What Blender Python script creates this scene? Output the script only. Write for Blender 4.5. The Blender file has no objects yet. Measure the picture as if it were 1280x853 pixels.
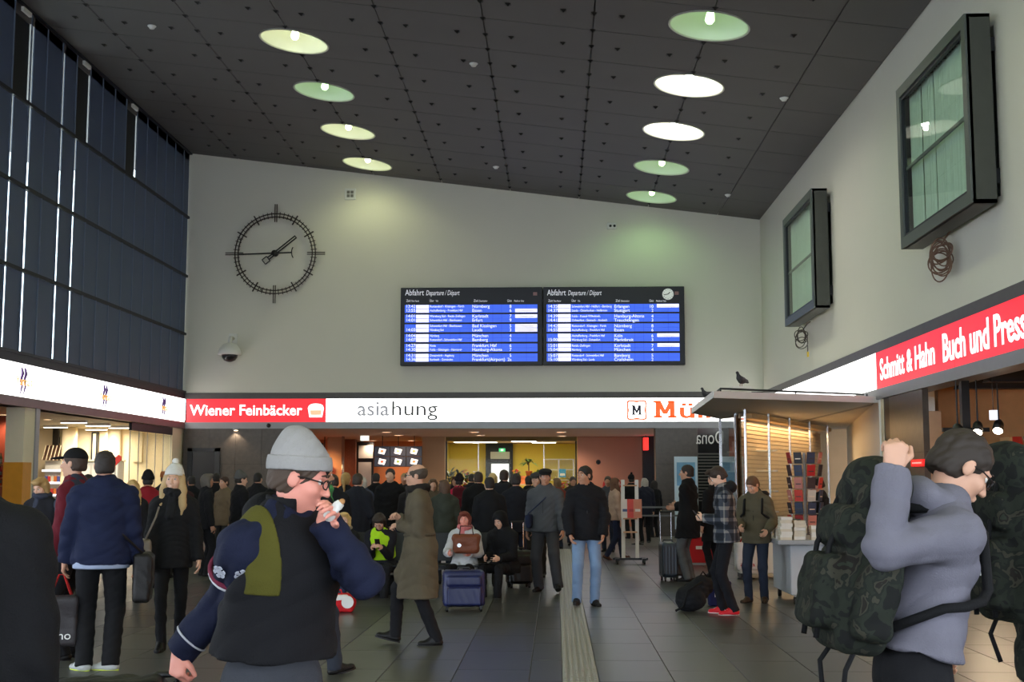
import bpy, bmesh, math, random
import numpy as np
from mathutils import Vector, Matrix, Euler
import openvdb

random.seed(7)
PI = math.pi
SC = bpy.context.scene
COL = SC.collection

# ------------------------------------------------------------------ camera, world, exposure
FPX, CX, CY = 1580.0, 640.0, 426.5          # focal length and centre in pixels of the 1280x853 frame
EYE = 1.62
PITCH = math.atan(173.5 / FPX)
YAW = math.atan(55.0 / FPX * math.cos(PITCH))
cam_d = bpy.data.cameras.new('camera')
cam_d.sensor_width = 36.0
cam_d.lens = 36.0 * FPX / 1280.0
cam_d.clip_end = 300
cam = bpy.data.objects.new('camera', cam_d)
COL.objects.link(cam)
cam.location = (0, 0, EYE)
cam.rotation_euler = (PI / 2 + PITCH, 0, YAW)
SC.camera = cam

SC.view_settings.view_transform = 'Standard'
SC.view_settings.look = 'None'
SC.view_settings.gamma = 1.0
SC.view_settings.use_curve_mapping = False
SC.view_settings.exposure = 0.0
SC.cycles.max_bounces = 7
SC.cycles.diffuse_bounces = 4
SC.cycles.transparent_max_bounces = 12
SC.cycles.sample_clamp_indirect = 4.0
SC.cycles.caustics_reflective = False
SC.cycles.caustics_refractive = False

world = bpy.data.worlds.new('overcast_sky')
SC.world = world
world.use_nodes = True
_bg = world.node_tree.nodes['Background']
_bg.inputs['Color'].default_value = (0.80, 0.89, 1.0, 1)
_bg.inputs['Strength'].default_value = 7.4

# hall measures (metres); the camera stands at the origin looking along +Y
XL, XR, YB, YF = -11.0, 6.07, 37.1, -9.0
Z_LINT, Z_SIG0, Z_SIG1, Z_TRIM = 3.12, 3.30, 4.0, 4.18
def zc(x):                                    # underside of the sloping ceiling
    return 11.45 + (x - XL) * (9.284 - 11.45) / (XR - XL)

_Rc = Euler((PI / 2 + PITCH, 0, YAW)).to_matrix()
def ray(px, py):
    return _Rc @ Vector(((px - CX) / FPX, (CY - py) / FPX, -1.0))
def at_y(px, py, Y):
    d = ray(px, py); k = Y / d.y
    return Vector((d.x * k, Y, EYE + d.z * k))
def at_x(px, py, X):
    d = ray(px, py); k = X / d.x
    return Vector((X, d.y * k, EYE + d.z * k))
def on_floor(px, py, z=0.0):
    d = ray(px, py); k = (z - EYE) / d.z
    return Vector((d.x * k, d.y * k, z))

# ------------------------------------------------------------------ helpers
def lin(c):
    c = c / 255.0
    return c / 12.92 if c <= 0.04045 else ((c + 0.055) / 1.055) ** 2.4
def rgb(c):
    return (lin(c[0]), lin(c[1]), lin(c[2]), 1.0)

MATS = {}
def mat(key, col, rough=0.6, metal=0.0, noise=0.12, scale=6.0, bump=0.0, bscale=60.0, emit=0.0, spec=0.5, sub=0.0, coat=0.0):
    """procedural material: a colour broken up by noise, optional fine relief"""
    if key in MATS:
        return MATS[key]
    m = bpy.data.materials.new(key); m.use_nodes = True
    nt = m.node_tree; b = nt.nodes['Principled BSDF']
    tc = nt.nodes.new('ShaderNodeTexCoord')
    nz = nt.nodes.new('ShaderNodeTexNoise'); nz.inputs['Scale'].default_value = scale; nz.inputs['Detail'].default_value = 4
    nt.links.new(tc.outputs['Object'], nz.inputs['Vector'])
    mx = nt.nodes.new('ShaderNodeMix'); mx.data_type = 'RGBA'
    c = rgb(col)
    mx.inputs['A'].default_value = tuple(v * (1 - noise) for v in c[:3]) + (1,)
    mx.inputs['B'].default_value = tuple(min(1, v * (1 + noise)) for v in c[:3]) + (1,)
    nt.links.new(nz.outputs['Fac'], mx.inputs['Factor'])
    nt.links.new(mx.outputs['Result'], b.inputs['Base Color'])
    b.inputs['Roughness'].default_value = rough
    b.inputs['Metallic'].default_value = metal
    b.inputs['Specular IOR Level'].default_value = spec
    if coat: b.inputs['Coat Weight'].default_value = coat
    if emit:
        b.inputs['Emission Color'].default_value = c
        b.inputs['Emission Strength'].default_value = emit
    if bump:
        n2 = nt.nodes.new('ShaderNodeTexNoise'); n2.inputs['Scale'].default_value = bscale; n2.inputs['Detail'].default_value = 3
        nt.links.new(tc.outputs['Object'], n2.inputs['Vector'])
        bp = nt.nodes.new('ShaderNodeBump'); bp.inputs['Strength'].default_value = bump; bp.inputs['Distance'].default_value = 0.01
        nt.links.new(n2.outputs['Fac'], bp.inputs['Height'])
        nt.links.new(bp.outputs['Normal'], b.inputs['Normal'])
    MATS[key] = m
    return m

def glow(key, col, strength):
    """an illuminated surface (lamp, lit sign, screen)"""
    if key in MATS: return MATS[key]
    m = bpy.data.materials.new(key); m.use_nodes = True
    b = m.node_tree.nodes['Principled BSDF']
    b.inputs['Base Color'].default_value = rgb(col)
    b.inputs['Roughness'].default_value = 0.4
    b.inputs['Emission Color'].default_value = rgb(col)
    b.inputs['Emission Strength'].default_value = strength
    MATS[key] = m
    return m

def glass_mat(key, tint=(235, 245, 240), ior=1.45, rough=0.0):
    if key in MATS: return MATS[key]
    m = bpy.data.materials.new(key); m.use_nodes = True
    nt = m.node_tree; nt.nodes.clear()
    out = nt.nodes.new('ShaderNodeOutputMaterial')
    tr = nt.nodes.new('ShaderNodeBsdfTransparent'); tr.inputs['Color'].default_value = rgb(tint)
    gl = nt.nodes.new('ShaderNodeBsdfGlossy'); gl.inputs['Roughness'].default_value = rough
    f0 = ((ior - 1) / (ior + 1)) ** 2                     # Schlick reflectance, the same from either face
    geo = nt.nodes.new('ShaderNodeNewGeometry')
    dot = nt.nodes.new('ShaderNodeVectorMath'); dot.operation = 'DOT_PRODUCT'
    nt.links.new(geo.outputs['Incoming'], dot.inputs[0]); nt.links.new(geo.outputs['Normal'], dot.inputs[1])
    def mth(op, x, y=None):
        n = nt.nodes.new('ShaderNodeMath'); n.operation = op
        for k, v in ((0, x), (1, y)):
            if v is None: continue
            if isinstance(v, (int, float)): n.inputs[k].default_value = v
            else: nt.links.new(v, n.inputs[k])
        return n.outputs[0]
    om = mth('SUBTRACT', 1.0, mth('ABSOLUTE', dot.outputs['Value']))
    fr = mth('ADD', mth('MULTIPLY', mth('POWER', om, 5.0), 1 - f0), f0)
    mx = nt.nodes.new('ShaderNodeMixShader')
    nt.links.new(fr, mx.inputs[0]); nt.links.new(tr.outputs[0], mx.inputs[1]); nt.links.new(gl.outputs[0], mx.inputs[2])
    nt.links.new(mx.outputs[0], out.inputs['Surface'])
    MATS[key] = m
    return m

class MB:
    """collects shapes into one mesh"""
    def __init__(s): s.v = []; s.f = []
    def add(s, vs, fs):
        o = len(s.v); s.v += [tuple(v) for v in vs]; s.f += [tuple(i + o for i in f) for f in fs]; return s
    def box(s, x0, x1, y0, y1, z0, z1):
        vs = [(x, y, z) for z in (z0, z1) for y in (y0, y1) for x in (x0, x1)]
        return s.add(vs, [(0, 2, 3, 1), (4, 5, 7, 6), (0, 1, 5, 4), (2, 6, 7, 3), (0, 4, 6, 2), (1, 3, 7, 5)])
    def obox(s, c, ax, ay, az):
        """box from a centre and three half-axis vectors"""
        c, ax, ay, az = Vector(c), Vector(ax), Vector(ay), Vector(az)
        vs = [c + ax * i + ay * j + az * k for k in (-1, 1) for j in (-1, 1) for i in (-1, 1)]
        return s.add(vs, [(0, 2, 3, 1), (4, 5, 7, 6), (0, 1, 5, 4), (2, 6, 7, 3), (0, 4, 6, 2), (1, 3, 7, 5)])
    def bar(s, a, b, w, t, up=(0, 0, 1)):
        a, b = Vector(a), Vector(b); d = b - a; u = d.normalized()
        n = u.cross(Vector(up));
        if n.length < 1e-4: n = u.cross(Vector((1, 0, 0)))
        n.normalize(); m = u.cross(n)
        return s.obox((a + b) / 2, d / 2, n * w / 2, m * t / 2)
    def prism(s, pts, ax, a, b):
        """polygon pts (2-D, ccw) extruded along axis ax from a to b"""
        def mk(p, w):
            return (w, p[0], p[1]) if ax == 0 else (p[0], w, p[1]) if ax == 1 else (p[0], p[1], w)
        n = len(pts)
        vs = [mk(p, a) for p in pts] + [mk(p, b) for p in pts]
        fs = [tuple(range(n))[::-1], tuple(range(n, 2 * n))] + [(i, (i + 1) % n, n + (i + 1) % n, n + i) for i in range(n)]
        return s.add(vs, fs)
    def tube(s, path, r, n=8, closed=False):
        path = [Vector(p) for p in path]; m = len(path)
        rs = r if isinstance(r, (list, tuple)) else [r] * m
        vs = []; prev = None
        for i, p in enumerate(path):
            a = path[(i - 1) % m] if (closed or i > 0) else p
            b = path[(i + 1) % m] if (closed or i < m - 1) else p
            t = (b - a).normalized()
            if prev is None:
                prev = t.orthogonal().normalized()
            prev = (prev - t * prev.dot(t)); prev = prev.normalized() if prev.length > 1e-6 else t.orthogonal().normalized()
            q = t.cross(prev)
            vs += [p + (prev * math.cos(2 * PI * k / n) + q * math.sin(2 * PI * k / n)) * rs[i] for k in range(n)]
        fs = []
        for i in range(m if closed else m - 1):
            j = (i + 1) % m
            fs += [(i * n + k, i * n + (k + 1) % n, j * n + (k + 1) % n, j * n + k) for k in range(n)]
        if not closed:
            fs += [tuple(range(n))[::-1], tuple(range((m - 1) * n, m * n))]
        return s.add(vs, fs)
    def lathe(s, prof, n=20, c=(0, 0, 0), cap=True):
        c = Vector(c); m = len(prof); vs = []
        for r, z in prof:
            vs += [c + Vector((r * math.cos(2 * PI * k / n), r * math.sin(2 * PI * k / n), z)) for k in range(n)]
        fs = []
        for i in range(m - 1):
            fs += [(i * n + k, i * n + (k + 1) % n, (i + 1) * n + (k + 1) % n, (i + 1) * n + k) for k in range(n)]
        if cap: fs += [tuple(range(n))[::-1], tuple(range((m - 1) * n, m * n))]
        return s.add(vs, fs)
    def mesh(s, name, smooth=False):
        me = bpy.data.meshes.new(name)
        me.from_pydata(s.v, [], s.f)
        bm = bmesh.new(); bm.from_mesh(me); bmesh.ops.recalc_face_normals(bm, faces=bm.faces); bm.to_mesh(me); bm.free()
        if smooth:
            me.polygons.foreach_set('use_smooth', [True] * len(me.polygons))
        return me
    def build(s, name, material, parent=None, smooth=False, bevel=0.0, **tags):
        return obj(name, s.mesh(name, smooth), material, parent, bevel=bevel, **tags)

def obj(name, me, material=None, parent=None, bevel=0.0, loc=None, rot=None, **tags):
    o = bpy.data.objects.new(name, me)
    COL.objects.link(o)
    if material is not None and not me.materials: me.materials.append(material)
    if parent: o.parent = parent
    if loc is not None: o.location = loc
    if rot is not None: o.rotation_euler = rot
    if bevel:
        b = o.modifiers.new('edge', 'BEVEL'); b.width = bevel; b.segments = 2; b.limit_method = 'ANGLE'
    for k, v in tags.items(): o[k] = v
    return o

def thing(name, label, category, loc=(0, 0, 0), rz=0.0, group=None):
    o = bpy.data.objects.new(name, None); COL.objects.link(o)
    o.location = loc; o.rotation_euler = (0, 0, rz); o['label'] = label; o['category'] = category
    o.empty_display_size = 0.1
    if group: o['group'] = group
    return o
def tag(o, label, category, group=None):
    o['label'] = label; o['category'] = category
    if group: o['group'] = group
    return o
def struct(o, label=None):
    o['kind'] = 'structure'
    if label: o['label'] = label
    return o

def text(name, body, size, loc, rz, material, parent=None, align='LEFT', ext=0.004, off=0.0, sx=1.0, shear=0.0, spacing=1.0, fit=None):
    """lettering standing upright; rz turns it about the vertical. fit = wanted width in metres"""
    cu = bpy.data.curves.new(name, 'FONT'); cu.body = body; cu.size = size; cu.align_x = align
    cu.extrude = ext; cu.offset = off; cu.shear = shear; cu.space_character = spacing; cu.resolution_u = 3
    cu.materials.append(material)
    tmp = bpy.data.objects.new(name, cu)
    me = bpy.data.meshes.new_from_object(tmp)
    bpy.data.objects.remove(tmp); bpy.data.curves.remove(cu)
    if not me.materials: me.materials.append(material)
    o = bpy.data.objects.new(name, me); COL.objects.link(o)
    o.rotation_euler = (PI / 2, 0, rz); o.location = loc
    if fit and len(me.vertices):
        xs = [v.co.x for v in me.vertices]
        sx = fit / max(max(xs) - min(xs), 1e-4)
    o.scale = (sx, 1, 1)
    if parent: o.parent = parent
    return o

def point(name, loc, power, col=(255, 255, 255), r=0.1, parent=None):
    l = bpy.data.lights.new(name, 'POINT'); l.energy = power; l.color = rgb(col)[:3]; l.shadow_soft_size = r
    o = bpy.data.objects.new(name, l); COL.objects.link(o); o.location = loc
    if parent: o.parent = parent
    return o
def spot(name, loc, power, col, angle, r=0.1, rot=(0, 0, 0), parent=None, blend=0.5):
    l = bpy.data.lights.new(name, 'SPOT'); l.energy = power; l.color = rgb(col)[:3]; l.shadow_soft_size = r
    l.spot_size = math.radians(angle); l.spot_blend = blend
    o = bpy.data.objects.new(name, l); COL.objects.link(o); o.location = loc; o.rotation_euler = rot
    if parent: o.parent = parent
    return o
def area(name, loc, sx, sy, power, col=(255, 255, 255), rot=(0, 0, 0), parent=None):
    l = bpy.data.lights.new(name, 'AREA'); l.shape = 'RECTANGLE'; l.size = sx; l.size_y = sy; l.energy = power; l.color = rgb(col)[:3]
    o = bpy.data.objects.new(name, l); COL.objects.link(o); o.location = loc; o.rotation_euler = rot
    if parent: o.parent = parent
    return o
# ================================================================== the hall
M_WALL = mat('wall_paint', (222, 218, 206), 0.85, noise=0.03, scale=0.7)
M_CEIL = mat('ceiling_sheet', (98, 95, 95), 0.75, noise=0.05, scale=1.5)
M_DARK = mat('dark_void', (22, 22, 24), 0.9)
M_STONE = mat('dark_stone', (80, 72, 66), 0.35, noise=0.35, scale=9, bump=0.1, bscale=30)
M_STRIP = mat('stone_strip', (84, 80, 80), 0.5, noise=0.2, scale=7)
M_METAL = mat('grey_metal', (150, 150, 152), 0.45, 0.4, noise=0.06)
M_DMETAL = mat('dark_metal', (38, 40, 44), 0.45, 0.5, noise=0.1)
M_CHROME = mat('chrome', (200, 200, 205), 0.25, 1.0, noise=0.02)
M_TILE_L = mat('tile_light', (80, 81, 76), 0.33, noise=0.08, scale=2.2, bump=0.04, bscale=25)
M_TILE_D = mat('tile_dark', (60, 61, 62), 0.33, noise=0.10, scale=2.2, bump=0.04, bscale=25)
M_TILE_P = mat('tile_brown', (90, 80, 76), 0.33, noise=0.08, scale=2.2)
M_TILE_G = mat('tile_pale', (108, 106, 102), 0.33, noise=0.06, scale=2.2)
M_TACT = mat('tactile_white', (146, 144, 136), 0.4, noise=0.12, scale=9)
M_JOINT = mat('floor_joint', (40, 40, 39), 0.7)
M_WHITE = mat('white_paint', (225, 224, 220), 0.5, noise=0.03)
M_BLACK = mat('black_plastic', (16, 16, 18), 0.45, noise=0.1)
M_GLASS = glass_mat('clear_glass', ior=1.3)
M_THIN = glass_mat('shop_glass', (246, 248, 246), 1.14)

# ---- floor: a bed with each tile lying on it
fl = MB().box(XL - 9, XR + 10, YF, 56, -0.3, -0.012).build('floor', M_JOINT)
struct(fl)
tile_me = {}
def tile_mesh(w, d, m):
    k = (round(w, 3), round(d, 3), m.name)
    if k not in tile_me:
        g = 0.003; e = 0.004
        b = MB()
        x0, x1, y0, y1 = -w / 2 + g, w / 2 - g, -d / 2 + g, d / 2 - g
        vs = [(x0, y0, -.012), (x1, y0, -.012), (x1, y1, -.012), (x0, y1, -.012),
              (x0, y0, -e / 2), (x1, y0, -e / 2), (x1, y1, -e / 2), (x0, y1, -e / 2),
              (x0 + e, y0 + e, 0), (x1 - e, y0 + e, 0), (x1 - e, y1 - e, 0), (x0 + e, y1 - e, 0)]
        fs = [(0, 1, 5, 4), (1, 2, 6, 5), (2, 3, 7, 6), (3, 0, 4, 7), (4, 5, 9, 8), (5, 6, 10, 9), (6, 7, 11, 10), (7, 4, 8, 11), (8, 9, 10, 11)]
        b.add(vs, fs)
        me = b.mesh('floor_tile'); me.materials.append(m); tile_me[k] = me
    return tile_me[k]
# columns of tiles: bands of two light, two dark, counted from the guidance strip
cols = [(-0.225, 0.045, 'd'), (-0.855, -0.225, 'd')]
x = -0.855; k = 0
while x > XL - 8:
    cols.append((x - 0.605, x, 'l' if (k // 2) % 2 == 0 else 'd')); x -= 0.605; k += 1
x = 0.345; k = 0
while x < XR + 9:
    cols.append((x, x + 0.605, 'l' if (k // 2) % 2 == 0 else 'd')); x += 0.605; k += 1
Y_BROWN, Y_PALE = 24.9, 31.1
rest = {'d': MB(), 'l': MB(), 'p': MB(), 'g': MB()}
MT = {'d': M_TILE_D, 'l': M_TILE_L, 'p': M_TILE_P, 'g': M_TILE_G}
cand = []
L = 1.2
for ci, (x0, x1, kind) in enumerate(cols):
    y = 10.46 - 1.2 * 15 + (0.6 if ci % 2 else 0.0)
    while y < 55:
        y1 = y + L; kd = kind; yc = y + L / 2
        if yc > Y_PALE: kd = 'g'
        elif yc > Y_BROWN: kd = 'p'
        vis = yc > 9.0 and yc < 24 and abs((x0 + x1) / 2 + 0.3) < yc * 0.42 + 0.3
        cand.append((0 if vis else 1, yc, x0, x1, y, y1, kd))
        y = y1
cand.sort()
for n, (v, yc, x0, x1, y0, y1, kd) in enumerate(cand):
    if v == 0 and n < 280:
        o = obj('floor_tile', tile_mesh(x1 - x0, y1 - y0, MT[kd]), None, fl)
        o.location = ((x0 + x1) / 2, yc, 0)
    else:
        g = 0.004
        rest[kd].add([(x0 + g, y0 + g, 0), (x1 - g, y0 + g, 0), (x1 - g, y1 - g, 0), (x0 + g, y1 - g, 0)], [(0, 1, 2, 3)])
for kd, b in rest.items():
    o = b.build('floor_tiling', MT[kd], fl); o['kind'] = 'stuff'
# guidance strip: ribbed tiles 0.3 m square
b = MB(); w = 0.294
b.box(-w / 2, w / 2, -w / 2, w / 2, -0.012, 0.0)
for i in range(6):
    cx = -w / 2 + (i + 0.5) * w / 6
    for j in range(3):
        cy = -w / 2 + (j + 0.5) * w / 3
        h, q = 0.016, w / 6 - 0.007
        vs = [(cx - h, cy - q, 0), (cx + h, cy - q, 0), (cx + h, cy + q, 0), (cx - h, cy + q, 0),
              (cx - h + .007, cy - q + .007, .008), (cx + h - .007, cy - q + .007, .008), (cx + h - .007, cy + q - .007, .008), (cx - h + .007, cy + q - .007, .008)]
        b.add(vs, [(0, 1, 5, 4), (1, 2, 6, 5), (2, 3, 7, 6), (3, 0, 4, 7), (4, 5, 6, 7)])
tme = b.mesh('guidance_tile'); tme.materials.append(M_TACT)
for i in range(70):
    o = obj('guidance_tile', tme, None, fl); o.location = (0.195, 9.2 + 0.3 * i, 0)
b = MB()
for i in range(62):
    y = -9 + 0.3 * i
    if y < 9.0: b.box(0.048, 0.342, y, y + .294, -0.01, 0.003)
o = b.build('guidance_strip', M_TACT, fl); o['kind'] = 'stuff'

# ---- back wall above the shops
def gable(x0, x1, zb):
    return [(x0, zb), (x1, zb), (x1, zc(x1) + .9), (x0, zc(x0) + .9)]
b = MB().prism(gable(XL - .4, XR + .4, Z_TRIM), 1, YB, YB + 0.4)
struct(b.build('wall_back', M_WALL))
struct(MB().box(XL, XR, YB - 0.03, YB + 0.4, Z_SIG1, Z_TRIM).build('trim_1', M_STRIP))
struct(MB().box(XL, XR, YB - 0.02, YB + 0.4, Z_LINT, Z_SIG0).build('trim_2', M_METAL))
struct(MB().box(XL, XR, YB + 0.1, YB + 0.4, Z_SIG0, Z_SIG1).build('wall_fascia', M_DARK))

# ---- right wall above the shops, with two openings for the projecting windows
W_Z0, W_Z1 = 5.35, 8.0
WINS = [(17.0, 20.5), (27.5, 31.0)]
b = MB()
ys = [YF] + [v for w_ in WINS for v in (w_[0] + .12, w_[1] - .12)] + [YB + 0.4]
zt = zc(XR) + .9
for i in range(len(ys) - 1):
    if i % 2 == 0: b.box(XR, XR + 0.35, ys[i], ys[i + 1], Z_TRIM, zt)
    else:
        b.box(XR, XR + 0.35, ys[i], ys[i + 1], Z_TRIM, W_Z0 + .12); b.box(XR, XR + 0.35, ys[i], ys[i + 1], W_Z1 - .12, zt)
struct(b.build('wall_right', M_WALL))
struct(MB().box(XR - 0.03, XR + 0.35, YF, YB, Z_SIG1, Z_TRIM).build('trim_3', M_STRIP))
struct(MB().box(XR - 0.04, XR + 0.35, YF, YB, Z_LINT, Z_SIG0).build('trim_4', M_METAL))
struct(MB().box(XR + 0.1, XR + 0.35, YF, YB, Z_SIG0, Z_SIG1).build('wall_fascia', M_DARK))

# ---- left wall: glazed screen with blue-grey blinds above the shops
M_BLIND = bpy.data.materials.new('blind_cloth'); M_BLIND.use_nodes = True
nt = M_BLIND.node_tree; bs = nt.nodes['Principled BSDF']; out = nt.nodes['Material Output']
tc = nt.nodes.new('ShaderNodeTexCoord'); nz = nt.nodes.new('ShaderNodeTexNoise'); nz.inputs['Scale'].default_value = 1.3
nt.links.new(tc.outputs['Object'], nz.inputs['Vector'])
mx = nt.nodes.new('ShaderNodeMix'); mx.data_type = 'RGBA'; mx.inputs['A'].default_value = rgb((76, 85, 102)); mx.inputs['B'].default_value = rgb((88, 97, 114))
nt.links.new(nz.outputs['Fac'], mx.inputs['Factor']); nt.links.new(mx.outputs['Result'], bs.inputs['Base Color']); bs.inputs['Roughness'].default_value = 0.5
tl = nt.nodes.new('ShaderNodeBsdfTranslucent'); tl.inputs['Color'].default_value = rgb((94, 108, 134))
ms = nt.nodes.new('ShaderNodeMixShader'); ms.inputs[0].default_value = 0.25
nt.links.new(bs.outputs[0], ms.inputs[1]); nt.links.new(tl.outputs[0], ms.inputs[2]); nt.links.new(ms.outputs[0], out.inputs['Surface'])
M_BLUEFRAME = mat('blue_frame', (30, 34, 44), 0.5, 0.2)
Z_WB, Z_WT = 4.24, zc(XL)
RAILS = [5.94, 7.68, 9.47]
win = struct(MB().box(XL - .06, XL + .04, YF, YB, Z_TRIM, Z_WB).build('window_1', M_BLUEFRAME))
wedge = 0.848
levels = [Z_WB] + RAILS + [Z_WT]
for z in RAILS:
    MB().box(XL - .10, XL + .0, YF, YB, z - .035, z + .035).build('rail', mat('rail_dark', (18, 20, 26), .6), win)
MB().box(XL - .05, XL + .03, YF, YB, Z_WT - .04, Z_WT + .9).build('head_rail', M_BLUEFRAME, win)
NCOL = 55
rnd = random.Random(3)
pm = {}
for i in range(NCOL):
    y1 = min(YB, 37.38 - i * wedge); y0 = 37.38 - (i + 1) * wedge
    if y0 < YF: break
    MB().box(XL - .06, XL - .035, y0 - .014, y0 + .014, Z_WB, Z_WT).build('mullion', mat('mullion_alu', (104, 116, 138), .5, .2), win)
    MB().add([(XL - .17, y0, Z_WB), (XL - .17, y1, Z_WB), (XL - .17, y1, Z_WT), (XL - .17, y0, Z_WT)], [(0, 1, 2, 3)]).build('pane', M_GLASS, win)
    gap = {15: .16, 14: .14, 13: .16, 12: .05, 11: .16, 10: .16, 9: .06, 8: .06}.get(i, rnd.choice([.012, .02, .03]) if i < 9 else rnd.choice([.03, .15, .06, .15]))
    for r in range(4):
        if r == 3 and i in (6, 10, 14):
            continue                                   # opened flaps
        MB().box(XL - .08, XL - .06, y0 + .012 + gap, y1 - .01, levels[r] + (.04 if r else 0), levels[r + 1] - .04).build('blind', M_BLIND, win)
for i in (6, 10, 14):                                  # the flaps' dark casements and little motors
    y1 = 37.38 - i * wedge; y0 = y1 - wedge
    MB().box(XL - .14, XL - .10, y0, y1, RAILS[2], Z_WT).build('flap', mat('flap_dark', (13, 14, 17), .6), win)
    MB().box(XL + .03, XL + .09, y0 + .1, y0 + .5, Z_WT - .22, Z_WT - .13).build('flap_motor', M_WHITE, win)
struct(MB().box(XL - .4, XL + .02, YF, YB, Z_SIG1, Z_TRIM).build('trim_5', M_BLUEFRAME))
struct(MB().box(XL - .4, XL + .04, YF, YB, Z_LINT, Z_SIG0).build('trim_6', mat('reddish_strip', (120, 92, 96), .45, .2, noise=.25, scale=3)))
struct(MB().box(XL - .4, XL - .1, YF, YB, Z_SIG0, Z_SIG1).build('wall_fascia', M_DARK))
# eaves outside, over the screen
struct(MB().box(XL - 5.0, XL - .06, YF, YB + 1, Z_WT - .25, Z_WT + .3).build('roof_eaves', M_CEIL), 'projecting eaves outside the glazed screen')
struct(MB().box(XL - .4, XL - .12, YF, YB, Z_TRIM, Z_WB).build('wall_left', M_DARK))

# ---- front wall behind the camera with a tall glazed facade
b = MB()
b.box(XL - .4, XR + .4, YF - .4, YF, -.3, 0.6)
b.box(XL - .4, XL + 1, YF - .4, YF, 0.6, 12.5); b.box(XR - 1, XR + .4, YF - .4, YF, 0.6, 12.5)
b.box(XL + 1, XR - 1, YF - .4, YF, 3.2, 4.4); b.box(XL + 1, XR - 1, YF - .4, YF, 8.6, 12.5)
struct(b.build('wall_front', M_WALL))
wf = struct(MB().box(XL + 1, XR - 1, YF - .15, YF - .05, 4.4, 4.5).build('window_2', M_DMETAL))
for i in range(11):
    xx = XL + 1 + i * (XR - XL - 2) / 10
    MB().box(xx - .05, xx + .05, YF - .15, YF - .05, 4.4, 8.6).build('mullion', M_DMETAL, wf)

# ---- ceiling: slab above, sheets hung below it with open joints, lamps set into round cut-outs
slope = math.atan2(9.284 - 11.45, XR - XL)
b = MB()
xa, xb = XL - .4, XR + .4
b.add([(xa, YF - .4, zc(xa) + .8), (xb, YF - .4, zc(xb) + .8), (xb, YB + .4, zc(xb) + .8), (xa, YB + .4, zc(xa) + .8),
       (xa, YF - .4, zc(xa) + 1.1), (xb, YF - .4, zc(xb) + 1.1), (xb, YB + .4, zc(xb) + 1.1), (xa, YB + .4, zc(xa) + 1.1)],
      [(0, 1, 2, 3), (4, 5, 6, 7), (0, 1, 5, 4), (1, 2, 6, 5), (2, 3, 7, 6), (3, 0, 4, 7)])
ceil = struct(b.build('ceiling', mat('slab_concrete', (112, 110, 108), .85)))
LX = [2.77 + 2.0525 * k for k in range(-7, 2)]           # joint lines
LXF = [XL] + [v for v in LX if v > XL + .2] + [XR]
LAMP_X = (2.77 - 2.0525 * 4, 2.77)
LAMP_Y = [35.75 - 3.44 * k for k in range(13)]
LR = 0.70
pitch = 1.72
JY = [YB] + [36.61 - pitch * j for j in range(0, 28)]
for j in range(len(JY) - 1):
    y1, y0 = JY[j], JY[j + 1]
    if y1 < YF: break
    lamp_row = [ly for ly in LAMP_Y if y0 < ly < y1]
    for c in range(len(LXF) - 1):
        x0, x1 = LXF[c] , LXF[c + 1]
        g = 0.011
        right = bool(lamp_row) and any(abs(x1 - lx) < .01 for lx in LAMP_X)
        left = bool(lamp_row) and any(abs(x0 - lx) < .01 for lx in LAMP_X)
        pts = [(x0 + g, y0 + g), (x1 - g, y0 + g)]
        if right:
            pts += [(x1 - LR * math.sin(PI * t / 16), lamp_row[0] - LR * math.cos(PI * t / 16)) for t in range(17)]
        pts += [(x1 - g, y1 - g), (x0 + g, y1 - g)]
        if left:
            pts += [(x0 + LR * math.sin(PI * t / 16), lamp_row[0] + LR * math.cos(PI * t / 16)) for t in range(17)]
        n = len(pts)
        vs = [(p[0], p[1], zc(p[0])) for p in pts] + [(p[0], p[1], zc(p[0]) + .025) for p in pts]
        fs = [tuple(range(n)), tuple(range(n, 2 * n))[::-1]] + [(i, (i + 1) % n, n + (i + 1) % n, n + i) for i in range(n)]
        MB().add(vs, fs).build('ceiling_panel', M_CEIL, ceil)
b = MB()
def stud(xx, yy, r=0.06):
    if any(abs(xx - lx) < .76 for lx in LAMP_X) and any(abs(yy - ly) < .76 for ly in LAMP_Y): return
    z = zc(xx)
    b.add([(xx - r, yy - r, z - .002), (xx + r, yy - r, z - .002), (xx + r, yy + r, z - .002), (xx - r, yy + r, z - .002), (xx, yy, z - .05)],
          [(0, 1, 4), (1, 2, 4), (2, 3, 4), (3, 0, 4), (0, 3, 2, 1)])
for xx in LX[:-1]:
    for q in range(34):
        yy = 36.61 - q * pitch / 2
        if any(abs(xx - lx) < .1 for lx in LAMP_X) and any(abs(yy - ly) < .8 for ly in LAMP_Y): continue
        if XL + .1 < xx < XR - .1: stud(xx, yy)
    for dx in (0.5, 1.5):
        for q in range(17):
            if XL + .1 < xx + dx < XR - .1: stud(xx + dx, 36.61 - pitch * .5 - q * pitch)
o = b.build('panel_fixings', M_BLACK, ceil); o['kind'] = 'stuff'

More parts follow.
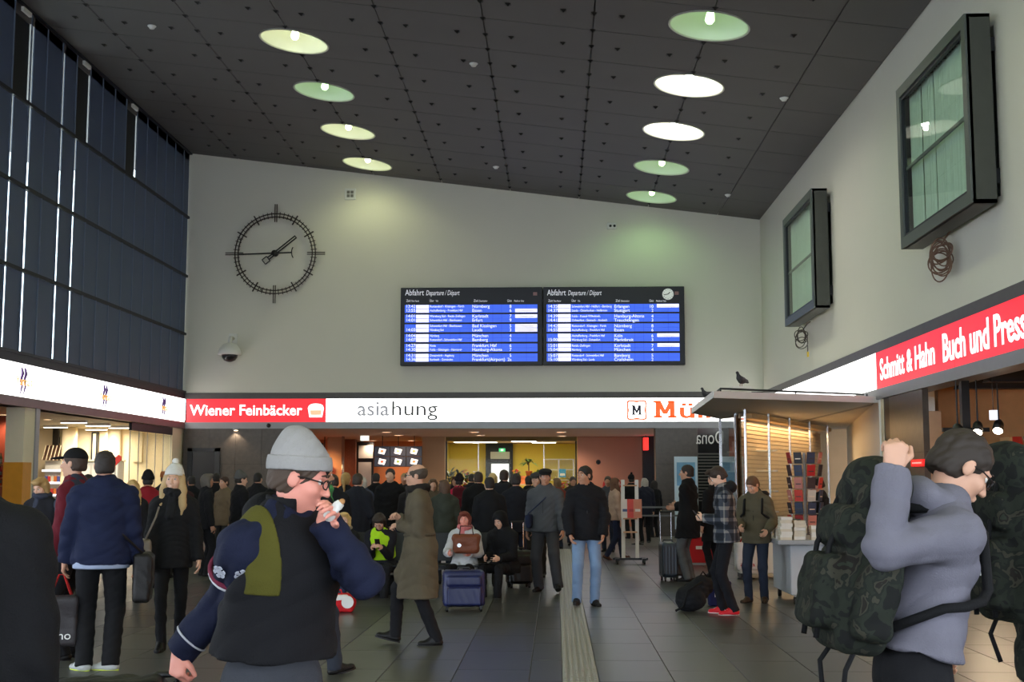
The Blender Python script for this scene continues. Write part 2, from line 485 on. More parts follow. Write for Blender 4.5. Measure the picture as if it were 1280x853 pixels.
GREEN, PALE, HOT = (178, 236, 152), (238, 246, 184), (255, 253, 232)
def ceiling_lamp(lx, ly, tone, dome_w, down_w, label, grp=None, off=''):
    t = thing('ceiling_lamp', label, 'ceiling lamp', (lx, ly, zc(lx)), 0, grp)
    t.rotation_euler = (0, -slope, 0)
    MB().lathe([(LR + .035, -.012), (LR + .035, .0), (LR - .0, .03), (LR - .012, -.0), (LR + .0, -.02), (LR + .03, -.02)], 40, cap=False).build('rim', mat('lamp_rim', (205, 205, 195), .4), t, smooth=True)
    prof = [(LR - .01, .0), (LR - .02, .10), (LR - .10, .26), (LR - .26, .40), (LR - .48, .47), (.06, .49)]
    MB().lathe(prof, 40, cap=False).build('reflector', mat('reflector_enamel', (226, 227, 223), .35, noise=.02), t, smooth=True)
    MB().lathe([(.055, .49), (.055, .40), (.04, .38)], 12).build('socket', M_METAL, t, smooth=True)
    MB().lathe([(.005, .03), (.05, .045), (.085, .10), (.075, .18), (.04, .385)], 14).build('bulb', glow('bulb_' + str(tone), tone, {GREEN: 10, PALE: 22, HOT: 60}[tone]), t, smooth=True)
    point('lamp_glow' + off, (0, 0, .02), dome_w, tone, .06, t)
    if down_w: spot('lamp_beam' + off, (0, 0, .01), down_w, tone, 150, .12, (0, slope, 0), t, 0.6)
    return t
rows_r = [GREEN, GREEN, HOT, HOT, GREEN]
rows_l = [PALE, PALE, GREEN, PALE]
nm = ['first from the clock wall', 'second from the clock wall', 'third from the clock wall', 'fourth from the clock wall', 'fifth from the clock wall']
for i, ly in enumerate(LAMP_Y):
    tr = rows_r[i] if i < 5 else PALE
    tl_ = rows_l[i] if i < 4 else PALE
    for lx, tone, side in ((LAMP_X[1], tr, 'on the boxed-window side'), (LAMP_X[0], tl_, 'on the blue screen side')):
        if i < 5:
            cw = 'green-glowing' if tone == GREEN else 'glaring white' if tone == HOT else 'pale yellow-green'
            lab = f'{cw} round ceiling lamp {side}, {nm[i]}'
            grp = 'round ceiling lamps'
        else:
            lab, grp = 'round ceiling lamp over the entrance side of the hall', 'entrance side ceiling lamps'
        ceiling_lamp(lx, ly, tone, {GREEN: .40, PALE: 2.0, HOT: 12}[tone], {GREEN: 75, PALE: 95, HOT: 170}[tone], lab, grp, '' if i < 4 or (i == 4 and lx > 0) else '_offscreen')
for px, py, sd in ((592, 79, 'between the lamp rows, farther from the clock wall'), (620, 208, 'between the lamp rows, close to the clock wall'), (980, 122, 'above the boxed windows'), (190, 32, 'above the blue screen'), (910, 243, 'in the corner above the boxed windows')):
    d = ray(px, py); k = (zc(0) - EYE) / (d.z - (zc(1) - zc(0)) * d.x)
    p = Vector((d.x * k, d.y * k, EYE + d.z * k))
    t = thing('smoke_detector', 'small white smoke detector ' + sd, 'smoke detector', (p.x, p.y, zc(p.x) - .0), 0, 'ceiling smoke detectors')
    MB().lathe([(.09, 0), (.09, -.02), (.06, -.05), (.05, -.07)], 16).build('housing', M_WHITE, t, smooth=True)
    MB().lathe([(.095, 0.0), (.095, -.012)], 16).build('base', M_METAL, t)
# ================================================================== lit fascia signs
S_WHITE = glow('sign_white', (255, 255, 252), 3.0)
S_RED = glow('sign_red', (226, 38, 48), 1.15)
L_WHITE = glow('letter_white', (255, 250, 248), 1.3)
L_GREY = glow('letter_grey', (168, 168, 176), 0.45)
L_DARK = mat('letter_dark', (92, 92, 98), .5)
L_ORANGE = glow('letter_orange', (238, 92, 36), .95)
L_NAVY = mat('letter_navy', (40, 40, 70), .5)
def XP(px, py=515, Y=YB - .06): return at_y(px, py, Y).x
def ZP(py, px=600, Y=YB - .06): return at_y(px, py, Y).z

def sign_back(name, px0, px1, face, label):
    x0, x1 = XP(px0), XP(px1)
    t = thing(name, label, 'shop sign', ((x0 + x1) / 2, YB + .04, Z_SIG0))
    w = (x1 - x0) / 2
    MB().box(-w + .004, w - .004, -.06, .06, 0.0, Z_SIG1 - Z_SIG0).build('light_box', face, t)
    MB().box(-w, w, -.075, .06, -.012, 0.012).build('edge_trim', M_METAL, t)
    return t, (x0 + x1) / 2
YT = -.062
t, c = sign_back('shop_sign', 232.5, 407, S_RED, 'red lit bakery sign reading Wiener Feinbäcker beside the clock')
text('lettering', 'Wiener Feinbäcker', .44, (XP(237) - c, YT, .22), 0, L_WHITE, t, off=.008, fit=XP(378) - XP(237))
# little steaming bread-pot emblem
x0 = XP(384) - c; w = XP(405) - XP(384)
MB().prism([(x0 + .12 * w, .15), (x0 + .88 * w, .15), (x0 + .98 * w, .42), (x0 + .9 * w, .5), (x0 + .1 * w, .5), (x0 + .02 * w, .42)], 1, YT - .006, YT).build('emblem', L_WHITE, t)
MB().prism([(x0 + .05 * w, .46)] + [(x0 + w * (.5 - .45 * math.cos(PI * i / 8)), .46 + .10 * math.sin(PI * i / 8)) for i in range(9)], 1, YT - .004, YT).build('emblem_lid', L_WHITE, t)
MB().prism([(x0 + .2 * w, .22), (x0 + .8 * w, .22), (x0 + .84 * w, .36), (x0 + .16 * w, .36)], 1, YT - .009, YT).build('emblem_band', glow('emblem_tan', (236, 190, 150), .9), t)
t, c = sign_back('shop_sign', 407, 663, S_WHITE, 'white lit sign with thin grey lettering asiahung')
text('lettering', 'asia', .62, (XP(446) - c, YT - .003, .20), 0, L_GREY, t, off=.006, fit=XP(486) - XP(446))
text('lettering', 'hung', .62, (XP(488) - c, YT, .20), 0, L_DARK, t, fit=XP(545) - XP(488))
t, c = sign_back('shop_sign', 663, 950, S_WHITE, 'white lit sign with orange lettering Müller and framed M emblem')
MDEF = (t, c)
text('lettering', 'üller', .66, (XP(848) - c, YT, .12), 0, L_ORANGE, t, off=.012, fit=XP(929) - XP(848))
ex, ez, er = XP(796) - c, .345, .285
fr = []
for i in range(48):
    a = 2 * PI * i / 48
    r = er * (1.0 + .13 * math.cos(4 * a + PI)) * (1.08 if abs(math.cos(2 * a)) < .3 else 1)
    fr.append((ex + r * math.cos(a) * 1.0, YT - .004, ez + r * math.sin(a)))
MB().tube(fr, .022, 6, True).build('emblem_frame', L_ORANGE, t)
for q in (-1, 1):
    MB().bar((ex - er * .95, YT - .004, ez + q * er * .95), (ex + er * .95, YT - .004, ez + q * er * .95), .02, .02).build('emblem_bar', L_ORANGE, t)
    MB().bar((ex + q * er * .95, YT - .004, ez - er * .95), (ex + q * er * .95, YT - .004, ez + er * .95), .02, .02).build('emblem_bar', L_ORANGE, t)
tM, eX, eZ = t, ex, ez

def slab_M(x0, z0, w, h, m_, t):
    s_ = w * .2; f = h * .12; e = w * .09
    b = MB()
    b.box(x0 + e, x0 + e + s_, YT - .006, YT, z0, z0 + h); b.box(x0 + w - e - s_, x0 + w - e, YT - .006, YT, z0, z0 + h)
    for q in (x0, x0 + w - 2 * e - s_): b.box(q, q + s_ + 2 * e, YT - .006, YT, z0, z0 + f); b.box(q, q + s_ + e, YT - .006, YT, z0 + h - f, z0 + h)
    b.prism([(x0 + e, z0 + h), (x0 + e + s_ * 1.1, z0 + h), (x0 + w / 2 + s_ * .45, z0 + h * .22), (x0 + w / 2 - s_ * .45, z0 + h * .22)], 1, YT - .0055, YT)
    b.prism([(x0 + w - e, z0 + h), (x0 + w - e - s_ * 1.1, z0 + h), (x0 + w / 2 - s_ * .45, z0 + h * .22), (x0 + w / 2 + s_ * .45, z0 + h * .22)], 1, YT - .005, YT)
    b.build('lettering', m_, t)
def sign_side(name, y0, y1, xw, s, face, label):
    """sign along a side wall; s=+1 faces +X (left wall), -1 faces -X (right wall)"""
    t = thing(name, label, 'shop sign', (xw - s * .04, (y0 + y1) / 2, Z_SIG0), s * PI / 2)
    w = (y1 - y0) / 2
    MB().box(-w + .004, w - .004, -.06, .06, 0, Z_SIG1 - Z_SIG0).build('light_box', face, t)
    MB().box(-w, w, -.075, .06, -.012, .012).build('edge_trim', M_METAL, t)
    return t, (y0 + y1) / 2
t, c = sign_side('shop_sign', 12.0, YB - .03, XL, 1, S_WHITE, 'long white lit sign with small purple and orange emblems over the side shops')
L_PUR = mat('letter_purple', (86, 50, 120), .5); L_ORG2 = glow('letter_amber', (236, 168, 70), .8)
for px in (-75, 27, 130, 204):
    d = ray(px, 490); yy = d.y * (XL / d.x) if px > -50 else 20.5
    lx = (yy - c)
    for q in (-.1, .06):
        MB().tube([(lx + q, YT - .002, .62), (lx + q + .05, YT - .002, .5), (lx + q - .03, YT - .002, .36), (lx + q + .04, YT - .002, .24), (lx + q - .02, YT - .002, .08)], [.018, .04, .03, .028, .01], 6).build('emblem_stroke', L_PUR, t)
    text('lettering', 'Yorma\'s', .26, (lx, YT - .03, .25), 0, L_ORG2, t, align='CENTER', fit=.78)
slab_M(XP(817) - MDEF[1], .12, XP(846) - XP(817), .50, L_ORANGE, MDEF[0])
slab_M(eX - .15, eZ - .14, .30, .28, L_NAVY, tM)
YR0 = at_x(1097, 480, XR).y
t, c = sign_side('shop_sign', YR0, YB - .03, XR, -1, S_WHITE, 'blank white lit sign beside the red Buch und Presse sign')
t, c = sign_side('shop_sign', 8.0, YR0, XR, -1, S_RED, 'red lit sign reading Schmitt & Hahn Buch und Presse')
def RL(px): return -(at_x(px, 450, XR).y - c)
text('lettering', 'Schmitt & Hahn', .55, (RL(1101), YT, .17), 0, L_WHITE, t, off=.010, fit=RL(1170) - RL(1101))
text('lettering', 'Buch und Presse', .62, (RL(1180), YT, .15), 0, L_WHITE, t, off=.011, fit=RL(1296) - RL(1180))

# ================================================================== recess behind the back wall
M_TAN = mat('tan_wall', (196, 158, 118), .6, noise=.06, scale=2)
M_SALMON = mat('salmon_wall', (206, 150, 126), .65, noise=.04, scale=1.5)
M_ORANGE = mat('orange_wall', (204, 126, 80), .6, noise=.06, scale=2)
M_YELLOW = mat('yellow_wall', (226, 206, 88), .65, noise=.05, scale=2)
M_SOFFIT = mat('soffit_paint', (214, 178, 158), .7, noise=.04)
M_CREAM = mat('cream_wall', (236, 222, 192), .65, noise=.04)
M_BRICK = mat('brick_brown', (150, 82, 54), .6, noise=.2, scale=8)
G_WARM = glow('downlight_warm', (255, 226, 190), 12)
G_COOL = glow('tube_cool', (255, 252, 238), 5)
YS = 44.5
def XS(px, Y=YS): return at_y(px, 580, Y).x
def ZS(py, Y=YS): return at_y(600, py, Y).z
struct(MB().box(XL - .4, XR + 5, YB + .4, 54, Z_LINT, Z_LINT + .2).build('ceiling_soffit', M_SOFFIT))
struct(MB().box(XL - .6, XR + 8, 54, 54.3, 0, 3.4).build('wall_recess_end', M_TAN))
struct(MB().box(XL - .4, XL, YB + .4, 54, 0, 3.4).build('wall_recess_side', M_ORANGE))
# dark stone facings either side of the opening, each slab a piece
def stone_face(name, x0, x1, y0, y1, nx, nz=3):
    s = struct(MB().box(x0 + .01, x1 - .01, y0 + .02, y1, 0, Z_LINT).build(name, M_DARK))
    w = (x1 - x0) / nx; h = Z_LINT / nz
    for i in range(nx):
        for j in range(nz):
            MB().box(x0 + i * w + .003, x0 + (i + 1) * w - .003, y0, y1 - .02, j * h + .003, (j + 1) * h - .003).build('stone_slab', M_STONE, s)
    return s
stone_face('wall_stone_bakery', XL, XP(360), YB, YB + .45, 4)
stone_face('pillar_stone', XP(819), XP(872), YB, YB + .6, 1)
t = thing('display_case', 'dark framed empty display case on the stone wall under the bakery sign', 'display case', ((XP(236) + XP(276)) / 2, YB, 1.1))
w = (XP(276) - XP(236)) / 2; h = ZP(560) - 1.1
b = MB(); b.box(-w, w, -.09, -.01, 0, .1).box(-w, w, -.09, -.01, h - .1, h).box(-w, -w + .14, -.09, -.01, 0, h).box(w - .14, w, -.09, -.01, 0, h)
b.build('frame', mat('case_frame', (58, 60, 66), .5, .3), t)
MB().box(-w + .1, w - .1, -.05, -.012, .05, h - .05).build('panel', mat('case_panel', (18, 19, 26), .3), t)
t = thing('wall_spotlight', 'small bright spotlight under the lintel on the stone wall', 'spotlight', (XP(295), YB - .02, Z_LINT))
MB().lathe([(.09, 0), (.09, -.05), (.06, -.05)], 14).build('housing', M_METAL, t)
MB().lathe([(.055, -.052), (.05, -.06)], 14).build('lens', G_WARM, t)
spot('spot_beam', (0, -.1, -.08), 25, (255, 235, 205), 110, .04, (0.15, 0, 0), t)
for px in (331,):
    t = thing('lintel_camera', 'tiny black camera set in the grey lintel under the bakery sign', 'camera', (XP(336), YB - .03, 3.21))
    MB().lathe([(.05, 0), (.05, .03), (.02, .05)], 12).build('lens', M_BLACK, t).rotation_euler = (PI / 2, 0, 0)
    MB().lathe([(.065, 0), (.065, .012)], 12).build('ring', M_DMETAL, t).rotation_euler = (PI / 2, 0, 0)
# downlights in the soffit
for px, py in ((483, 540), (498, 544), (592, 540), (600, 544), (701, 540), (702, 545), (465, 553), (515, 551)):
    d = ray(px, py); k = (Z_LINT - EYE) / d.z
    ky = min(d.y * k, 48.3) / (d.y * k); p = Vector((d.x * k * ky, d.y * k * ky, Z_LINT))
    t = thing('downlight', 'round recessed downlight in the passage soffit under the lit signs', 'downlight', (p.x, p.y, Z_LINT), 0, 'passage downlights')
    MB().lathe([(.17, 0), (.17, -.02), (.14, -.02)], 16, cap=False).build('ring', M_WHITE, t)
    MB().lathe([(.14, -.008), (.05, -.012)], 16).build('lens', G_WARM, t)
    spot('downlight_beam', (0, 0, -.04), 140, (255, 218, 184), 150, .1, (0, 0, 0), t, .7)
# shop piers and walls at the back of the recess
def pier(name, px0, px1, m, Y=YS, d=.6, z1=Z_LINT):
    return struct(MB().box(XS(px0, Y), XS(px1, Y), Y, Y + d, 0, z1).build(name, m))
pier('pillar_tan', 409, 427, M_TAN)
pier('pillar_tan', 527.5, 556, M_TAN)
pier('wall_salmon', 722, 815, M_SALMON)
pier('pillar_dark_frame', 804, 819, M_DMETAL, YS - .6, .5)
# bakery interior
struct(MB().box(XL + .02, XS(405), 47.5, 47.8, 0, Z_LINT).build('wall_bakery', M_ORANGE))
t = thing('menu_board', 'salmon menu board on the orange bakery wall', 'menu board', (XS(388, 47.4), 47.45, 2.1))
MB().box(-.42, .42, -.03, .03, 0, .85).build('panel', M_SALMON, t, bevel=.01)
MB().box(-.46, .46, -.02, .04, -.04, .89).build('frame', M_DMETAL, t)
t = thing('bakery_sign', 'glowing red-orange sign box at the edge of the bakery', 'sign', (XS(405.5, 44.2), 44.2, ZS(597, 44.2)))
MB().box(-.16, .16, -.08, .08, 0, .46).build('light_box', glow('sign_redorange', (240, 70, 36), 2.2), t, bevel=.02)
MB().box(-.13, .13, -.085, -.08, .08, .2).build('emblem', L_WHITE, t)
MB().tube([(0, 0, .46), (0, 0, Z_LINT - ZS(597, 44.2))], .015).build('hanger', M_DMETAL, t)
t = thing('bakery_rail_lamp', 'black track lamp bar under the bakery soffit', 'track lamp', (XS(370, 43), 43, Z_LINT))
MB().box(-.4, .5, -.03, .03, -.2, -.15).build('track', M_BLACK, t)
MB().tube([(-.3, 0, 0), (-.3, 0, -.2)], .012).tube([(.4, 0, 0), (.4, 0, -.2)], .012).build('hanger', M_BLACK, t)
for q in (-.2, .05, .3):
    MB().lathe([(.04, -.2), (.06, -.34)], 10, (q, 0, 0)).build('lamp_head', M_BLACK, t); spot('track_beam', (q, 0, -.36), 120, (255, 190, 130), 120, .05, (.6, 0, 0), t)
# asian kitchen
struct(MB().box(XS(427), XS(528), 49.5, 49.8, 0, Z_LINT).build('wall_kitchen', M_ORANGE))
bw = struct(MB().box(XS(430, 47), XS(444, 47), 47.03, 47.3, 0, Z_LINT).build('wall_brick', M_BRICK))
bx0, bx1 = XS(430, 47), XS(444, 47)
for r in range(28):
    z = 1.55 + r * .056
    for q in range(3):
        w_ = (bx1 - bx0) / 2.5; a = bx0 + (q - (.5 if r % 2 else 0)) * w_
        a0, a1 = max(a, bx0), min(a + w_, bx1)
        if a1 - a0 > .03 and z < 3.1: MB().box(a0 + .004, a1 - .004, 47.0, 47.05, z, z + .05).build('brick', M_BRICK, bw)
d1 = struct(MB().box(XS(445, 48.5), XS(467, 48.5), 48.45, 48.55, 0, ZS(553, 48.5)).build('door_1', M_DMETAL))
P_LITE = mat('pane_pale', (206, 208, 205), .3, noise=.03)
MB().box(XS(448, 48.4), XS(466, 48.4), 48.40, 48.46, ZS(573, 48.4), ZS(557, 48.4)).build('pane', P_LITE, d1)
MB().box(XS(448, 48.4), XS(464, 48.4), 48.40, 48.46, .2, ZS(578, 48.4)).build('pane', P_LITE, d1)
t = thing('post', 'slim dark post at the edge of the asian kitchen counter', 'post', (XS(428.5, 43.6), 43.6, 0))
MB().lathe([(.05, 0), (.05, Z_LINT - .01)], 12).build('shaft', M_CHROME, t, smooth=True); MB().lathe([(.09, 0), (.09, .03)], 12).build('base', M_DMETAL, t)
t = thing('exit_sign', 'small white exit sign box hanging in the asian kitchen', 'sign', (XS(455.5, 43), 43, ZS(551, 43)))
MB().box(-.14, .14, -.03, .03, 0, .16).build('light_box', glow('exit_white', (240, 255, 244), 1.6), t)
MB().tube([(0, 0, .16), (0, 0, Z_LINT - ZS(551, 43))], .01).build('hanger', M_DMETAL, t)
# six menu screens, a thing each
MENU = [((226, 140, 90), (190, 90, 60)), ((230, 190, 120), (120, 140, 60)), ((232, 180, 110), (200, 120, 60))]
YMS = 43.2
for r in range(2):
    for c3 in range(3):
        p0 = at_y(467.5 + c3 * 20, 558 + r * 13, YMS); p1 = at_y(467.5 + (c3 + 1) * 20, 558 + (r + 1) * 13, YMS)
        row = 'upper' if r == 0 else 'lower'; cn = ('beside the kitchen door', 'in the middle', 'beside the tan pillar')[c3]
        t = thing('menu_screen', f'dark menu screen showing a plated dish, {row} row {cn}', 'screen', ((p0.x + p1.x) / 2, YMS, p1.z), 0, 'kitchen menu screens')
        w = (p1.x - p0.x) / 2 - .004; h = p0.z - p1.z
        MB().box(-w, w, 0, .08, .004, h - .004).build('bezel', M_BLACK, t)
        MB().box(-w + .015, w - .015, -.004, .0, .02, h - .02).build('display', glow('menu_dark', (46, 48, 58), .5), t)
        MB().prism([(-.13, .11), (.08, .07), (.14, .24), (-.09, .29)], 1, -.010, -.005).build('plate', glow('menu_plate', (250, 246, 240), 1.2), t)
        dc = MENU[c3][r]
        MB().prism([(.06 * math.cos(a), .18 + .045 * math.sin(a)) for a in [2 * PI * i / 12 for i in range(12)]], 1, -.014, -.010).build('dish', glow('menu_dish%d%d' % (r, c3), dc, .9), t)
        MB().box(-.01, .01, .08, .12, h - .03, Z_LINT - p1.z if r == 0 else h).build('bracket', M_DMETAL, t)
t = thing('counter', 'dark serving counter of the asian kitchen', 'counter', ((XS(430) + XS(526)) / 2, 44.6, 0))
w = (XS(526) - XS(430)) / 2
MB().box(-w, w, 0, .6, 0, 1.02).build('body', mat('counter_brown', (92, 58, 40), .5), t, bevel=.01)
MB().box(-w, w, -.05, .65, 1.02, 1.07).build('worktop', M_STRIP, t, bevel=.008)
# ---- flower shop behind glass
fx0, fx1 = XS(557), XS(721)
struct(MB().box(fx0 - 3, XS(722) + 3, 52.5, 52.8, 0, 3.1).build('wall_flower', M_YELLOW))
struct(MB().box(fx0 - .62, fx0 - .54, YS + .6, 52.5, 0, 3.1).build('wall_flower_side', M_YELLOW))
struct(MB().box(fx1 + .4, fx1 + .5, YS + .6, 52.5, 0, 3.1).build('wall_flower_side', M_YELLOW))
struct(MB().box(fx0, fx1, YS, YS + .1, Z_LINT - .15, Z_LINT).build('trim_7', mat('olive_frame', (120, 100, 40), .5)))
wg = struct(MB().box(fx0, fx0 + .05, YS, YS + .08, 0, Z_LINT - .15).build('window_3', M_DMETAL))
MB().box(fx1 - .05, fx1, YS, YS + .08, 0, Z_LINT - .15).build('mullion', M_DMETAL, wg)
for k in (1, 2, 3):
    xx = fx0 + (fx1 - fx0) * k / 4
    if k != 2: MB().box(xx - .008, xx + .008, YS + .02, YS + .05, 0, Z_LINT - .15).build('mullion', M_CHROME, wg)
for k in range(4):
    a, b_ = fx0 + (fx1 - fx0) * k / 4, fx0 + (fx1 - fx0) * (k + 1) / 4
    if k == 2: continue                                     # doorway stands open
    MB().box(a + .01, b_ - .01, YS + .03, YS + .034, 0.02, Z_LINT - .16).build('pane', M_THIN, wg)
d2 = struct(MB().box(XS(607, 52.3), XS(641, 52.3), 52.3, 52.45, 0, ZS(547, 52.3)).build('door_2', M_DMETAL))
MB().box(XS(613, 52.2), XS(637, 52.2), 52.22, 52.32, ZS(574, 52.2), ZS(565, 52.2)).build('pane', P_LITE, d2)
MB().box(XS(614, 52.2), XS(636, 52.2), 52.22, 52.32, .25, ZS(580, 52.2)).build('pane', glow('pane_daylit', (238, 242, 248), .9), d2)
t = thing('exit_sign', 'small green exit sign above the flower shop door', 'sign', (XS(627.5, 52.1), 52.15, ZS(565, 52.1)))
MB().box(-.13, .13, -.03, .05, 0, .14).build('light_box', glow('exit_green', (70, 190, 120), 1.4), t)
MB().box(-.05, .05, -.035, -.03, .03, .11).build('pictogram', L_WHITE, t)
for px, pz in ((583, 49), (606, 49), (655, 48), (680, 49.5), (640, 46.5)):
    t = thing('ceiling_light_panel', 'bright square light panel in the flower shop ceiling', 'light panel', (XS(px, pz), pz, Z_LINT - .01), 0, 'flower shop light panels')
    MB().box(-.5, .5, -.5, .5, -.05, -.0).build('frame', M_WHITE, t); MB().box(-.46, .46, -.46, .46, -.058, -.05).build('diffuser', G_COOL, t); area('panel_light', (0, 0, -.07), .9, .9, 32, (255, 246, 222), (0, 0, 0), t)
t = thing('white_shelf', 'white open shelf unit on the yellow flower shop wall', 'shelf', ((XS(680, 51.8) + XS(717, 51.8)) / 2, 52.0, 0))
w = (XS(717, 51.8) - XS(680, 51.8)) / 2; hz = ZS(574, 51.8)
for q in (-1, 0, 1): MB().box(q * w - .03, q * w + .03, -.15, .2, 0, hz).build('upright', M_WHITE, t)
for q in range(5): MB().box(-w, w, -.15, .2, hz - .03 - q * .42, hz - q * .42).build('board', M_WHITE, t)
t = thing('picture', 'bright blue poster on the white flower shop shelf', 'poster', (XS(703, 51.7), 51.8, ZS(597, 51.7)))
MB().box(-.14, .14, -.02, .02, 0, .34).build('print', mat('poster_blue', (40, 150, 200), .5), t); MB().box(-.1, .1, -.025, -.02, .06, .16).build('caption', M_WHITE, t)
# plants
LEAF = [mat('leaf_a', (56, 84, 40), .5, noise=.3), mat('leaf_b', (84, 110, 52), .5, noise=.3), mat('leaf_c', (40, 64, 36), .5, noise=.3)]
PETAL = [mat('petal_red', (190, 50, 50), .6), mat('petal_orange', (226, 120, 60), .6), mat('petal_white', (236, 226, 220), .6), mat('petal_pink', (220, 130, 150), .6)]
M_POT = mat('terracotta_pot', (206, 112, 58), .7)
def leaf(b, base, d, ln, wd, droop=.3):
    d = Vector(d).normalized(); s = d.cross(Vector((0, 0, 1)))
    s = s.normalized() if s.length > .01 else Vector((1, 0, 0))
    pts = []
    for i in range(4):
        k = i / 3; p = Vector(base) + d * ln * k + Vector((0, 0, -droop * ln * k * k)); ww = wd * (math.sin(PI * (.12 + .8 * k)) if i < 3 else .06)
        pts += [p - s * ww, p + s * ww]
    b.add(pts, [(0, 1, 3, 2), (2, 3, 5, 4), (4, 5, 7, 6)])
def plant(loc, h, n, spread, label, kind='bush', flowers=None, pot=M_POT, group='flower shop plants'):
    t = thing('potted_plant', label, 'plant', loc, random.uniform(0, 6), group)
    rr = random.Random(int(loc[0] * 977) + n)
    MB().lathe([(.10, 0), (.14, .2), (.15, .2), (.13, .17)], 12).build('pot', pot, t, smooth=True)
    if kind == 'palm':
        MB().tube([(0, 0, .15), (.01, 0, h * .4), (0, .01, h * .7)], .025).build('trunk', mat('bark', (96, 70, 46), .8), t)
    for i in range(n):
        b = MB(); a = rr.uniform(0, 2 * PI)
        z = h * .7 if kind == 'palm' else rr.uniform(.18, h * .7)
        el = rr.uniform(.1, 1.2)
        leaf(b, (0.02 * math.cos(a), .02 * math.sin(a), z), (math.cos(a) * math.cos(el), math.sin(a) * math.cos(el), math.sin(el)), spread * rr.uniform(.7, 1.2), .05 if kind == 'palm' else .06, .5 if kind == 'palm' else .25)
        b.build('leaf', LEAF[i % 3], t)
    for i in range(flowers or 0):
        a = rr.uniform(0, 2 * PI); r = rr.uniform(0, spread * .8)
        MB().lathe([(.01, -.03), (.05, 0), (.055, .02), (.02, .035)], 7, (r * math.cos(a), r * math.sin(a), rr.uniform(.3, h))).build('blossom', PETAL[rr.randrange(4)], t)
    return t
def pz(px, Y): return XS(px, Y)
t = thing('plant_table', 'stepped plant table along the flower shop side wall', 'table', (pz(572, 46.5), 46.7, 0))
MB().box(-.6, .8, -.4, .5, .86, .92).build('top', M_TAN, t); MB().box(-.58, .78, -.1, .48, 1.22, 1.27).build('step', M_TAN, t)
for q in (-.55, .75):
    for r in (-.35, .45): MB().box(q - .03, q + .03, r - .03, r + .03, 0, .86).build('leg', M_TAN, t)
MB().box(-.55, -.5, 0, .4, .92, 1.22).box(.7, .75, 0, .4, .92, 1.22).build('riser', M_TAN, t)
plant((pz(562, 46.9), 46.95, 1.27), .9, 22, .42, 'tall dark leafy pot plant on the step by the flower shop window')
plant((pz(573, 46.9), 46.95, 1.27), .8, 22, .40, 'leafy pot plant in the middle of the flower shop step', flowers=4)
plant((pz(584, 46.9), 46.95, 1.27), .75, 20, .38, 'leafy pot plant with blossoms at the end of the flower shop step', flowers=6)
plant((pz(566, 46.4), 46.45, .92), .6, 18, .34, 'low flowering plant on the front of the plant table by the window', flowers=8)
plant((pz(580, 46.4), 46.45, .92), .6, 18, .34, 'low flowering plant on the front of the plant table by the aisle', flowers=8)
t = thing('flower_bench', 'wooden flower bench under the palm in the flower shop', 'bench', (pz(663, 50), 50.2, 0))
MB().box(-1.0, 1.2, -.4, .4, 1.40, 1.46).build('top', M_TAN, t)
for q in (-.95, 1.15):
    MB().box(q - .03, q + .03, -.35, -.29, 0, 1.4).build('leg', M_TAN, t); MB().box(q - .03, q + .03, .29, .35, 0, 1.4).build('leg', M_TAN, t)
MB().box(-.98, 1.18, -.3, .3, .5, .54).build('shelf', M_TAN, t)
t = thing('planter_box', 'orange planter box on the flower bench', 'planter', (pz(660, 50), 50.2, 1.46))
MB().box(-.34, .34, -.17, .17, 0, .3).build('box', M_POT, t, bevel=.02); MB().box(-.31, .31, -.14, .14, .3, .31).build('soil', mat('soil', (60, 44, 34), .9), t)
plant((pz(661, 50), 50.2, 1.77), .75, 26, .45, 'palm with spiky fronds standing in the orange planter', 'palm')
plant((pz(646, 50), 50.1, 1.46), .55, 18, .3, 'bushy plant with orange blossoms beside the orange planter', flowers=9)
plant((pz(672, 50), 50.1, 1.46), .55, 20, .32, 'green bushy plant on the bench end by the white shelf')
plant((pz(715, 45.6), 45.7, 0), 2.3, 40, .4, 'tall climbing plant by the salmon wall edge', flowers=0)
t = thing('flower_stand', 'low stand of cut flowers by the flower shop door jamb', 'stand', (pz(708, 45.4), 45.6, 0))
MB().box(-.5, .35, -.25, .3, .88, .92).build('top', M_TAN, t)
for q in (-.45, .3):
    for r in (-.2, .25): MB().box(q - .025, q + .025, r - .025, r + .025, 0, .88).build('leg', M_TAN, t)
plant((pz(701, 45.4), 45.55, .92), .6, 16, .3, 'bucket of mixed cut flowers on the stand by the door jamb', flowers=12)
plant((pz(709, 45.4), 45.55, .92), .65, 16, .3, 'bucket of pale cut flowers beside the salmon wall', flowers=12)
# red sign in the salmon corner
t = thing('red_box_sign', 'small red lit box sign hanging beside the dark stone pillar', 'sign', (XS(808, 43), 43.2, ZS(563, 43)))
MB().box(-.08, .08, -.2, .2, 0, .42).build('light_box', glow('sign_red2', (240, 50, 44), 1.6), t, bevel=.01)
MB().tube([(0, 0, .42), (0, 0, Z_LINT - ZS(563, 43))], .012).build('hanger', M_DMETAL, t)
t = thing('red_logo', 'red arched emblem on the salmon wall', 'emblem', (XS(765, YS - .03), YS, ZS(606, YS)))
MB().prism([(.33 * math.cos(PI * i / 10), .24 * math.sin(PI * i / 10)) for i in range(11)] + [(-.33, -.1), (.33, -.1)], 1, -.04, -.005).build('plate', mat('emblem_red', (206, 44, 40), .5), t)
MB().box(-.2, .2, -.046, -.04, .0, .05).build('band', mat('emblem_dark', (130, 24, 24), .5), t)
t = thing('wall_sensor', 'small dark round sensor on the salmon wall', 'sensor', (XS(748, YS - .03), YS - .01, ZS(578, YS)))
MB().lathe([(.07, 0), (.06, .04), (.02, .05)], 12).build('housing', M_DMETAL, t).rotation_euler = (PI / 2, 0, 0)
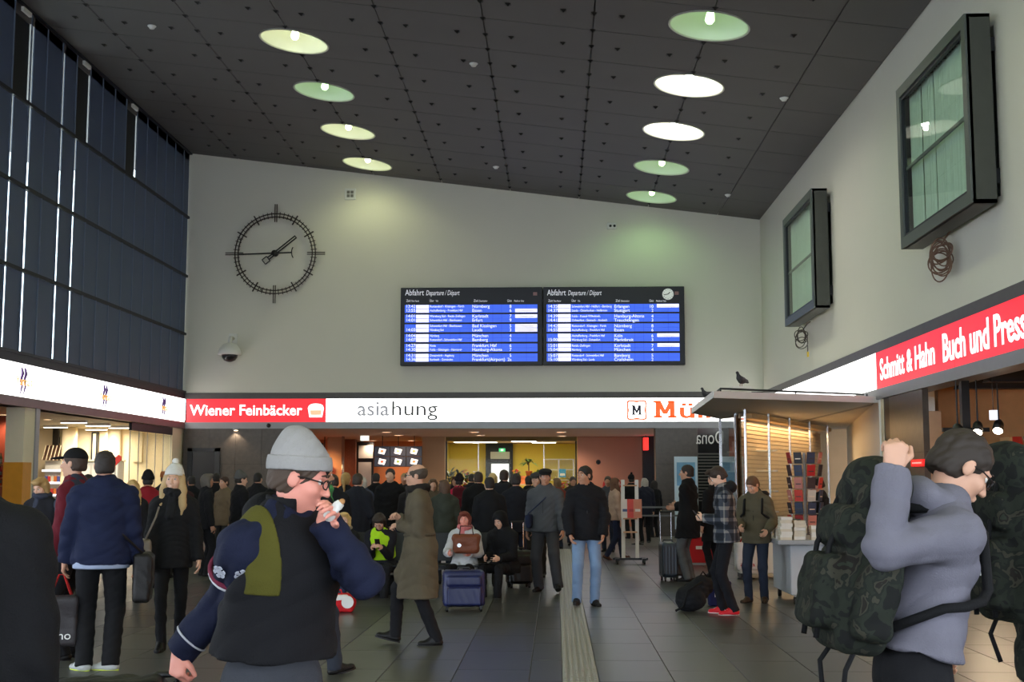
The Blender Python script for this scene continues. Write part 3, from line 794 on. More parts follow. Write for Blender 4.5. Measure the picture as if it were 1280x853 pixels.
MB().lathe([(.085, 0), (.085, .01)], 12).build('base', M_BLACK, t).rotation_euler = (PI / 2, 0, 0)

# ================================================================== shops along the left side
LW = 18.0
struct(MB().box(-LW - .3, -LW, 14, YB + .4, 0, 3.2).build('wall_shop_back', M_CREAM))
struct(MB().box(-LW, XL - .1, 14, YB + .4, Z_LINT, Z_LINT + .2).build('ceiling_shop', M_CREAM))
struct(MB().box(-LW, XL - .05, YB - .12, YB + .4, 0, Z_LINT).build('wall_shop_end', M_CREAM))
struct(MB().box(-LW, XL - .05, 13.7, 14.0, 0, Z_LINT).build('wall_shop_start', M_CREAM))
def YL(px): return at_x(px, 560, XL).y
M_AMBER = mat('amber_paint', (222, 150, 34), .55)
def lpillar(y0, y1, name='pillar_shop'):
    p = struct(MB().box(XL - .42, XL - .03, y0, y1, 0, Z_LINT).build(name, M_CREAM))
    MB().box(XL - .43, XL - .02, y0 - .01, y1 - .25, 0, 1.98).build('amber_facing', M_AMBER, p)
    return p
lpillar(YL(31), YL(47.5))
struct(MB().box(XL - .12, XL, YL(44), YL(48.5), 0, Z_LINT).build('trim_8', M_METAL))
struct(MB().box(XL - .3, XL - .02, YL(216), YB - .12, 0, Z_LINT).build('pillar_shop', M_CREAM))
# folded glass doors of the side shop
wl = struct(MB().box(XL - .1, XL - .02, YL(165), YL(216), Z_LINT - .22, Z_LINT - .02).build('window_4', M_DMETAL))
for i in range(6):
    yy = YL(165) + (YL(216) - YL(165)) * i / 5
    MB().box(XL - .07, XL - .05, yy - .01, yy + .01, 0, Z_LINT - .22).build('stile', M_METAL, wl)
    if i < 5: MB().box(XL - .065, XL - .055, yy + .02, yy + (YL(216) - YL(165)) / 5 - .02, .05, Z_LINT - .24).build('pane', M_THIN, wl)
# ceiling tubes
for px, yy in ((86, 31.8), (117, 33.5), (146, 35.0), (116, 36.2), (63, 34.5)):
    t = thing('ceiling_tube_light', 'long white tube light on the side shop ceiling', 'tube light', ((px - 695) * yy / FPX, yy, Z_LINT), 0, 'side shop tube lights')
    MB().box(-.33, .33, -.07, .07, -.06, 0).build('housing', M_WHITE, t); MB().box(-.32, .32, -.05, .05, -.075, -.06).build('tube', G_COOL, t)
    area('tube_light', (0, 0, -.085), .62, .1, 65, (255, 240, 212), (0, 0, 0), t)
for k_, (px, py) in enumerate(((5, 518), (59, 524))):
    d = ray(px, py); k = (Z_LINT - EYE) / d.z
    t = thing('shop_downlight', ('round downlight over the bottle shelves in the side shop', 'round downlight beside the amber pillar in the side shop')[k_], 'downlight', (d.x * k, d.y * k, Z_LINT))
    MB().lathe([(.12, 0), (.12, -.02), (.09, -.02)], 16, cap=False).build('ring', M_WHITE, t); MB().lathe([(.09, -.008), (.03, -.012)], 16).build('lens', G_WARM, t)
    spot('downlight_beam', (0, 0, -.04), 90, (255, 224, 190), 150, .08, (0, 0, 0), t, .7)
# red-brown partition with bottle shelves
M_REDB = mat('redbrown_panel', (128, 58, 40), .5, noise=.1, scale=4)
YP = 29.0
xa_, xb_ = -14.6, at_y(26, 560, YP).x
struct(MB().box(xa_, xb_, YP, YP + .15, 0, 3.1).build('wall_bottle_partition', M_REDB))
struct(MB().box(xb_ + .02, xb_ + .12, YP - .05, YP + .2, 0, 3.1).build('trim_9', mat('red_post', (110, 34, 30), .5)))
sh = thing('bottle_shelf', 'dark shelf unit of bottles against the red-brown partition', 'shelf', ((xa_ + xb_) / 2, YP - .3, 0))
w = (xb_ - xa_) / 2 - .06
SHZ = [.5, .9, 1.28, 1.5, 1.66, 2.0 - .02]
SHZ = [at_y(10, y, YP - .2).z for y in (607, 597, 581)]
for z in SHZ: MB().box(-w, w, -.16, .16, z - .03, z).build('shelf_board', mat('shelf_wood', (176, 120, 80), .5), sh)
MB().box(-w, w, -.16, .16, .5, .53).box(-w, w, -.16, .16, 1.0, 1.03).build('shelf_board', MATS['shelf_wood'], sh)
for q in (-w, w): MB().box(q - .02, q + .02, -.16, .16, 0, SHZ[2] + .35).build('upright', M_DMETAL, sh)
BC = [((150, 170, 50), 'yellow-green'), ((140, 30, 40), 'dark red'), ((40, 60, 46), 'dark green'), ((60, 40, 60), 'dark purple'), ((196, 70, 40), 'orange-red')]
bot_me = {}
for si, z in enumerate(SHZ):
    nb = 9
    for i in range(nb):
        col, cn = BC[(i // 2 + si) % 5 if si else (4 if i % 3 else 3)]
        xx = xb_ - .2 - i * .125
        sn = ('lowest lit', 'middle', 'top')[si]
        t = thing('bottle', f'{cn} bottle on the {sn} shelf of the red-brown partition', 'bottle', (xx, YP - .3, z), 0, 'bottles on the partition shelves')
        if 'g' not in bot_me:
            bot_me['g'] = MB().lathe([(.035, 0), (.038, .03), (.038, .15), (.015, .2), (.014, .24)], 10).mesh('bottle_body', True)
            bot_me['l'] = MB().lathe([(.0385, .05), (.0385, .13)], 10, cap=False).mesh('bottle_label', True)
            bot_me['c'] = MB().lathe([(.016, .235), (.016, .262)], 8).mesh('cap')
        for nme, key, m_ in (('glass_body', 'g', mat('bottle_' + cn, col, .2)), ('label', 'l', mat('blabel%d' % (i % 2), ((214, 210, 120), (90, 90, 80))[i % 2], .6)), ('cap', 'c', M_BLACK)):
            me = bot_me[key].copy(); me.materials.clear(); me.materials.append(m_)
            obj(nme, me, None, t)
# chilled cabinet with snacks beneath a sloped menu panel, at the far end of the side shop
YC = 36.0
def SP(px, py): return at_y(px, py, YC)
p0, p1 = SP(50, 576), SP(80, 576); cxm, wc = (p0.x + p1.x) / 2, (p1.x - p0.x) / 2
ztop = p0.z
t = thing('chiller_cabinet', 'open chilled cabinet with lit shelves in the side shop', 'cabinet', (cxm, YC + .4, 0))
MB().box(-wc, wc, -.05, .5, 0, ztop).build('body', M_WHITE, t, bevel=.02)
CZ = [1.2, 1.55, 1.9]
for z in CZ:
    MB().box(-wc + .03, wc - .03, -.3, -.05, z - .03, z).build('shelf_board', M_WHITE, t)
    MB().box(-wc + .03, wc - .03, -.31, -.3, z - .05, z + .01).build('price_rail', glow('rail_lit', (235, 240, 255), 1.2), t)
rr = random.Random(5)
CCN = {200: 'red', 80: 'blue', 230: 'cream', 210: 'orange'}
for zi, z in enumerate(CZ[:2]):
    for i in range(6):
        cc = [(200, 60, 60), (80, 90, 170), (230, 220, 200), (210, 120, 60)][rr.randrange(4)]
        tt = thing('drink_carton', f'small {CCN[cc[0]]} drink carton on the {"upper" if zi else "lower"} chilled shelf', 'carton', (cxm - wc + .12 + i * (2 * wc - .2) / 5.5, YC + .4 - .18, z), 0, 'cartons in the chilled cabinet')
        MB().box(-.04, .04, -.04, .04, 0, .17).build('carton_body', mat('carton%d' % (cc[0]), cc, .5), tt); MB().lathe([(.018, .17), (.018, .2)], 8).build('cap', M_WHITE, tt)
zm = SP(60, 572).z
t = thing('sloped_menu_board', 'sloped brown menu board above the chilled cabinet', 'menu board', (cxm, YC + .4, ztop + .01))
hm_ = SP(60, 557).z - ztop
MB().prism([(-.30, .0), (-.05, hm_), (.0, hm_), (-.25, .0)], 0, -wc, wc).build('panel', mat('menu_brown', (86, 62, 50), .5), t)
for i in range(7): MB().bar((-wc + .02 + i * (2 * wc - .04) / 6, -.31, .0), (-wc + .02 + i * (2 * wc - .04) / 6, -.06, hm_), .02, .02).build('rib', M_CREAM, t)
MB().box(-wc, wc, -.05, .3, 0, .04).build('base', M_METAL, t)
for k, (a, b2, y0_, y1_) in enumerate(((52, 61, 531, 558), (66, 80, 531, 562))):
    q0, q1 = SP(a, y1_), SP(b2, y0_)
    t = thing('wall_screen', ('narrow', 'wide')[k] + ' black screen at the end wall of the side shop', 'screen', ((q0.x + q1.x) / 2, YC + .8, q0.z))
    w_ = (q1.x - q0.x) / 2
    MB().box(-w_, w_, -.04, .04, 0, q1.z - q0.z).build('display', mat('screen_dark', (34, 32, 30), .3), t, bevel=.008); MB().box(-.05, .05, .04, .2, .1, .3).build('bracket', M_DMETAL, t)
for a, b2 in ((81, 99), (137, 153)):
    q0, q1 = SP(a, 560), SP(b2, 560); r_ = (q1.x - q0.x) / 2
    c_ = struct(MB().lathe([(r_, 0), (r_, Z_LINT)], 24, ((q0.x + q1.x) / 2, YC - .2, 0)).build('column_shop', M_CREAM, smooth=True))
    MB().lathe([(r_ + .005, 0), (r_ + .005, 1.7)], 24, ((q0.x + q1.x) / 2, YC - .2, 0)).build('amber_facing', M_AMBER if a == 137 else M_CREAM, c_, smooth=True)
for k, (a, b2) in enumerate(((102, 107), (119, 135), (155, 164))):  # plain cream panels, only the broad one glows
    q0, q1 = SP(a, 575), SP(b2, 541); w_ = (q1.x - q0.x) / 2
    t = thing('end_wall_panel', ('narrow dark-edged cream', 'broad lit', 'pale cream')[k] + ' panel on the end wall of the side shop', 'light panel', ((q0.x + q1.x) / 2, YC + .85, q0.z))
    MB().box(-w_, w_, -.02, .03, 0, q1.z - q0.z).build('diffuser', glow('panel_cream', (255, 240, 205), 1.3) if k == 1 else M_CREAM, t); MB().box(-w_ - .05, w_ + .05, -.01, .13, -.05, q1.z - q0.z + .05).build('frame', M_DMETAL if k == 0 else M_CREAM, t)
q0, q1 = SP(100, 578), SP(166, 578)
t = thing('shop_counter', 'pale counter with panelled front inside the side shop', 'counter', ((q0.x + q1.x) / 2, YC - 1.0, 0))
w_ = (q1.x - q0.x) / 2
MB().box(-w_, w_, -.2, .3, 0, q0.z).build('front', P_LITE, t, bevel=.02); MB().box(-w_ - .03, w_ + .03, -.26, .34, q0.z, q0.z + .05).build('worktop', M_CREAM, t, bevel=.01)
for i in range(4): MB().box(-w_ + .05 + i * w_ / 2, -w_ + w_ / 2 - .02 + i * w_ / 2, -.215, -.2, .3, q0.z - .1).build('panel', M_WHITE, t)
q0 = at_y(144, 583, 33.5)
t = thing('red_heart_sign', 'small red heart-shaped sign on a stem in the side shop', 'sign', (q0.x, 33.5, q0.z))
MB().prism([(0, 0), (.16, .16), (.16, .26), (.08, .3), (0, .24), (-.08, .3), (-.16, .26), (-.16, .16)], 1, -.02, .02).build('plate', mat('heart_red', (214, 50, 50), .5), t)
MB().tube([(0, 0, .02), (0, 0, .02 - q0.z)], .015).build('stem', M_METAL, t)

# ================================================================== right side: stone pillar, press shop, kiosk
ry = lambda px: at_x(px, 560, XR).y
def stone_side(name, y0, y1):
    s = struct(MB().box(XR + .02, XR + .09, y0 + .01, y1 - .01, 0, Z_LINT).build(name, M_DARK))
    for j in range(3): MB().box(XR, XR + .1, y0 + .003, y1 - .003, j * Z_LINT / 3 + .003, (j + 1) * Z_LINT / 3 - .003).build('stone_slab', M_STONE, s)
    return s
stone_side('pillar_shop_stone', ry(1155), ry(1113))
struct(MB().box(XR + .1, XR + .3, ry(1155), ry(1155) + .25, 0, 2.75).build('trim_12', mat('jamb_tan', (190, 150, 118), .6)))
struct(MB().box(XR + .02, XR + .25, ry(1113), ry(1105), 0, Z_LINT).build('trim_10', M_BLACK))
struct(MB().box(XR + .0, XR + .3, ry(1105), ry(1102.5), 0, Z_LINT).build('trim_11', M_CREAM))
SX = 16.0
struct(MB().box(XR + .35, SX, 4, ry(1113), Z_LINT + .35, Z_LINT + .5).build('ceiling_press_shop', mat('press_ceiling', (120, 84, 58), .7)))
struct(MB().box(SX, SX + .2, 4, 30, 0, 3.8).build('wall_press_shop', mat('press_wall', (226, 170, 112), .65)))
struct(MB().box(XR + .62, SX, ry(1130), ry(1130) + .2, 0, 3.5).build('wall_press_end', mat('press_wall2', (226, 170, 112), .65)))
struct(MB().box(XR + .35, SX, 3.8, 4.0, 0, 3.8).build('wall_press_start', MATS['press_wall']))
rr = random.Random(9)
for i, yy in enumerate((20.6, 19.2, 17.4, 15.6)):
    t = thing('ceiling_duct', ('first', 'second', 'third', 'fourth')[i] + ' dark ceiling beam in the press shop, counted from the stone pillar', 'duct', (XR + .4, yy, Z_LINT), 0, 'press shop ceiling beams')
    MB().box(0, 8, -.12, .12, -.02, .34).build('beam', mat('beam_dark', (40, 32, 28), .6), t)
    MB().box(0, 8, -.16, .16, -.04, -.02).build('flange', M_DMETAL, t)
t = thing('ventilation_pipe', 'round tan ventilation pipe under the press shop ceiling', 'pipe', (XR + .7, 18.3, Z_LINT + .1))
MB().tube([(0, 0, 0), (3, -.1, .02), (8, -.4, .05)], .17, 14).build('pipe', mat('pipe_tan', (206, 150, 100), .4, .3), t, smooth=True)
for q in (1.5, 3.5, 5.5): MB().tube([(q, -.06, .17), (q, -.06, .24)], .02).build('hanger', M_DMETAL, t)
t = thing('shop_post', 'black steel post in the press shop entrance', 'post', (at_y(1208, 560, 19.5).x, 19.5, 0))
MB().box(-.06, .06, -.06, .06, 0, Z_LINT + .3).build('shaft', M_BLACK, t); MB().box(-.1, .1, -.1, .1, 0, .02).build('base', M_DMETAL, t)
MB().box(-.35, .35, -.03, .03, at_y(1208, 540, 19.5).z, at_y(1208, 535, 19.5).z).build('lamp_rail', M_BLACK, t)
for px, py, a, sl_ in ((1199, 538, .5, 'on the stone pillar side of the black post'), (1222, 535, -.4, 'just past the black post'), (1248, 533, -.5, 'under the small white hanging sign')):
    p = at_y(px, py, 19.3)
    t = thing('track_spotlight', 'black spotlight with glowing lens ' + sl_, 'spotlight', p, a, 'press shop spotlights')
    b = MB().lathe([(.05, .1), (.07, .06), (.085, -.1), (.075, -.1)], 14).build('housing', M_BLACK, t, smooth=True); b.rotation_euler = (-.75, 0, 0)
    b = MB().lathe([(.07, -.101), (.02, -.106)], 14).build('lens', glow('spot_lens', (255, 236, 205), 25), t); b.rotation_euler = (-.75, 0, 0)
    spot('spot_beam', (0, -.085, -.085), 45, (255, 226, 188), 90, .05, (-.75, 0, 0), t)
    MB().tube([(0, .03, .08), (0, .03, Z_LINT + .35 - p.z)], .012).build('stem', M_BLACK, t)
p = at_y(1242, 525, 19.0)
t = thing('hanging_sign', 'small white lit sign hanging from a wire in the press shop', 'sign', p)
MB().box(-.045, .045, -.045, .045, 0, .14).build('light_box', glow('tag_white', (236, 240, 255), 1.5), t); MB().tube([(0, 0, .14), (0, 0, Z_LINT + .35 - p.z)], .006).build('wire', M_BLACK, t)
area('press_shop_lamps_offscreen', (12.0, 15.0, Z_LINT + .2), 3, 5, 1400, (255, 204, 148))
# press shop shelves with rows of magazines
for i, (xx, yy) in enumerate(((8.2, 20.6), (10.4, 20.7), (12.6, 20.7))):
    where = ('by the stone pillar', 'in mid-row', 'at the row end')[i]
    t = thing('magazine_shelf', f'tall wooden magazine shelf {where} in the press shop', 'shelf', (xx, yy, 0))
    MB().box(-.95, .95, .2, .26, 0, 2.3).build('back_panel', mat('shelf_pale', (214, 160, 110), .6), t)
    for q in (-.97, .97): MB().box(q - .02, q + .02, -.2, .26, 0, 2.3).build('side_panel', MATS['shelf_pale'], t)
    for k in range(5):
        MB().box(-.95, .95, -.2, .2, .3 + k * .42, .33 + k * .42).build('board', MATS['shelf_pale'], t)
    for k in range(1, 5):
        for q in range(8):
            cc = [(196, 60, 50), (60, 90, 150), (230, 220, 205), (220, 170, 60), (70, 120, 90)][rr.randrange(5)]
            m_ = thing('magazine', f'{ {196: "red", 60: "blue", 230: "cream", 220: "yellow", 70: "green"}[cc[0]] } magazine on tier {("one", "two", "three", "four")[k - 1]} of the wooden shelf {where}', 'magazine', (xx - .82 + q * .235, yy - .05, .33 + k * .42), 0, f'magazines {where}')
            MB().prism([(-.05, 0), (-.04, 0), (.1, .3), (.09, .3)], 0, -.1, .1).build('cover', mat('cover%d' % cc[0], cc, .4), m_)
            MB().prism([(-.04, 0), (-.02, 0), (.115, .29), (.1, .29)], 0, -.098, .098).build('pages', M_WHITE, m_)
p = at_x(1148, 579, XR - .05)
t = thing('red_ticker', 'red dotted display strip on the stone pillar behind the grey hooded man', 'display', p)
MB().box(-.03, .03, -.35, .35, -.06, .06).build('display', glow('ticker_red', (220, 30, 30), 1.0), t, bevel=.01); MB().box(.03, .05, -.1, .1, -.03, .03).build('mount', M_BLACK, t)
for q in range(7): MB().box(-.034, -.03, -.27 + q * .08, -.23 + q * .08, -.012, .012).build('dot', glow('ticker_dot', (255, 160, 150), 1.5), t)

# ---- diagonal kiosk under its white canopy
hk = 1.45
def KP(px, t_):                                            # plan point on the canopy level from an image column and height
    d = ray(px, 600 - t_); k = hk / d.z
    return Vector((d.x * k, d.y * k, EYE + hk))
A, Bk, Cc = KP(931, 88), KP(1062, 63), KP(900, 76)
N_, R_, L_ = KP(892, 103), Vector((XR, at_x(1097, 500, XR).y, EYE + hk)), KP(865, 83)
ZK = EYE + hk
M_BOOK0 = [mat('parcel_pink', (206, 150, 140), .6), mat('parcel_white', (226, 222, 214), .6), mat('parcel_red', (186, 60, 50), .5), mat('parcel_tan', (206, 170, 130), .6)]
kio = thing('kiosk_canopy', 'white flat canopy projecting over the glass kiosk, pigeons on it', 'canopy', (A.x, A.y, 0))
def rel(v): return Vector((v.x - A.x, v.y - A.y, v.z))
M_CANOPY = mat('canopy_white', (226, 222, 216), .6, noise=.03)
BK2 = A + (Bk - A) * 1.05; CB = Cc + (Bk - A) * .95
out_ = [N_, R_, Vector((XR, 33, ZK)), Cc, L_]
poly = [rel(v) for v in out_]; n = len(poly)
vs = [(v.x, v.y, ZK) for v in poly] + [(v.x, v.y, ZK + .09) for v in poly]
MB().add(vs, [tuple(range(n)), tuple(range(n, 2 * n))] + [(i, (i + 1) % n, n + (i + 1) % n, n + i) for i in range(n)]).build('roof_slab', M_CANOPY, kio)
b = MB()
for i in (0, 4):
    a_, b_ = poly[i], poly[(i + 1) % n]
    b.bar((a_.x, a_.y, ZK + .05), (b_.x, b_.y, ZK + .05), .03, .12)
b.build('edge_trim', M_WHITE, kio)
b = MB().tube([(rel(N_).x + .15, rel(N_).y + .2, ZK + .17), (rel(R_).x - .2, rel(R_).y + .25, ZK + .17)], .018)
for k in (.05, .5, .95):
    p = rel(N_).lerp(rel(R_), k); b.tube([(p.x, p.y + .22, ZK + .09), (p.x, p.y + .22, ZK + .17)], .015)
b.tube([(rel(L_).x + .2, rel(L_).y, ZK + .17), (rel(N_).x + .15, rel(N_).y + .2, ZK + .17)], .018)
b.build('top_rail', M_DMETAL, kio)
MB().box(rel(N_).x + .42, rel(N_).x + .76, rel(N_).y + .6, rel(N_).y + .9, ZK + .09, ZK + .24).build('roof_box', M_CANOPY, kio)
# glass walls with posts
M_KGLASS = glass_mat('kiosk_glass', (246, 248, 246), 1.12)
kw = thing('glass_kiosk', 'glass-walled kiosk with slatted shutter under the white canopy', 'kiosk', (A.x, A.y, 0))
dirAB = (Bk - A); dirAB.z = 0; LAB = dirAB.length; uAB = dirAB.normalized()
nAB = Vector((uAB.y, -uAB.x, 0))
def kq(s, inset, z): v = uAB * s - nAB * inset; return Vector((v.x, v.y, z))
for s in (0, 2.0, 4.0, 6.2, 8.4):
    MB().obox(kq(s, 0, ZK / 2), uAB * .02, nAB * .02, (0, 0, ZK / 2)).build('post', M_CHROME, kw)
for i, (s0, s1) in enumerate(((0, 2.0), (2, 4.0), (4, 6.2), (6.2, 8.4))):
    MB().obox(kq((s0 + s1) / 2, 0, 1.6), uAB * ((s1 - s0) / 2 - .03), nAB * .004, (0, 0, ZK - 1.62)).build('pane', M_KGLASS, kw)
vAC = Vector((Cc.x - A.x, Cc.y - A.y, 0))
for k in (.35, 1.0):
    v = vAC * k; MB().box(v.x - .03, v.x + .03, v.y - .03, v.y + .03, 0, ZK).build('post', M_CHROME, kw)
MB().obox(vAC / 2 + Vector((0, 0, ZK / 2)), vAC * .48, Vector((.005, 0, 0)), (0, 0, ZK / 2 - .02)).build('pane', M_KGLASS, kw)
MB().obox(kq(4.2, 0, .2), uAB * 4.2, nAB * .05, (0, 0, .2)).build('plinth', M_METAL, kw)
# slatted roller shutter behind the glass: every slat a piece
M_SLAT = mat('slat_wood', (210, 176, 136), .5, noise=.1, scale=3)
for k in range(27):
    z = .45 + k * .092
    MB().obox(kq(5.0, .35, z), uAB * 4.1, nAB * .018, (0, 0, .036)).build('slat', M_SLAT, kw)
MB().obox(kq(5.0, .42, 1.5), uAB * 4.15, nAB * .01, (0, 0, 1.5)).build('back_panel', mat('kiosk_back', (130, 96, 66), .6), kw)
MB().obox(kq(4.9, .18, ZK - .10), uAB * 4.2, nAB * .15, (0, 0, .05)).build('light_shelf', M_SLAT, kw)
area('kiosk_cove_light', (kq(4.5, .18, 0).x, kq(4.5, .18, 0).y, ZK - .2), 7, .2, 110, (255, 220, 172), (0, 0, math.atan2(uAB.y, uAB.x)), kw)
for k_ in range(4):
    t = thing('glass_shelf', ('lowest', 'second', 'third', 'topmost')[k_] + ' white shelf inside the glass kiosk', 'shelf', (A.x + .12, A.y + 2.6, .9 + k_ * .45), 0, 'kiosk shelves')
    MB().box(0, .9, -.5, 1.2, 0, .03).build('board', M_WHITE, t)
    for q in range(4): MB().box(.05, .3, -.45 + q * .4, -.15 + q * .4, .03, .03 + .1 + .06 * ((q + k_) % 3)).build('parcel', M_BOOK0[(q + k_) % 4], t)
# dark shopfront with white letters painted in as a lit sign's reflection, behind the kiosk's left face
dg = struct(MB().box(XP(872), XR - .3, YB + .05, YB + .1, 0, Z_LINT).build('window_5', mat('dark_glass', (30, 32, 34), .12)))
o = text('reflection_lettering', 'Dona', .56, (XP(905), YB - .0, 2.66), 0, M_WHITE, dg)
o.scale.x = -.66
for k in range(16):
    MB().box(XP(872), XR - .3, YB + .0, YB + .04, 1.0 + k * .09, 1.04 + k * .09).build('slat', mat('slat_grey', (88, 88, 84), .4, .3), dg)
t = thing('poster_board', 'pale blue poster panel standing before the dark stone pillar', 'poster', (at_y(858, 600, 33).x, 33, 0))
x0_, x1_ = at_y(843, 600, 33).x - at_y(858, 600, 33).x, at_y(872, 600, 33).x - at_y(858, 600, 33).x
zt_ = at_y(858, 571, 33).z
MB().box(x0_, x1_, -.02, .02, .35, zt_).build('panel', mat('poster_pale', (206, 224, 236), .5, noise=.02), t)
MB().box(x0_ + .06, x1_ - .06, -.025, -.02, zt_ - .75, zt_ - .15).build('print', mat('poster_blue2', (120, 170, 205), .5, noise=.3, scale=5), t)
MB().tube([(x0_ + .05, 0, 0), (x0_ + .05, 0, zt_)], .02).tube([(x1_ - .05, 0, 0), (x1_ - .05, 0, zt_)], .02).build('stand', M_METAL, t)
MB().box(x0_, x1_, -.25, .25, 0, .03).build('base', M_METAL, t)
# white end wall of the press shop, running back diagonally
w0 = Vector((XR + .05, ry(1101), 0)); w1 = Vector((8.48, 37.0, 0)); d_ = (w1 - w0); u_ = d_.normalized(); nn = Vector((u_.y, -u_.x, 0))
struct(MB().obox((w0 + w1) / 2 + Vector((0, 0, 1.56)), d_ / 2, nn * .06, (0, 0, 1.56)).build('wall_white_diagonal', M_WHITE))
struct(MB().box(XR + .35, XR + 8, ry(1113), 38, Z_LINT, Z_LINT + .2).build('ceiling_kiosk', M_CANOPY))
struct(MB().box(XR + .35, XR + 8, 38, 38.2, 0, Z_LINT).build('wall_kiosk_end', M_SLAT))
# ================================================================== soft-blended solids for people, bags and birds
V3 = lambda p: np.array(p, dtype=np.float64)
class SDF:
    def __init__(s, lo, hi, h):
        s.h = h; s.lo = V3(lo) - 3 * h; s.n = np.ceil((V3(hi) + 3 * h - s.lo) / h).astype(int) + 1
        s.G = np.full(s.n, 1.0, dtype=np.float32)
        s.ax = [(s.lo[i] + np.arange(s.n[i]) * h).astype(np.float32) for i in range(3)]
    def _sl(s, lo, hi, m):
        a = np.maximum(np.floor((V3(lo) - m - s.lo) / s.h).astype(int), 0)
        b = np.minimum(np.ceil((V3(hi) + m - s.lo) / s.h).astype(int) + 1, s.n)
        if np.any(b <= a): return None, None
        sl = tuple(slice(a[i], b[i]) for i in range(3))
        g = (s.ax[0][sl[0]][:, None, None], s.ax[1][sl[1]][None, :, None], s.ax[2][sl[2]][None, None, :])
        return sl, g
    def _mix(s, sl, d, k, op):
        G = s.G[sl]
        if op == 'u':
            if k > 0:
                t = np.clip(0.5 + 0.5 * (G - d) / k, 0, 1); s.G[sl] = G * (1 - t) + d * t - k * t * (1 - t)
            else: s.G[sl] = np.minimum(G, d)
        else:
            if k > 0:
                t = np.clip(0.5 - 0.5 * (G + d) / k, 0, 1); s.G[sl] = G * (1 - t) - d * t + k * t * (1 - t)
            else: s.G[sl] = np.maximum(G, -d)
    def cone(s, a, b, ra, rb, k=0.03, op='u', F=None, sc=(1, 1, 1)):
        """tapered capsule a-b; F (3 column axes) and sc squash its section"""
        a, b = V3(a), V3(b); r = max(ra, rb) * max(sc) if F is not None else max(ra, rb)
        sl, g = s._sl(np.minimum(a, b) - r, np.maximum(a, b) + r, k + 2.5 * s.h)
        if sl is None: return s
        if F is None:
            P = [g[i] - np.float32(a[i]) for i in range(3)]; v = b - a
        else:
            A = (np.array(F).T) / V3(sc)[:, None]
            D = [g[i] - np.float32(a[i]) for i in range(3)]
            P = [np.float32(A[i, 0]) * D[0] + np.float32(A[i, 1]) * D[1] + np.float32(A[i, 2]) * D[2] for i in range(3)]
            v = A @ (b - a)
        L2 = float(v @ v) + 1e-12
        t = np.clip((P[0] * np.float32(v[0]) + P[1] * np.float32(v[1]) + P[2] * np.float32(v[2])) / np.float32(L2), 0, 1)
        d = np.sqrt((P[0] - t * np.float32(v[0])) ** 2 + (P[1] - t * np.float32(v[1])) ** 2 + (P[2] - t * np.float32(v[2])) ** 2) - (ra + (rb - ra) * t)
        if F is not None: d = d * min(sc)
        s._mix(sl, d.astype(np.float32), k, op); return s
    def ell(s, c, r, R=None, k=0.02, op='u'):
        c, r = V3(c), V3(r); m = r.max()
        sl, g = s._sl(c - m, c + m, k + 2.5 * s.h)
        if sl is None: return s
        D = [g[i] - np.float32(c[i]) for i in range(3)]
        if R is not None:
            A = np.array(R).T
            D = [np.float32(A[i, 0]) * D[0] + np.float32(A[i, 1]) * D[1] + np.float32(A[i, 2]) * D[2] for i in range(3)]
        q = np.sqrt((D[0] / r[0]) ** 2 + (D[1] / r[1]) ** 2 + (D[2] / r[2]) ** 2)
        q2 = np.sqrt((D[0] / r[0] ** 2) ** 2 + (D[1] / r[1] ** 2) ** 2 + (D[2] / r[2] ** 2) ** 2) + 1e-9
        d = q * (q - 1) / q2
        s._mix(sl, d.astype(np.float32), k, op); return s
    def rbox(s, c, hs, rad, R=None, k=0.01, op='u'):
        c, hs = V3(c), V3(hs); m = np.linalg.norm(hs)
        sl, g = s._sl(c - m, c + m, k + 2.5 * s.h)
        if sl is None: return s
        D = [g[i] - np.float32(c[i]) for i in range(3)]
        if R is not None:
            A = np.array(R).T
            D = [np.float32(A[i, 0]) * D[0] + np.float32(A[i, 1]) * D[1] + np.float32(A[i, 2]) * D[2] for i in range(3)]
        q = [np.abs(D[i]) - (hs[i] - rad) for i in range(3)]
        d = np.sqrt(np.maximum(q[0], 0) ** 2 + np.maximum(q[1], 0) ** 2 + np.maximum(q[2], 0) ** 2) + np.minimum(np.maximum(q[0], np.maximum(q[1], q[2])), 0) - rad
        s._mix(sl, d.astype(np.float32), k, op); return s
    def keep(s, n, p, lo=None, hi=None, k=0.0):
        """keep the half space n.(x-p) < 0, optionally only inside a box"""
        n = V3(n); n = n / np.linalg.norm(n); p = V3(p)
        if lo is None: lo, hi = s.lo, s.lo + s.n * s.h
        sl, g = s._sl(lo, hi, 0)
        if sl is None: return s
        d = (g[0] - np.float32(p[0])) * np.float32(n[0]) + (g[1] - np.float32(p[1])) * np.float32(n[1]) + (g[2] - np.float32(p[2])) * np.float32(n[2])
        s.G[sl] = np.maximum(s.G[sl], d.astype(np.float32)); return s
    def mesh(s, name, folds=0.0, fscale=1.0, seed=0, adapt=0.0):
        h = s.h; bg = 3 * h
        g = openvdb.FloatGrid(bg)
        g.copyFromArray(np.clip(s.G, -bg, bg).astype(np.float32))
        pts, tris, quads = g.convertToPolygons(isovalue=0.0, adaptivity=adapt)
        pts = np.asarray(pts, dtype=np.float32) * h + s.lo.astype(np.float32)
        me = bpy.data.meshes.new(name)
        nq, ntr = len(quads), len(tris)
        if len(pts) == 0: return me
        me.vertices.add(len(pts)); me.vertices.foreach_set('co', pts.ravel())
        idx = np.concatenate([np.asarray(quads, dtype=np.int32)[:, ::-1].ravel() if nq else np.zeros(0, np.int32), np.asarray(tris, dtype=np.int32)[:, ::-1].ravel() if ntr else np.zeros(0, np.int32)])
        me.loops.add(len(idx)); me.loops.foreach_set('vertex_index', idx)
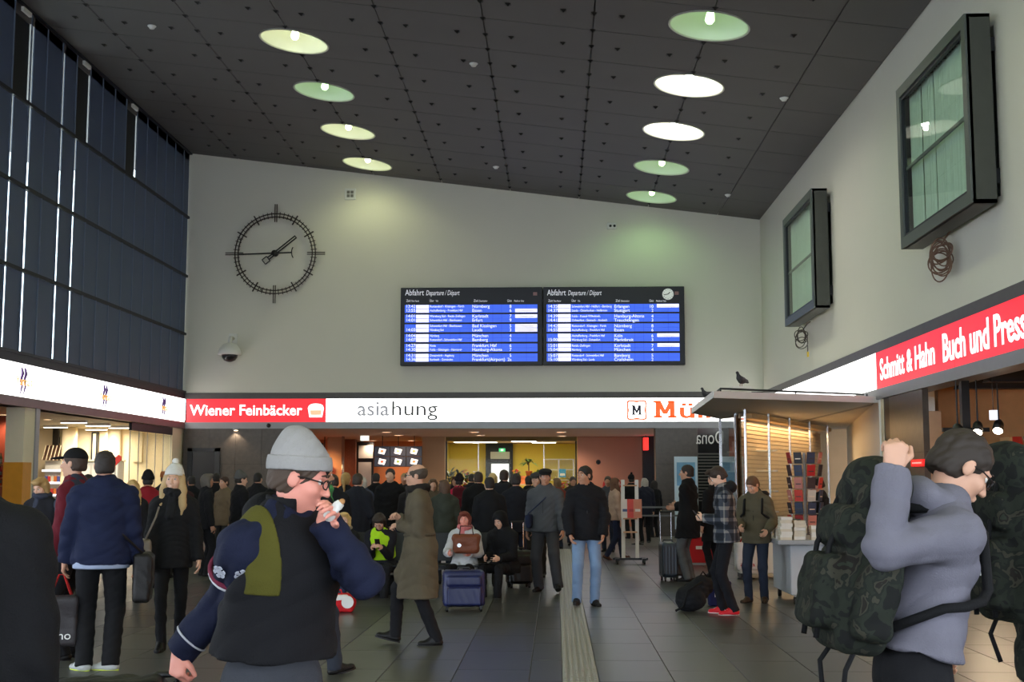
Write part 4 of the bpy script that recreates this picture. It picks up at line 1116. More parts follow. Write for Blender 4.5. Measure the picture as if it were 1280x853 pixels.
        st = np.concatenate([np.arange(nq) * 4, nq * 4 + np.arange(ntr) * 3]).astype(np.int32)
        me.polygons.add(nq + ntr); me.polygons.foreach_set('loop_start', st)
        me.update(calc_edges=True); me.validate()
        me.polygons.foreach_set('use_smooth', [True] * len(me.polygons))
        if folds > 0:
            nr = np.zeros(len(me.vertices) * 3, dtype=np.float32); me.vertices.foreach_get('normal', nr); nr = nr.reshape(-1, 3)
            co = np.zeros(len(me.vertices) * 3, dtype=np.float32); me.vertices.foreach_get('co', co); co = co.reshape(-1, 3)
            rs = np.random.RandomState(seed); f = np.zeros(len(co))
            w = co + 0.05 * np.sin(co[:, [1, 2, 0]] * 9 * fscale + rs.rand(3) * 6)
            for i in range(5):
                kv = rs.randn(3) * V3((14, 14, 20)) * fscale; ph = rs.rand() * 6
                f += (1 - np.abs(np.sin(w @ kv + ph)) * 2) * (0.6 if i > 2 else 1)
            co += nr * (f[:, None] * folds / 3).astype(np.float32)
            me.vertices.foreach_set('co', co.ravel()); me.update()
        return me
# ================================================================== people
def rotx(a): c, s = math.cos(a), math.sin(a); return np.array([[1, 0, 0], [0, c, -s], [0, s, c]])
def roty(a): c, s = math.cos(a), math.sin(a); return np.array([[c, 0, s], [0, 1, 0], [-s, 0, c]])
def rotz(a): c, s = math.cos(a), math.sin(a); return np.array([[c, -s, 0], [s, c, 0], [0, 0, 1]])
D2R = math.radians
def unit(v): v = V3(v); return v / (np.linalg.norm(v) + 1e-9)
def ik(a, b, l1, l2, pole):
    """middle joint and reachable end of a two-bone limb"""
    a, b = V3(a), V3(b); d = b - a; L = np.linalg.norm(d); u = d / (L + 1e-9)
    L = min(L, (l1 + l2) * .995); b = a + u * L
    x = (l1 * l1 - l2 * l2 + L * L) / (2 * L); hgt = math.sqrt(max(l1 * l1 - x * x, 0))
    p = V3(pole); p = p - u * (p @ u); p = unit(p)
    return a + u * x + p * hgt, b

CLOTH = {}
def cloth(col, kind='plain', rough=.85):
    key = 'cloth_%s_%d_%d_%d' % ((kind,) + tuple(col))
    if key in MATS: return MATS[key]
    if kind in ('plain', 'leather'):
        m = mat(key, col, .45 if kind == 'leather' else rough, noise=.18, scale=7, bump=.25, bscale=180 if kind == 'plain' else 60, spec=.25)
        return m
    m = bpy.data.materials.new(key); m.use_nodes = True; nt = m.node_tree; b = nt.nodes['Principled BSDF']; b.inputs['Roughness'].default_value = rough; b.inputs['Specular IOR Level'].default_value = .2
    tc = nt.nodes.new('ShaderNodeTexCoord')
    rp = nt.nodes.new('ShaderNodeValToRGB')
    if kind == 'camo':
        mp = nt.nodes.new('ShaderNodeMapping'); nt.links.new(tc.outputs['Object'], mp.inputs[0])
        nz = nt.nodes.new('ShaderNodeTexNoise'); nz.inputs['Scale'].default_value = 13; nz.inputs['Detail'].default_value = 2.5; nz.inputs['Distortion'].default_value = .6
        nt.links.new(mp.outputs[0], nz.inputs['Vector']); nt.links.new(nz.outputs['Fac'], rp.inputs[0])
        rp.color_ramp.interpolation = 'CONSTANT'; e = rp.color_ramp.elements
        e[0].position = 0; e[0].color = rgb((22, 23, 22)); e[1].position = .42; e[1].color = rgb((36, 40, 33))
        for pos, cc in ((.52, (28, 31, 27)), (.58, (54, 53, 44)), (.64, (32, 29, 26)), (.70, (44, 49, 40))):
            q = e.new(pos); q.color = rgb(cc)
        nt.links.new(rp.outputs[0], b.inputs['Base Color'])
    else:                                                    # plaid
        sp = nt.nodes.new('ShaderNodeSeparateXYZ'); nt.links.new(tc.outputs['Object'], sp.inputs[0])
        acc = None
        for ax_, sc_ in (('X', 52), ('Z', 46), ('Y', 52)):
            mu = nt.nodes.new('ShaderNodeMath'); mu.operation = 'MULTIPLY'; mu.inputs[1].default_value = sc_; nt.links.new(sp.outputs[ax_], mu.inputs[0])
            si = nt.nodes.new('ShaderNodeMath'); si.operation = 'SINE'; nt.links.new(mu.outputs[0], si.inputs[0])
            gt = nt.nodes.new('ShaderNodeMath'); gt.operation = 'GREATER_THAN'; gt.inputs[1].default_value = .55 if ax_ != 'Y' else .9; nt.links.new(si.outputs[0], gt.inputs[0])
            if acc is None: acc = gt
            else:
                ad = nt.nodes.new('ShaderNodeMath'); ad.operation = 'ADD'; nt.links.new(acc.outputs[0], ad.inputs[0]); nt.links.new(gt.outputs[0], ad.inputs[1]); acc = ad
        dv = nt.nodes.new('ShaderNodeMath'); dv.operation = 'DIVIDE'; dv.inputs[1].default_value = 3; nt.links.new(acc.outputs[0], dv.inputs[0])
        nt.links.new(dv.outputs[0], rp.inputs[0]); e = rp.color_ramp.elements
        e[0].color = rgb(col); e[1].position = .9; e[1].color = rgb((150, 146, 140))
        q = e.new(.35); q.color = rgb((66, 70, 80))
        nt.links.new(rp.outputs[0], b.inputs['Base Color'])
    MATS[key] = m
    return m
def skin(tone=0): return mat('skin%d' % tone, [(206, 158, 132), (222, 176, 150), (188, 138, 112), (226, 150, 132)][tone], .5, noise=.06, scale=20, spec=.4)
M_EYE = mat('eye_white', (225, 222, 216), .25, noise=0); M_IRIS = mat('eye_iris', (52, 40, 34), .2, noise=0)

NPERSON = [0]
def person(label, loc, face=180, H=1.76, build=1.0, h=.010, tone=0,
           lean=0, twist=0, roll=0, pelvis=None, feet=None, hands=None, poles=None, curl=.5, head=(0, 0), sit=False,
           top=None, bottom=None, shoes=None, hair=None, hat=None, scarf=None, glasses=False, group=None, extras=None, eyes=True, thumb=None):
    """face: 0 = away from the camera, 180 = towards it, 90 = to picture-left. Figure is laid out for a 1.78 m person and scaled."""
    NPERSON[0] += 1; seed = NPERSON[0]
    sc = H / 1.78; B = build
    root = thing('person', label, 'person', (loc[0], loc[1], loc[2] if len(loc) > 2 else 0), D2R(face), group)
    root.scale = (sc, sc, sc)
    # ---- skeleton
    pel = V3(pelvis if pelvis is not None else ((0, 0, .955) if not sit else (0, -.02, .54)))
    Rl = rotz(D2R(twist)) @ roty(D2R(roll)) @ rotx(-D2R(lean)); u = Rl @ V3((0, 0, 1)); sx = Rl @ V3((1, 0, 0)); fw = Rl @ V3((0, 1, 0))
    waist = pel + u * .14; chest = pel + u * .36; neck = pel + u * .545; 
    sh = [pel + u * .455 + sx * (.163 * B) * q for q in (-1, 1)]
    Rh = rotz(D2R(twist * .6 + head[0])) @ rotx(-D2R(head[1] + lean * .5)); hu = Rh @ V3((0, 0, 1)); hf = Rh @ V3((0, 1, 0))
    hc = neck + u * .03 + unit(u + hu) * .125 + hf * .022
    hp = lambda x, y, z: hc + Rh @ V3((x, y, z))
    if feet is None: feet = [(-.10, .0, 0), (.10, .02, 0)] if not sit else [(-.12, .42, 0), (.12, .44, 0)]
    hips, knees, ank, toes = [], [], [], []
    for i, q in enumerate((-1, 1)):
        f = feet[i]; yaw = D2R(f[3]) if len(f) > 3 else D2R(-10 * q); pit = D2R(f[4]) if len(f) > 4 else 0
        hip = pel + V3((.085 * q * B, 0, -.04))
        a = V3((f[0], f[1], f[2] + .09))
        td = rotz(yaw) @ rotx(pit) @ V3((0, 1, 0))
        kn, a = ik(hip, a, .435, .42, V3((.12 * q, 1, .05)) if not sit else V3((.15 * q, .6, 1)))
        hips.append(hip); knees.append(kn); ank.append(a); toes.append(td)
    if hands is None: hands = [(-.27, .06, .80), (.27, .06, .80)]
    if poles is None: poles = [(-.35, -1, 0), (.35, -1, 0)]
    elb, wri, hd = [], [], []
    for i, q in enumerate((-1, 1)):
        t_ = hands[i]
        if isinstance(t_[0], str): t_ = tuple(rotz(-D2R(face)) @ (V3(t_[1]) - V3((loc[0], loc[1], loc[2] if len(loc) > 2 else 0))) / sc) + tuple(t_[2:])
        pl_ = poles[i]
        if isinstance(pl_[0], str): pl_ = rotz(-D2R(face)) @ V3(pl_[1])
        e_, w_ = ik(sh[i], V3(t_[:3]), .295, .255, pl_)
        elb.append(e_); wri.append(w_); hd.append(unit(w_ - e_) if len(t_) < 4 else unit(t_[3]))
    lo = np.min([pel, neck, hc - .25] + knees + ank + elb + wri + sh, axis=0) - .32
    hi = np.max([pel, neck, hc + .25] + knees + ank + elb + wri + sh, axis=0) + .32
    lo[2] = max(lo[2], -.02)
    TF = np.stack([sx, fw, u], axis=1)
    # ---- body: one continuous skin
    S = SDF(lo, hi, h)
    S.cone(pel - u * .02, waist, .115 * B, .105 * B, .03, F=TF, sc=(1, .72, 1))
    S.cone(waist, chest, .105 * B, .125 * B, .03, F=TF, sc=(1, .70, 1)); S.cone(chest, pel + u * .47, .125 * B, .11 * B, .03, F=TF, sc=(1, .62, 1))
    S.cone(sh[0], sh[1], .05, .05, .05)
    S.cone(neck - u * .04, hp(0, -.015, -.04), .058, .054, .03)
    for i, q in enumerate((-1, 1)):
        S.cone(hips[i], knees[i], .070 * B, .043, .03); S.cone(knees[i], knees[i] * .6 + ank[i] * .4, .042, .044, .02); S.cone(knees[i] * .6 + ank[i] * .4, ank[i], .044, .032, .02)
        S.cone(ank[i], ank[i] - V3((0, 0, .045)), .032, .026, .02); S.cone(ank[i] - V3((0, 0, .05)), ank[i] + toes[i] * .11 - V3((0, 0, .064)), .024, .016, .02)
        S.cone(sh[i], elb[i], .05 * B, .038, .02); S.cone(elb[i], wri[i], .038, .026, .015)
        # hand: palm, four fingers of unequal length, thumb from the side
        d = hd[i]; up_ = V3((0, 0, 1)) if abs(d[2]) < .8 else V3((0, 1, 0))
        if thumb and thumb[i] is not None: sd = V3(thumb[i])
        else: sd = fw * 1.0 if abs(d @ fw) < .8 else V3((0, 0, 1))
        sd = unit(sd - d * (sd @ d)); pn = np.cross(sd, d) * (-q)      # palm faces inwards
        if pn @ (sx * -q) < 0 and abs(pn @ sx) > .3: pn = -pn
        w = wri[i]; kn_ = w + d * .085
        S.cone(w, w + d * .03, .026, .03, .015, F=np.stack([sd, d, pn], axis=1), sc=(1, 1, .7))
        for fi, off in enumerate((.030, .010, -.010, -.029)):
            S.cone(w + d * .02 + sd * off * .7, kn_ + sd * off - d * (.006 * abs(fi - 1)), .0135, .0125, .012)
        cu = curl[i] if isinstance(curl, (list, tuple)) else curl
        for fi, (off, ln) in enumerate(((.030, .070), (.010, .080), (-.010, .074), (-.029, .058))):
            a0 = kn_ + sd * off - d * (.006 * abs(fi - 1)); ang = cu * 1.0
            dd = d; p = a0
            for si, fr in enumerate((.45, .32, .23)):
                dd = unit(d * math.cos(ang) + pn * math.sin(ang)); p2 = p + dd * ln * fr
                S.cone(p, p2, .0092 - .001 * si, .0085 - .001 * si, .003); p = p2; ang += cu * .9
        tb = w + d * .025 + sd * .026; t1 = tb + unit(d * .7 + sd * .75 + pn * .3) * .045; t2 = t1 + unit(d * .9 + sd * .15 + pn * (.2 + cu * .4)) * .034
        S.cone(tb, t1, .0135, .011, .01); S.cone(t1, t2, .0105, .009, .004)
    # head
    S.ell(hp(0, -.014, .035), (.075, .096, .085), Rh, .02); S.ell(hp(0, .03, -.035), (.057, .062, .084), Rh, .03)
    S.ell(hp(0, .066, -.098), (.022, .020, .017), Rh, .02); S.ell(hp(0, .0, -.06), (.052, .06, .05), Rh, .02)
    for q in (-1, 1):
        S.ell(hp(.038 * q, .058, -.025), (.026, .028, .026), Rh, .02); S.ell(hp(.077 * q, -.008, -.004), (.010, .022, .032), Rh, .006)
        S.ell(hp(.031 * q, .097, .008), (.017, .013, .010), Rh, .008, 's')
    S.ell(hp(0, .083, .027), (.048, .013, .009), Rh, .014)
    S.cone(hp(0, .087, .016), hp(0, .112, -.030), .008, .0125, .010); S.ell(hp(.012, .100, -.034), (.008, .010, .007), Rh, .006); S.ell(hp(-.012, .100, -.034), (.008, .010, .007), Rh, .006)
    S.ell(hp(0, .093, -.060), (.022, .010, .0055), Rh, .004); S.ell(hp(0, .091, -.071), (.019, .010, .006), Rh, .004)
    obj('body', S.mesh('body'), skin(tone), root)
    if eyes:
        for q in (-1, 1):
            c = hp(.031 * q, .0765, .007)
            o = MB().lathe([(.0005, -.012), (.008, -.009), (.012, 0), (.008, .009), (.0005, .012)], 10, c, False).build('eye', M_EYE, root, smooth=True)
            p = c + hf * .0085; MB().lathe([(.0005, -.0072), (.005, -.005), (.0072, 0), (.005, .005), (.0005, .0072)], 8, p, False).build('iris', M_IRIS, o, smooth=True)
            if hair: MB().tube([hp(.013 * q, .096, .030), hp(.03 * q, .095, .036), hp(.048 * q, .083, .031)], [.003, .0042, .002], 6).build('eyebrow', mat('hair_%d_%d_%d' % tuple(hair[1]), hair[1], .7), root)
    # ---- upper garment
    if top:
        th = top.get('thick', .022); hem = top.get('hem', -.09); fl = top.get('flare', 0.0); kind = top.get('kind', 'plain'); col = top['col']
        T = SDF(lo, hi, h)
        T.cone(pel - u * .02, waist, .158 * B + th, .14 * B + th, .04, F=TF, sc=(1, .78, 1))
        T.cone(waist, chest, .13 * B + th, .15 * B + th, .04, F=TF, sc=(1, .72, 1)); T.cone(chest, pel + u * .46, .15 * B + th, .125 * B + th * .6, .04, F=TF, sc=(1, .64, 1))
        T.cone(sh[0] - u * .01, sh[1] - u * .01, .05 + th * .5, .05 + th * .5, .05)
        for i in (0, 1): T.cone(neck - u * .005, sh[i] * .75 + neck * .25 + u * .0, .062, .05 + th * .4, .05)
        T.cone(neck - u * .05, neck - u * .01, .085, .075 + th * .3, .05)
        skirt = top.get('skirt')
        if skirt:                                            # coat skirts to the given height
            zb = skirt; mid = (V3((0, 0, 0)) + (ank[0] + ank[1]) / 2); k_ = (pel[2] - zb) / max(pel[2] - mid[2], .1)
            bot = pel * (1 - k_) + mid * k_; bot[2] = zb - .12
            sprd = abs(ank[0][1] - ank[1][1]) * .18 * k_
            T.cone(pel - u * .02, bot, .16 * B + th, .175 * B + th + fl + sprd, .05, F=TF, sc=(1, .84, 1))
            for i in (0, 1):
                kk = hips[i] * .35 + knees[i] * .65
                T.cone(hips[i], kk, .09 * B + th, .085 + th, .06)
        else:
            hp_c = pel + u * (hem - .1)
            T.cone(pel - u * .02, hp_c, .162 * B + th, .168 * B + th + fl, .03, F=TF, sc=(1, .80, 1))
            if sit:
                for i in (0, 1): T.cone(hips[i], hips[i] * .7 + knees[i] * .3, .085 * B + th, .08 + th, .03)
        if not skirt and not sit: T.keep(-u, pel + u * hem)
        if skirt: T.keep((0, 0, -1), (0, 0, skirt))
        if sit: T.keep((0, 0, -1), (0, 0, pel[2] - .11))
        if top.get('sleeves', True):
            for i in (0, 1):
                A_ = SDF(lo, hi, h); d = unit(wri[i] - elb[i])
                A_.cone(sh[i] - u * .01, elb[i], .060 * B + th * .5, .052 + th * .5, .035); A_.cone(elb[i], wri[i] + d * .01, .054 + th * .5, .042 + th * .4, .02)
                A_.keep(d, wri[i] + d * .005, wri[i] - .12, wri[i] + .12)
                T._mix((slice(None),) * 3, A_.G, .03, 'u')
        T.ell(neck + u * .075 + fw * .03, (.062, .07, .07), TF, .01, 's')
        jk = obj(top.get('name', 'jacket'), T.mesh('jacket', folds=top.get('folds', .007), seed=seed), cloth(col, kind), root)
        if top.get('collar'):
            C = SDF(neck - .2, neck + .25, h)
            hgt = top['collar']
            C.cone(neck - u * .02, neck + u * hgt - fw * .005, .088, .083, .01, F=TF, sc=(1, .95, 1))
            C.cone(neck - u * .06, neck + u * (hgt + .1), .066, .066, 0, 's')
            C.keep(u, neck + u * hgt); C.keep(-u, neck - u * .03)
            C.cone(neck + fw * .12 + u * .2, neck + fw * .07 - u * .0, .05, .012, .01, 's')
            obj('collar', C.mesh('collar'), cloth(top.get('collar_col', col), 'plain'), jk)
        if top.get('zip'):
            pts = []
            for k_ in range(7):
                v = k_ / 6; p = (pel + u * (hem + .02)) * (1 - v) + (neck + u * .0) * v
                rad = (.145 * B + th) * (.76 if v < .3 else .72 if v < .7 else .64)
                pts.append(p + fw * (rad + .004 - (.05 if v > .95 else 0)))
            MB().tube(pts, .006, 6).build('zipper', M_DMETAL if top['zip'] is True else cloth(top['zip']), jk)
        if top.get('hood'):
            Hd = SDF(neck - .3, neck + .3, h)
            Hd.ell(neck - fw * .09 + u * .01, (.125, .07, .075), TF, .03); Hd.cone(neck - sx * .09 - fw * .03 + u * .0, neck + sx * .09 - fw * .03 + u * .0, .045, .045, .03)
            Hd.cone(neck - u * .1, neck + u * .25, .062, .075, .01, 's'); Hd.keep(fw, neck + fw * .06)
            obj('hood', Hd.mesh('hood', folds=.005, seed=seed), cloth(top.get('hood_col', col), 'plain'), jk)
        if top.get('belt'):
            b = MB(); pts = [waist - u * .02 + sx * (.14 * B + th + .012) * math.cos(a) + fw * (.105 * B + th * .8 + .012) * math.sin(a) for a in [2 * PI * i / 28 for i in range(28)]]
            b.tube(pts, .016, 6, True).build('belt', cloth(top['belt']), jk)
        vest = top.get('vest')
        if vest:
            Vv = SDF(lo, hi, h); t2 = th + vest.get('thick', .022)
            Vv.cone(pel - u * .02, waist, .158 * B + t2, .14 * B + t2, .04, F=TF, sc=(1, .78, 1)); Vv.cone(waist, chest, .14 * B + t2, .15 * B + t2, .04, F=TF, sc=(1, .72, 1)); Vv.cone(chest, pel + u * .46, .15 * B + t2, .115 * B + t2 * .6, .04, F=TF, sc=(1, .66, 1))
            Vv.cone(neck - u * .05, neck + u * .0, .09, .082, .05); Vv.cone(pel - u * .02, pel + u * (hem - .1), .162 * B + t2, .168 * B + t2, .03, F=TF, sc=(1, .80, 1))
            for i in (0, 1): Vv.cone(neck - u * .01, sh[i] * .55 + neck * .45, .066, .06, .04); Vv.cone(sh[i] + (sh[i] - neck) * .35, elb[i], .075, .075, .02, 's')
            Vv.keep(-u, pel + u * vest.get('hem', hem)); Vv.ell(neck + u * .085 + fw * .05, (.066, .085, .08), TF, .01, 's')
            if vest.get('open'): Vv.rbox(chest + fw * .2 - u * .1, (vest['open'], .2, .5), .01, TF, .01, 's')
            if vest.get('patch'):
                Pt = SDF(lo, hi, h); Pt.G = Vv.G - np.float32(.009)
                Pt.keep(sx, neck + sx * .185 * B); Pt.keep(-sx, neck + sx * .105 * B); Pt.keep(-u, chest - u * .06); Pt.keep(-fw, neck - fw * .08)
                obj('shoulder_panel', Pt.mesh('panel', folds=.002, seed=seed), cloth(vest['patch']), root)
            obj('vest', Vv.mesh('vest', folds=.007, seed=seed + 9), cloth(vest['col'], vest.get('kind', 'plain')), root)
    # ---- trousers
    if bottom:
        w_ = bottom.get('wide', 1.0)
        P = SDF(lo, hi, h)
        P.cone(pel + u * .0, waist, .135 * B, .128 * B, .03, F=TF, sc=(1, .74, 1)); P.cone(pel - sx * .05, pel + sx * .05, .098 * B, .098 * B, .03)
        for i in (0, 1):
            m_ = knees[i] * .55 + ank[i] * .45
            Q = SDF(lo, hi, h)
            Q.cone(hips[i] + V3((0, 0, -.01)), knees[i], .086 * B, .062 * w_ + .004, .035); Q.cone(knees[i], m_, .062 * w_ + .004, .060 * w_, .02); Q.cone(m_, ank[i] + unit(ank[i] - knees[i]) * .05, .060 * w_, .057 * w_, .02)
            d = unit(ank[i] - knees[i]); Q.keep(d, ank[i] + d * .055, ank[i] - .16, ank[i] + .16)
            P._mix((slice(None),) * 3, Q.G, .03, 'u')
        P.keep(u, waist + u * .02)
        obj(bottom.get('name', 'trousers'), P.mesh('trousers', folds=.0045, seed=seed + 50), cloth(bottom['col'], bottom.get('kind', 'plain')), root)
    if shoes is not None:
        for i in (0, 1):
            f = toes[i]; s_ = unit(np.cross(f, (0, 0, 1))); n_ = np.cross(s_, f); FR = np.stack([s_, f, n_], axis=1)
            a = ank[i]; base = a - n_ * .06
            Q = SDF(base - .24, base + .24, min(h, .012))
            Q.cone(base - f * .035, base + f * .14 - n_ * .012, .042, .036, .02, F=FR, sc=(1, 1, .8)); Q.cone(a - n_ * .01, base, .046, .044, .03); Q.cone(a - n_ * .02 + f * .01, base + f * .07, .042, .036, .02)
            Q.keep(-n_, base - n_ * .026); Q.keep(n_, a + n_ * .04)
            sh_o = obj('shoe', Q.mesh('shoe'), cloth(shoes['col'], 'leather'), root)
            pts = []
            for k_ in range(20):
                an = 2 * PI * k_ / 20; ww = .040 + .004 * math.sin(an)
                pts.append(base + f * (.054 + .128 * math.sin(an)) + s_ * ww * math.cos(an) - n_ * .024)
            top_ = [p for p in pts]; bot_ = [p - n_ * .014 for p in pts]
            MB().add(top_ + bot_, [tuple(range(20)), tuple(range(20, 40))] + [(k_, (k_ + 1) % 20, 20 + (k_ + 1) % 20, 20 + k_) for k_ in range(20)]).build('sole', mat('sole_%d' % shoes.get('sole', (20, 18, 18))[0], shoes.get('sole', (20, 18, 18)), .6), sh_o)
            if shoes.get('laces'):
                for q in range(3):
                    c = base + f * (.055 + q * .022) + n_ * (.040 - q * .008); MB().tube([c - s_ * .022, c + n_ * .006, c + s_ * .022], .003, 5).build('lace', M_WHITE, sh_o)
    # ---- hair
    if hair:
        st, col = hair; hm = mat('hair_%d_%d_%d' % tuple(col), col, .6, noise=.3, scale=40, bump=.5, bscale=120)
        bot_z = -.75 if st in ('long',) else -.3
        Hh = SDF(hc + V3((-.2, -.25, -.45)), hc + V3((.2, .25, .2)), h)
        Hh.ell(hp(0, -.016, .040), (.083, .103, .089), Rh, .01)
        if st != 'bald': Hh.ell(hp(0, -.05, -.02), (.078, .066, .075), Rh, .02)
        Hh.ell(hp(0, .105, -.035), (.085, .085, .098), Rh, .012, 's')
        for q in (-1, 1): Hh.ell(hp(.088 * q, .005, -.012), (.022, .03, .038), Rh, .008, 's')
        if st == 'bald': Hh.ell(hp(0, .01, .105), (.083, .115, .085), Rh, .01, 's')
        if st in ('short', 'bald'): Hh.keep(-hu, hp(0, 0, -.06))
        if st == 'tuft': Hh.ell(hp(0, .065, .115), (.06, .04, .028), Rh, .02); Hh.keep(-hu, hp(0, 0, -.06))
        if st == 'bob':
            for q in (-1, 1): Hh.cone(hp(.078 * q, -.01, .03), hp(.076 * q, .005, -.10), .028, .030, .03)
            Hh.cone(hp(0, -.07, 0), hp(0, -.065, -.10), .07, .06, .03, F=Rh, sc=(1.1, .7, 1)); Hh.ell(hp(0, .06, .10), (.07, .045, .03), Rh, .03)
        if st == 'long':
            for q in (-1, 1):
                Hh.cone(hp(.076 * q, -.005, .03), hp(.088 * q, .015, -.10), .030, .042, .03); Hh.cone(hp(.088 * q, .015, -.10), hp(.105 * q, .055, -.25), .042, .036, .03); Hh.cone(hp(.105 * q, .045, -.25), hp(.10 * q, .075, -.34), .034, .010, .02)
            Hh.cone(hp(0, -.07, 0), hp(0, -.075, -.24), .08, .07, .03, F=Rh, sc=(1.15, .6, 1)); Hh.cone(hp(0, -.075, -.24), hp(.01, -.07, -.34), .07, .03, .03, F=Rh, sc=(1.15, .6, 1))
        if st == 'pony':
            Hh.cone(hp(0, -.10, .03), hp(0, -.15, -.02), .03, .035, .02); Hh.cone(hp(0, -.15, -.02), hp(.01, -.145, -.2), .035, .014, .02); Hh.keep(-hu, hp(0, 0, -.34))
        obj('hair', Hh.mesh('hair', folds=.004 if h < .02 else 0, fscale=2.5, seed=seed), hm, root)
    # ---- headgear
    if hat:
        st, col = hat[0], hat[1]; hm = cloth(col, 'plain')
        Ha = SDF(hc + V3((-.25, -.28, -.12)), hc + V3((.25, .28, .25)), min(h, .010))
        if st in ('beanie', 'pompom', 'band'):
            Ha.ell(hp(0, -.016, .045), (.094, .114, .108), Rh, 0); Ha.ell(hp(0, -.04, .10), (.07, .075, .07), Rh, .03)
            if st == 'beanie': Ha.ell(hp(0, -.055, .135), (.045, .045, .045), Rh, .04)
            pn_ = unit(-hu * 1.0 + hf * .22); Ha.keep(pn_, hp(0, 0, .035))
            if st == 'band': Ha.keep(unit(hu - hf * .1), hp(0, 0, .125))
            ho = obj('knit_hat', Ha.mesh('hat', folds=.003, fscale=1.5, seed=seed), hm, root)
            if st == 'beanie':
                Cf = SDF(hc + V3((-.25, -.28, -.12)), hc + V3((.25, .28, .25)), min(h, .010))
                Cf.ell(hp(0, -.016, .045), (.102, .122, .116), Rh, 0); Cf.ell(hp(0, -.016, .045), (.088, .108, .100), Rh, 0, 's'); Cf.keep(pn_, hp(0, 0, .03)); Cf.keep(-pn_, hp(0, 0, .085))
                obj('hat_cuff', Cf.mesh('hat_cuff'), hm, ho)
            if st == 'pompom': MB().lathe([(.001, -.035), (.025, -.025), (.036, 0), (.025, .025), (.001, .035)], 10, hp(0, -.045, .185), False).build('pompom', hm, ho, smooth=True)
        if st == 'cap':
            Ha.ell(hp(0, -.016, .045), (.090, .110, .098), Rh, 0); Ha.keep(-hu, hp(0, 0, .045))
            ho = obj('cap_crown', Ha.mesh('cap'), hm, root)
            Br = SDF(hc + V3((-.3, -.3, -.1)), hc + V3((.3, .3, .25)), min(h, .008))
            Br.ell(hp(0, .115, .048), (.085, .095, .011), Rh @ rotx(-.12), 0); Br.ell(hp(0, -.02, .05), (.085, .10, .05), Rh, 0, 's')
            obj('cap_peak', Br.mesh('peak'), hm, ho)
        if st == 'flatcap':
            Ha.ell(hp(0, .0, .085), (.100, .125, .045), Rh @ rotx(-.12), 0); Ha.ell(hp(0, -.016, .05), (.088, .106, .05), Rh, .02); Ha.keep(-hu, hp(0, 0, .045))
            ho = obj('flat_cap', Ha.mesh('flatcap'), hm, root)
            Br = SDF(hc + V3((-.3, -.3, -.1)), hc + V3((.3, .3, .25)), min(h, .008)); Br.ell(hp(0, .105, .050), (.07, .055, .010), Rh @ rotx(-.15), 0)
            obj('cap_peak', Br.mesh('peak'), hm, ho)
        if st == 'hood':
            Ha.ell(hp(0, -.02, .03), (.11, .125, .125), Rh, 0); Ha.cone(hp(0, -.03, -.05), hp(0, -.02, -.16), .10, .11, .04); Ha.ell(hp(0, .12, -.01), (.075, .10, .105), Rh, .02, 's')
            obj('hood', Ha.mesh('hood', folds=.004, seed=seed), hm, root)
        if st == 'bobble_top': pass
    if scarf is not None:
        Sc = SDF(neck - .25, neck + .25, h)
        pts = [neck + u * (.035 + .01 * math.sin(2 * a)) + sx * .085 * math.cos(a) + fw * (.09 * math.sin(a) + .005) for a in [2 * PI * i / 14 for i in range(15)]]
        for a, b_ in zip(pts[:-1], pts[1:]): Sc.cone(a, b_, .034, .034, .015)
        Sc.cone(neck + fw * .09 + u * .02, neck + fw * .125 - u * .2 + sx * .03, .032, .04, .02, F=TF, sc=(1.2, .6, 1))
        obj('scarf', Sc.mesh('scarf', folds=.006, fscale=1.6, seed=seed), cloth(scarf), root)
    if glasses:
        gm = mat('spectacle_frame', (22, 18, 18), .35)
        gp = None
        fr_ = None
        for q in (-1, 1):
            pts = [hp(.034 * q + .024 * math.cos(a), .108 - .010 * abs(math.cos(a)) * (1 if math.cos(a) * q > 0 else 0), .004 + .017 * math.sin(a)) for a in [2 * PI * i / 14 for i in range(14)]]
            o = MB().tube(pts, .0026, 6, True).tube([hp(.058 * q, .099, .010), hp(.080 * q, .04, .012), hp(.082 * q, -.012, .008)], .0028, 6).build('spectacle_frame', gm, root)
        MB().tube([hp(-.012, .109, .008), hp(0, .113, .011), hp(.012, .109, .008)], .0025, 6).build('spectacle_bridge', gm, root)
    bpy.context.view_layer
    info = dict(root=root, neck=neck, hc=hc, hp=hp, Rh=Rh, wri=wri, hd=hd, elb=elb, sh=sh, pel=pel, u=u, fw=fw, sx=sx, waist=waist, chest=chest, sc=sc, face=D2R(face), loc=V3((loc[0], loc[1], loc[2] if len(loc) > 2 else 0)), knees=knees, ank=ank)
    def W(p):                                               # figure space -> world
        return Vector(rotz(info['face']) @ (V3(p) * sc) + info['loc'])
    info['W'] = W
    return info
# ================================================================== things on the walls
# ---- the big skeleton clock
M_CLK = mat('clock_bronze', (58, 48, 42), .5, .4); M_HAND = mat('clock_hand', (20, 19, 20), .5)
cp = at_y(345, 318, YB)
clk = thing('wall_clock', 'large skeleton wall clock with bronze rings and black hands', 'clock', (cp.x, YB - .12, cp.z))
def ring(r, w, name):
    b = MB(); n = 96
    b.tube([(r * math.cos(2 * PI * i / n), 0, r * math.sin(2 * PI * i / n)) for i in range(n)], w, 6, True); b.build(name, M_CLK, clk, smooth=True)
ring(1.21, .017, 'outer_ring'); ring(1.115, .017, 'inner_ring')
def radial(a, r0, r1, w, off=0.0, name='tick'):
    d = Vector((math.sin(a), 0, math.cos(a))); s = Vector((math.cos(a), 0, -math.sin(a)))
    MB().bar(d * r0 + s * off, d * r1 + s * off, w, .03, (0, 1, 0)).build(name, M_CLK, clk)
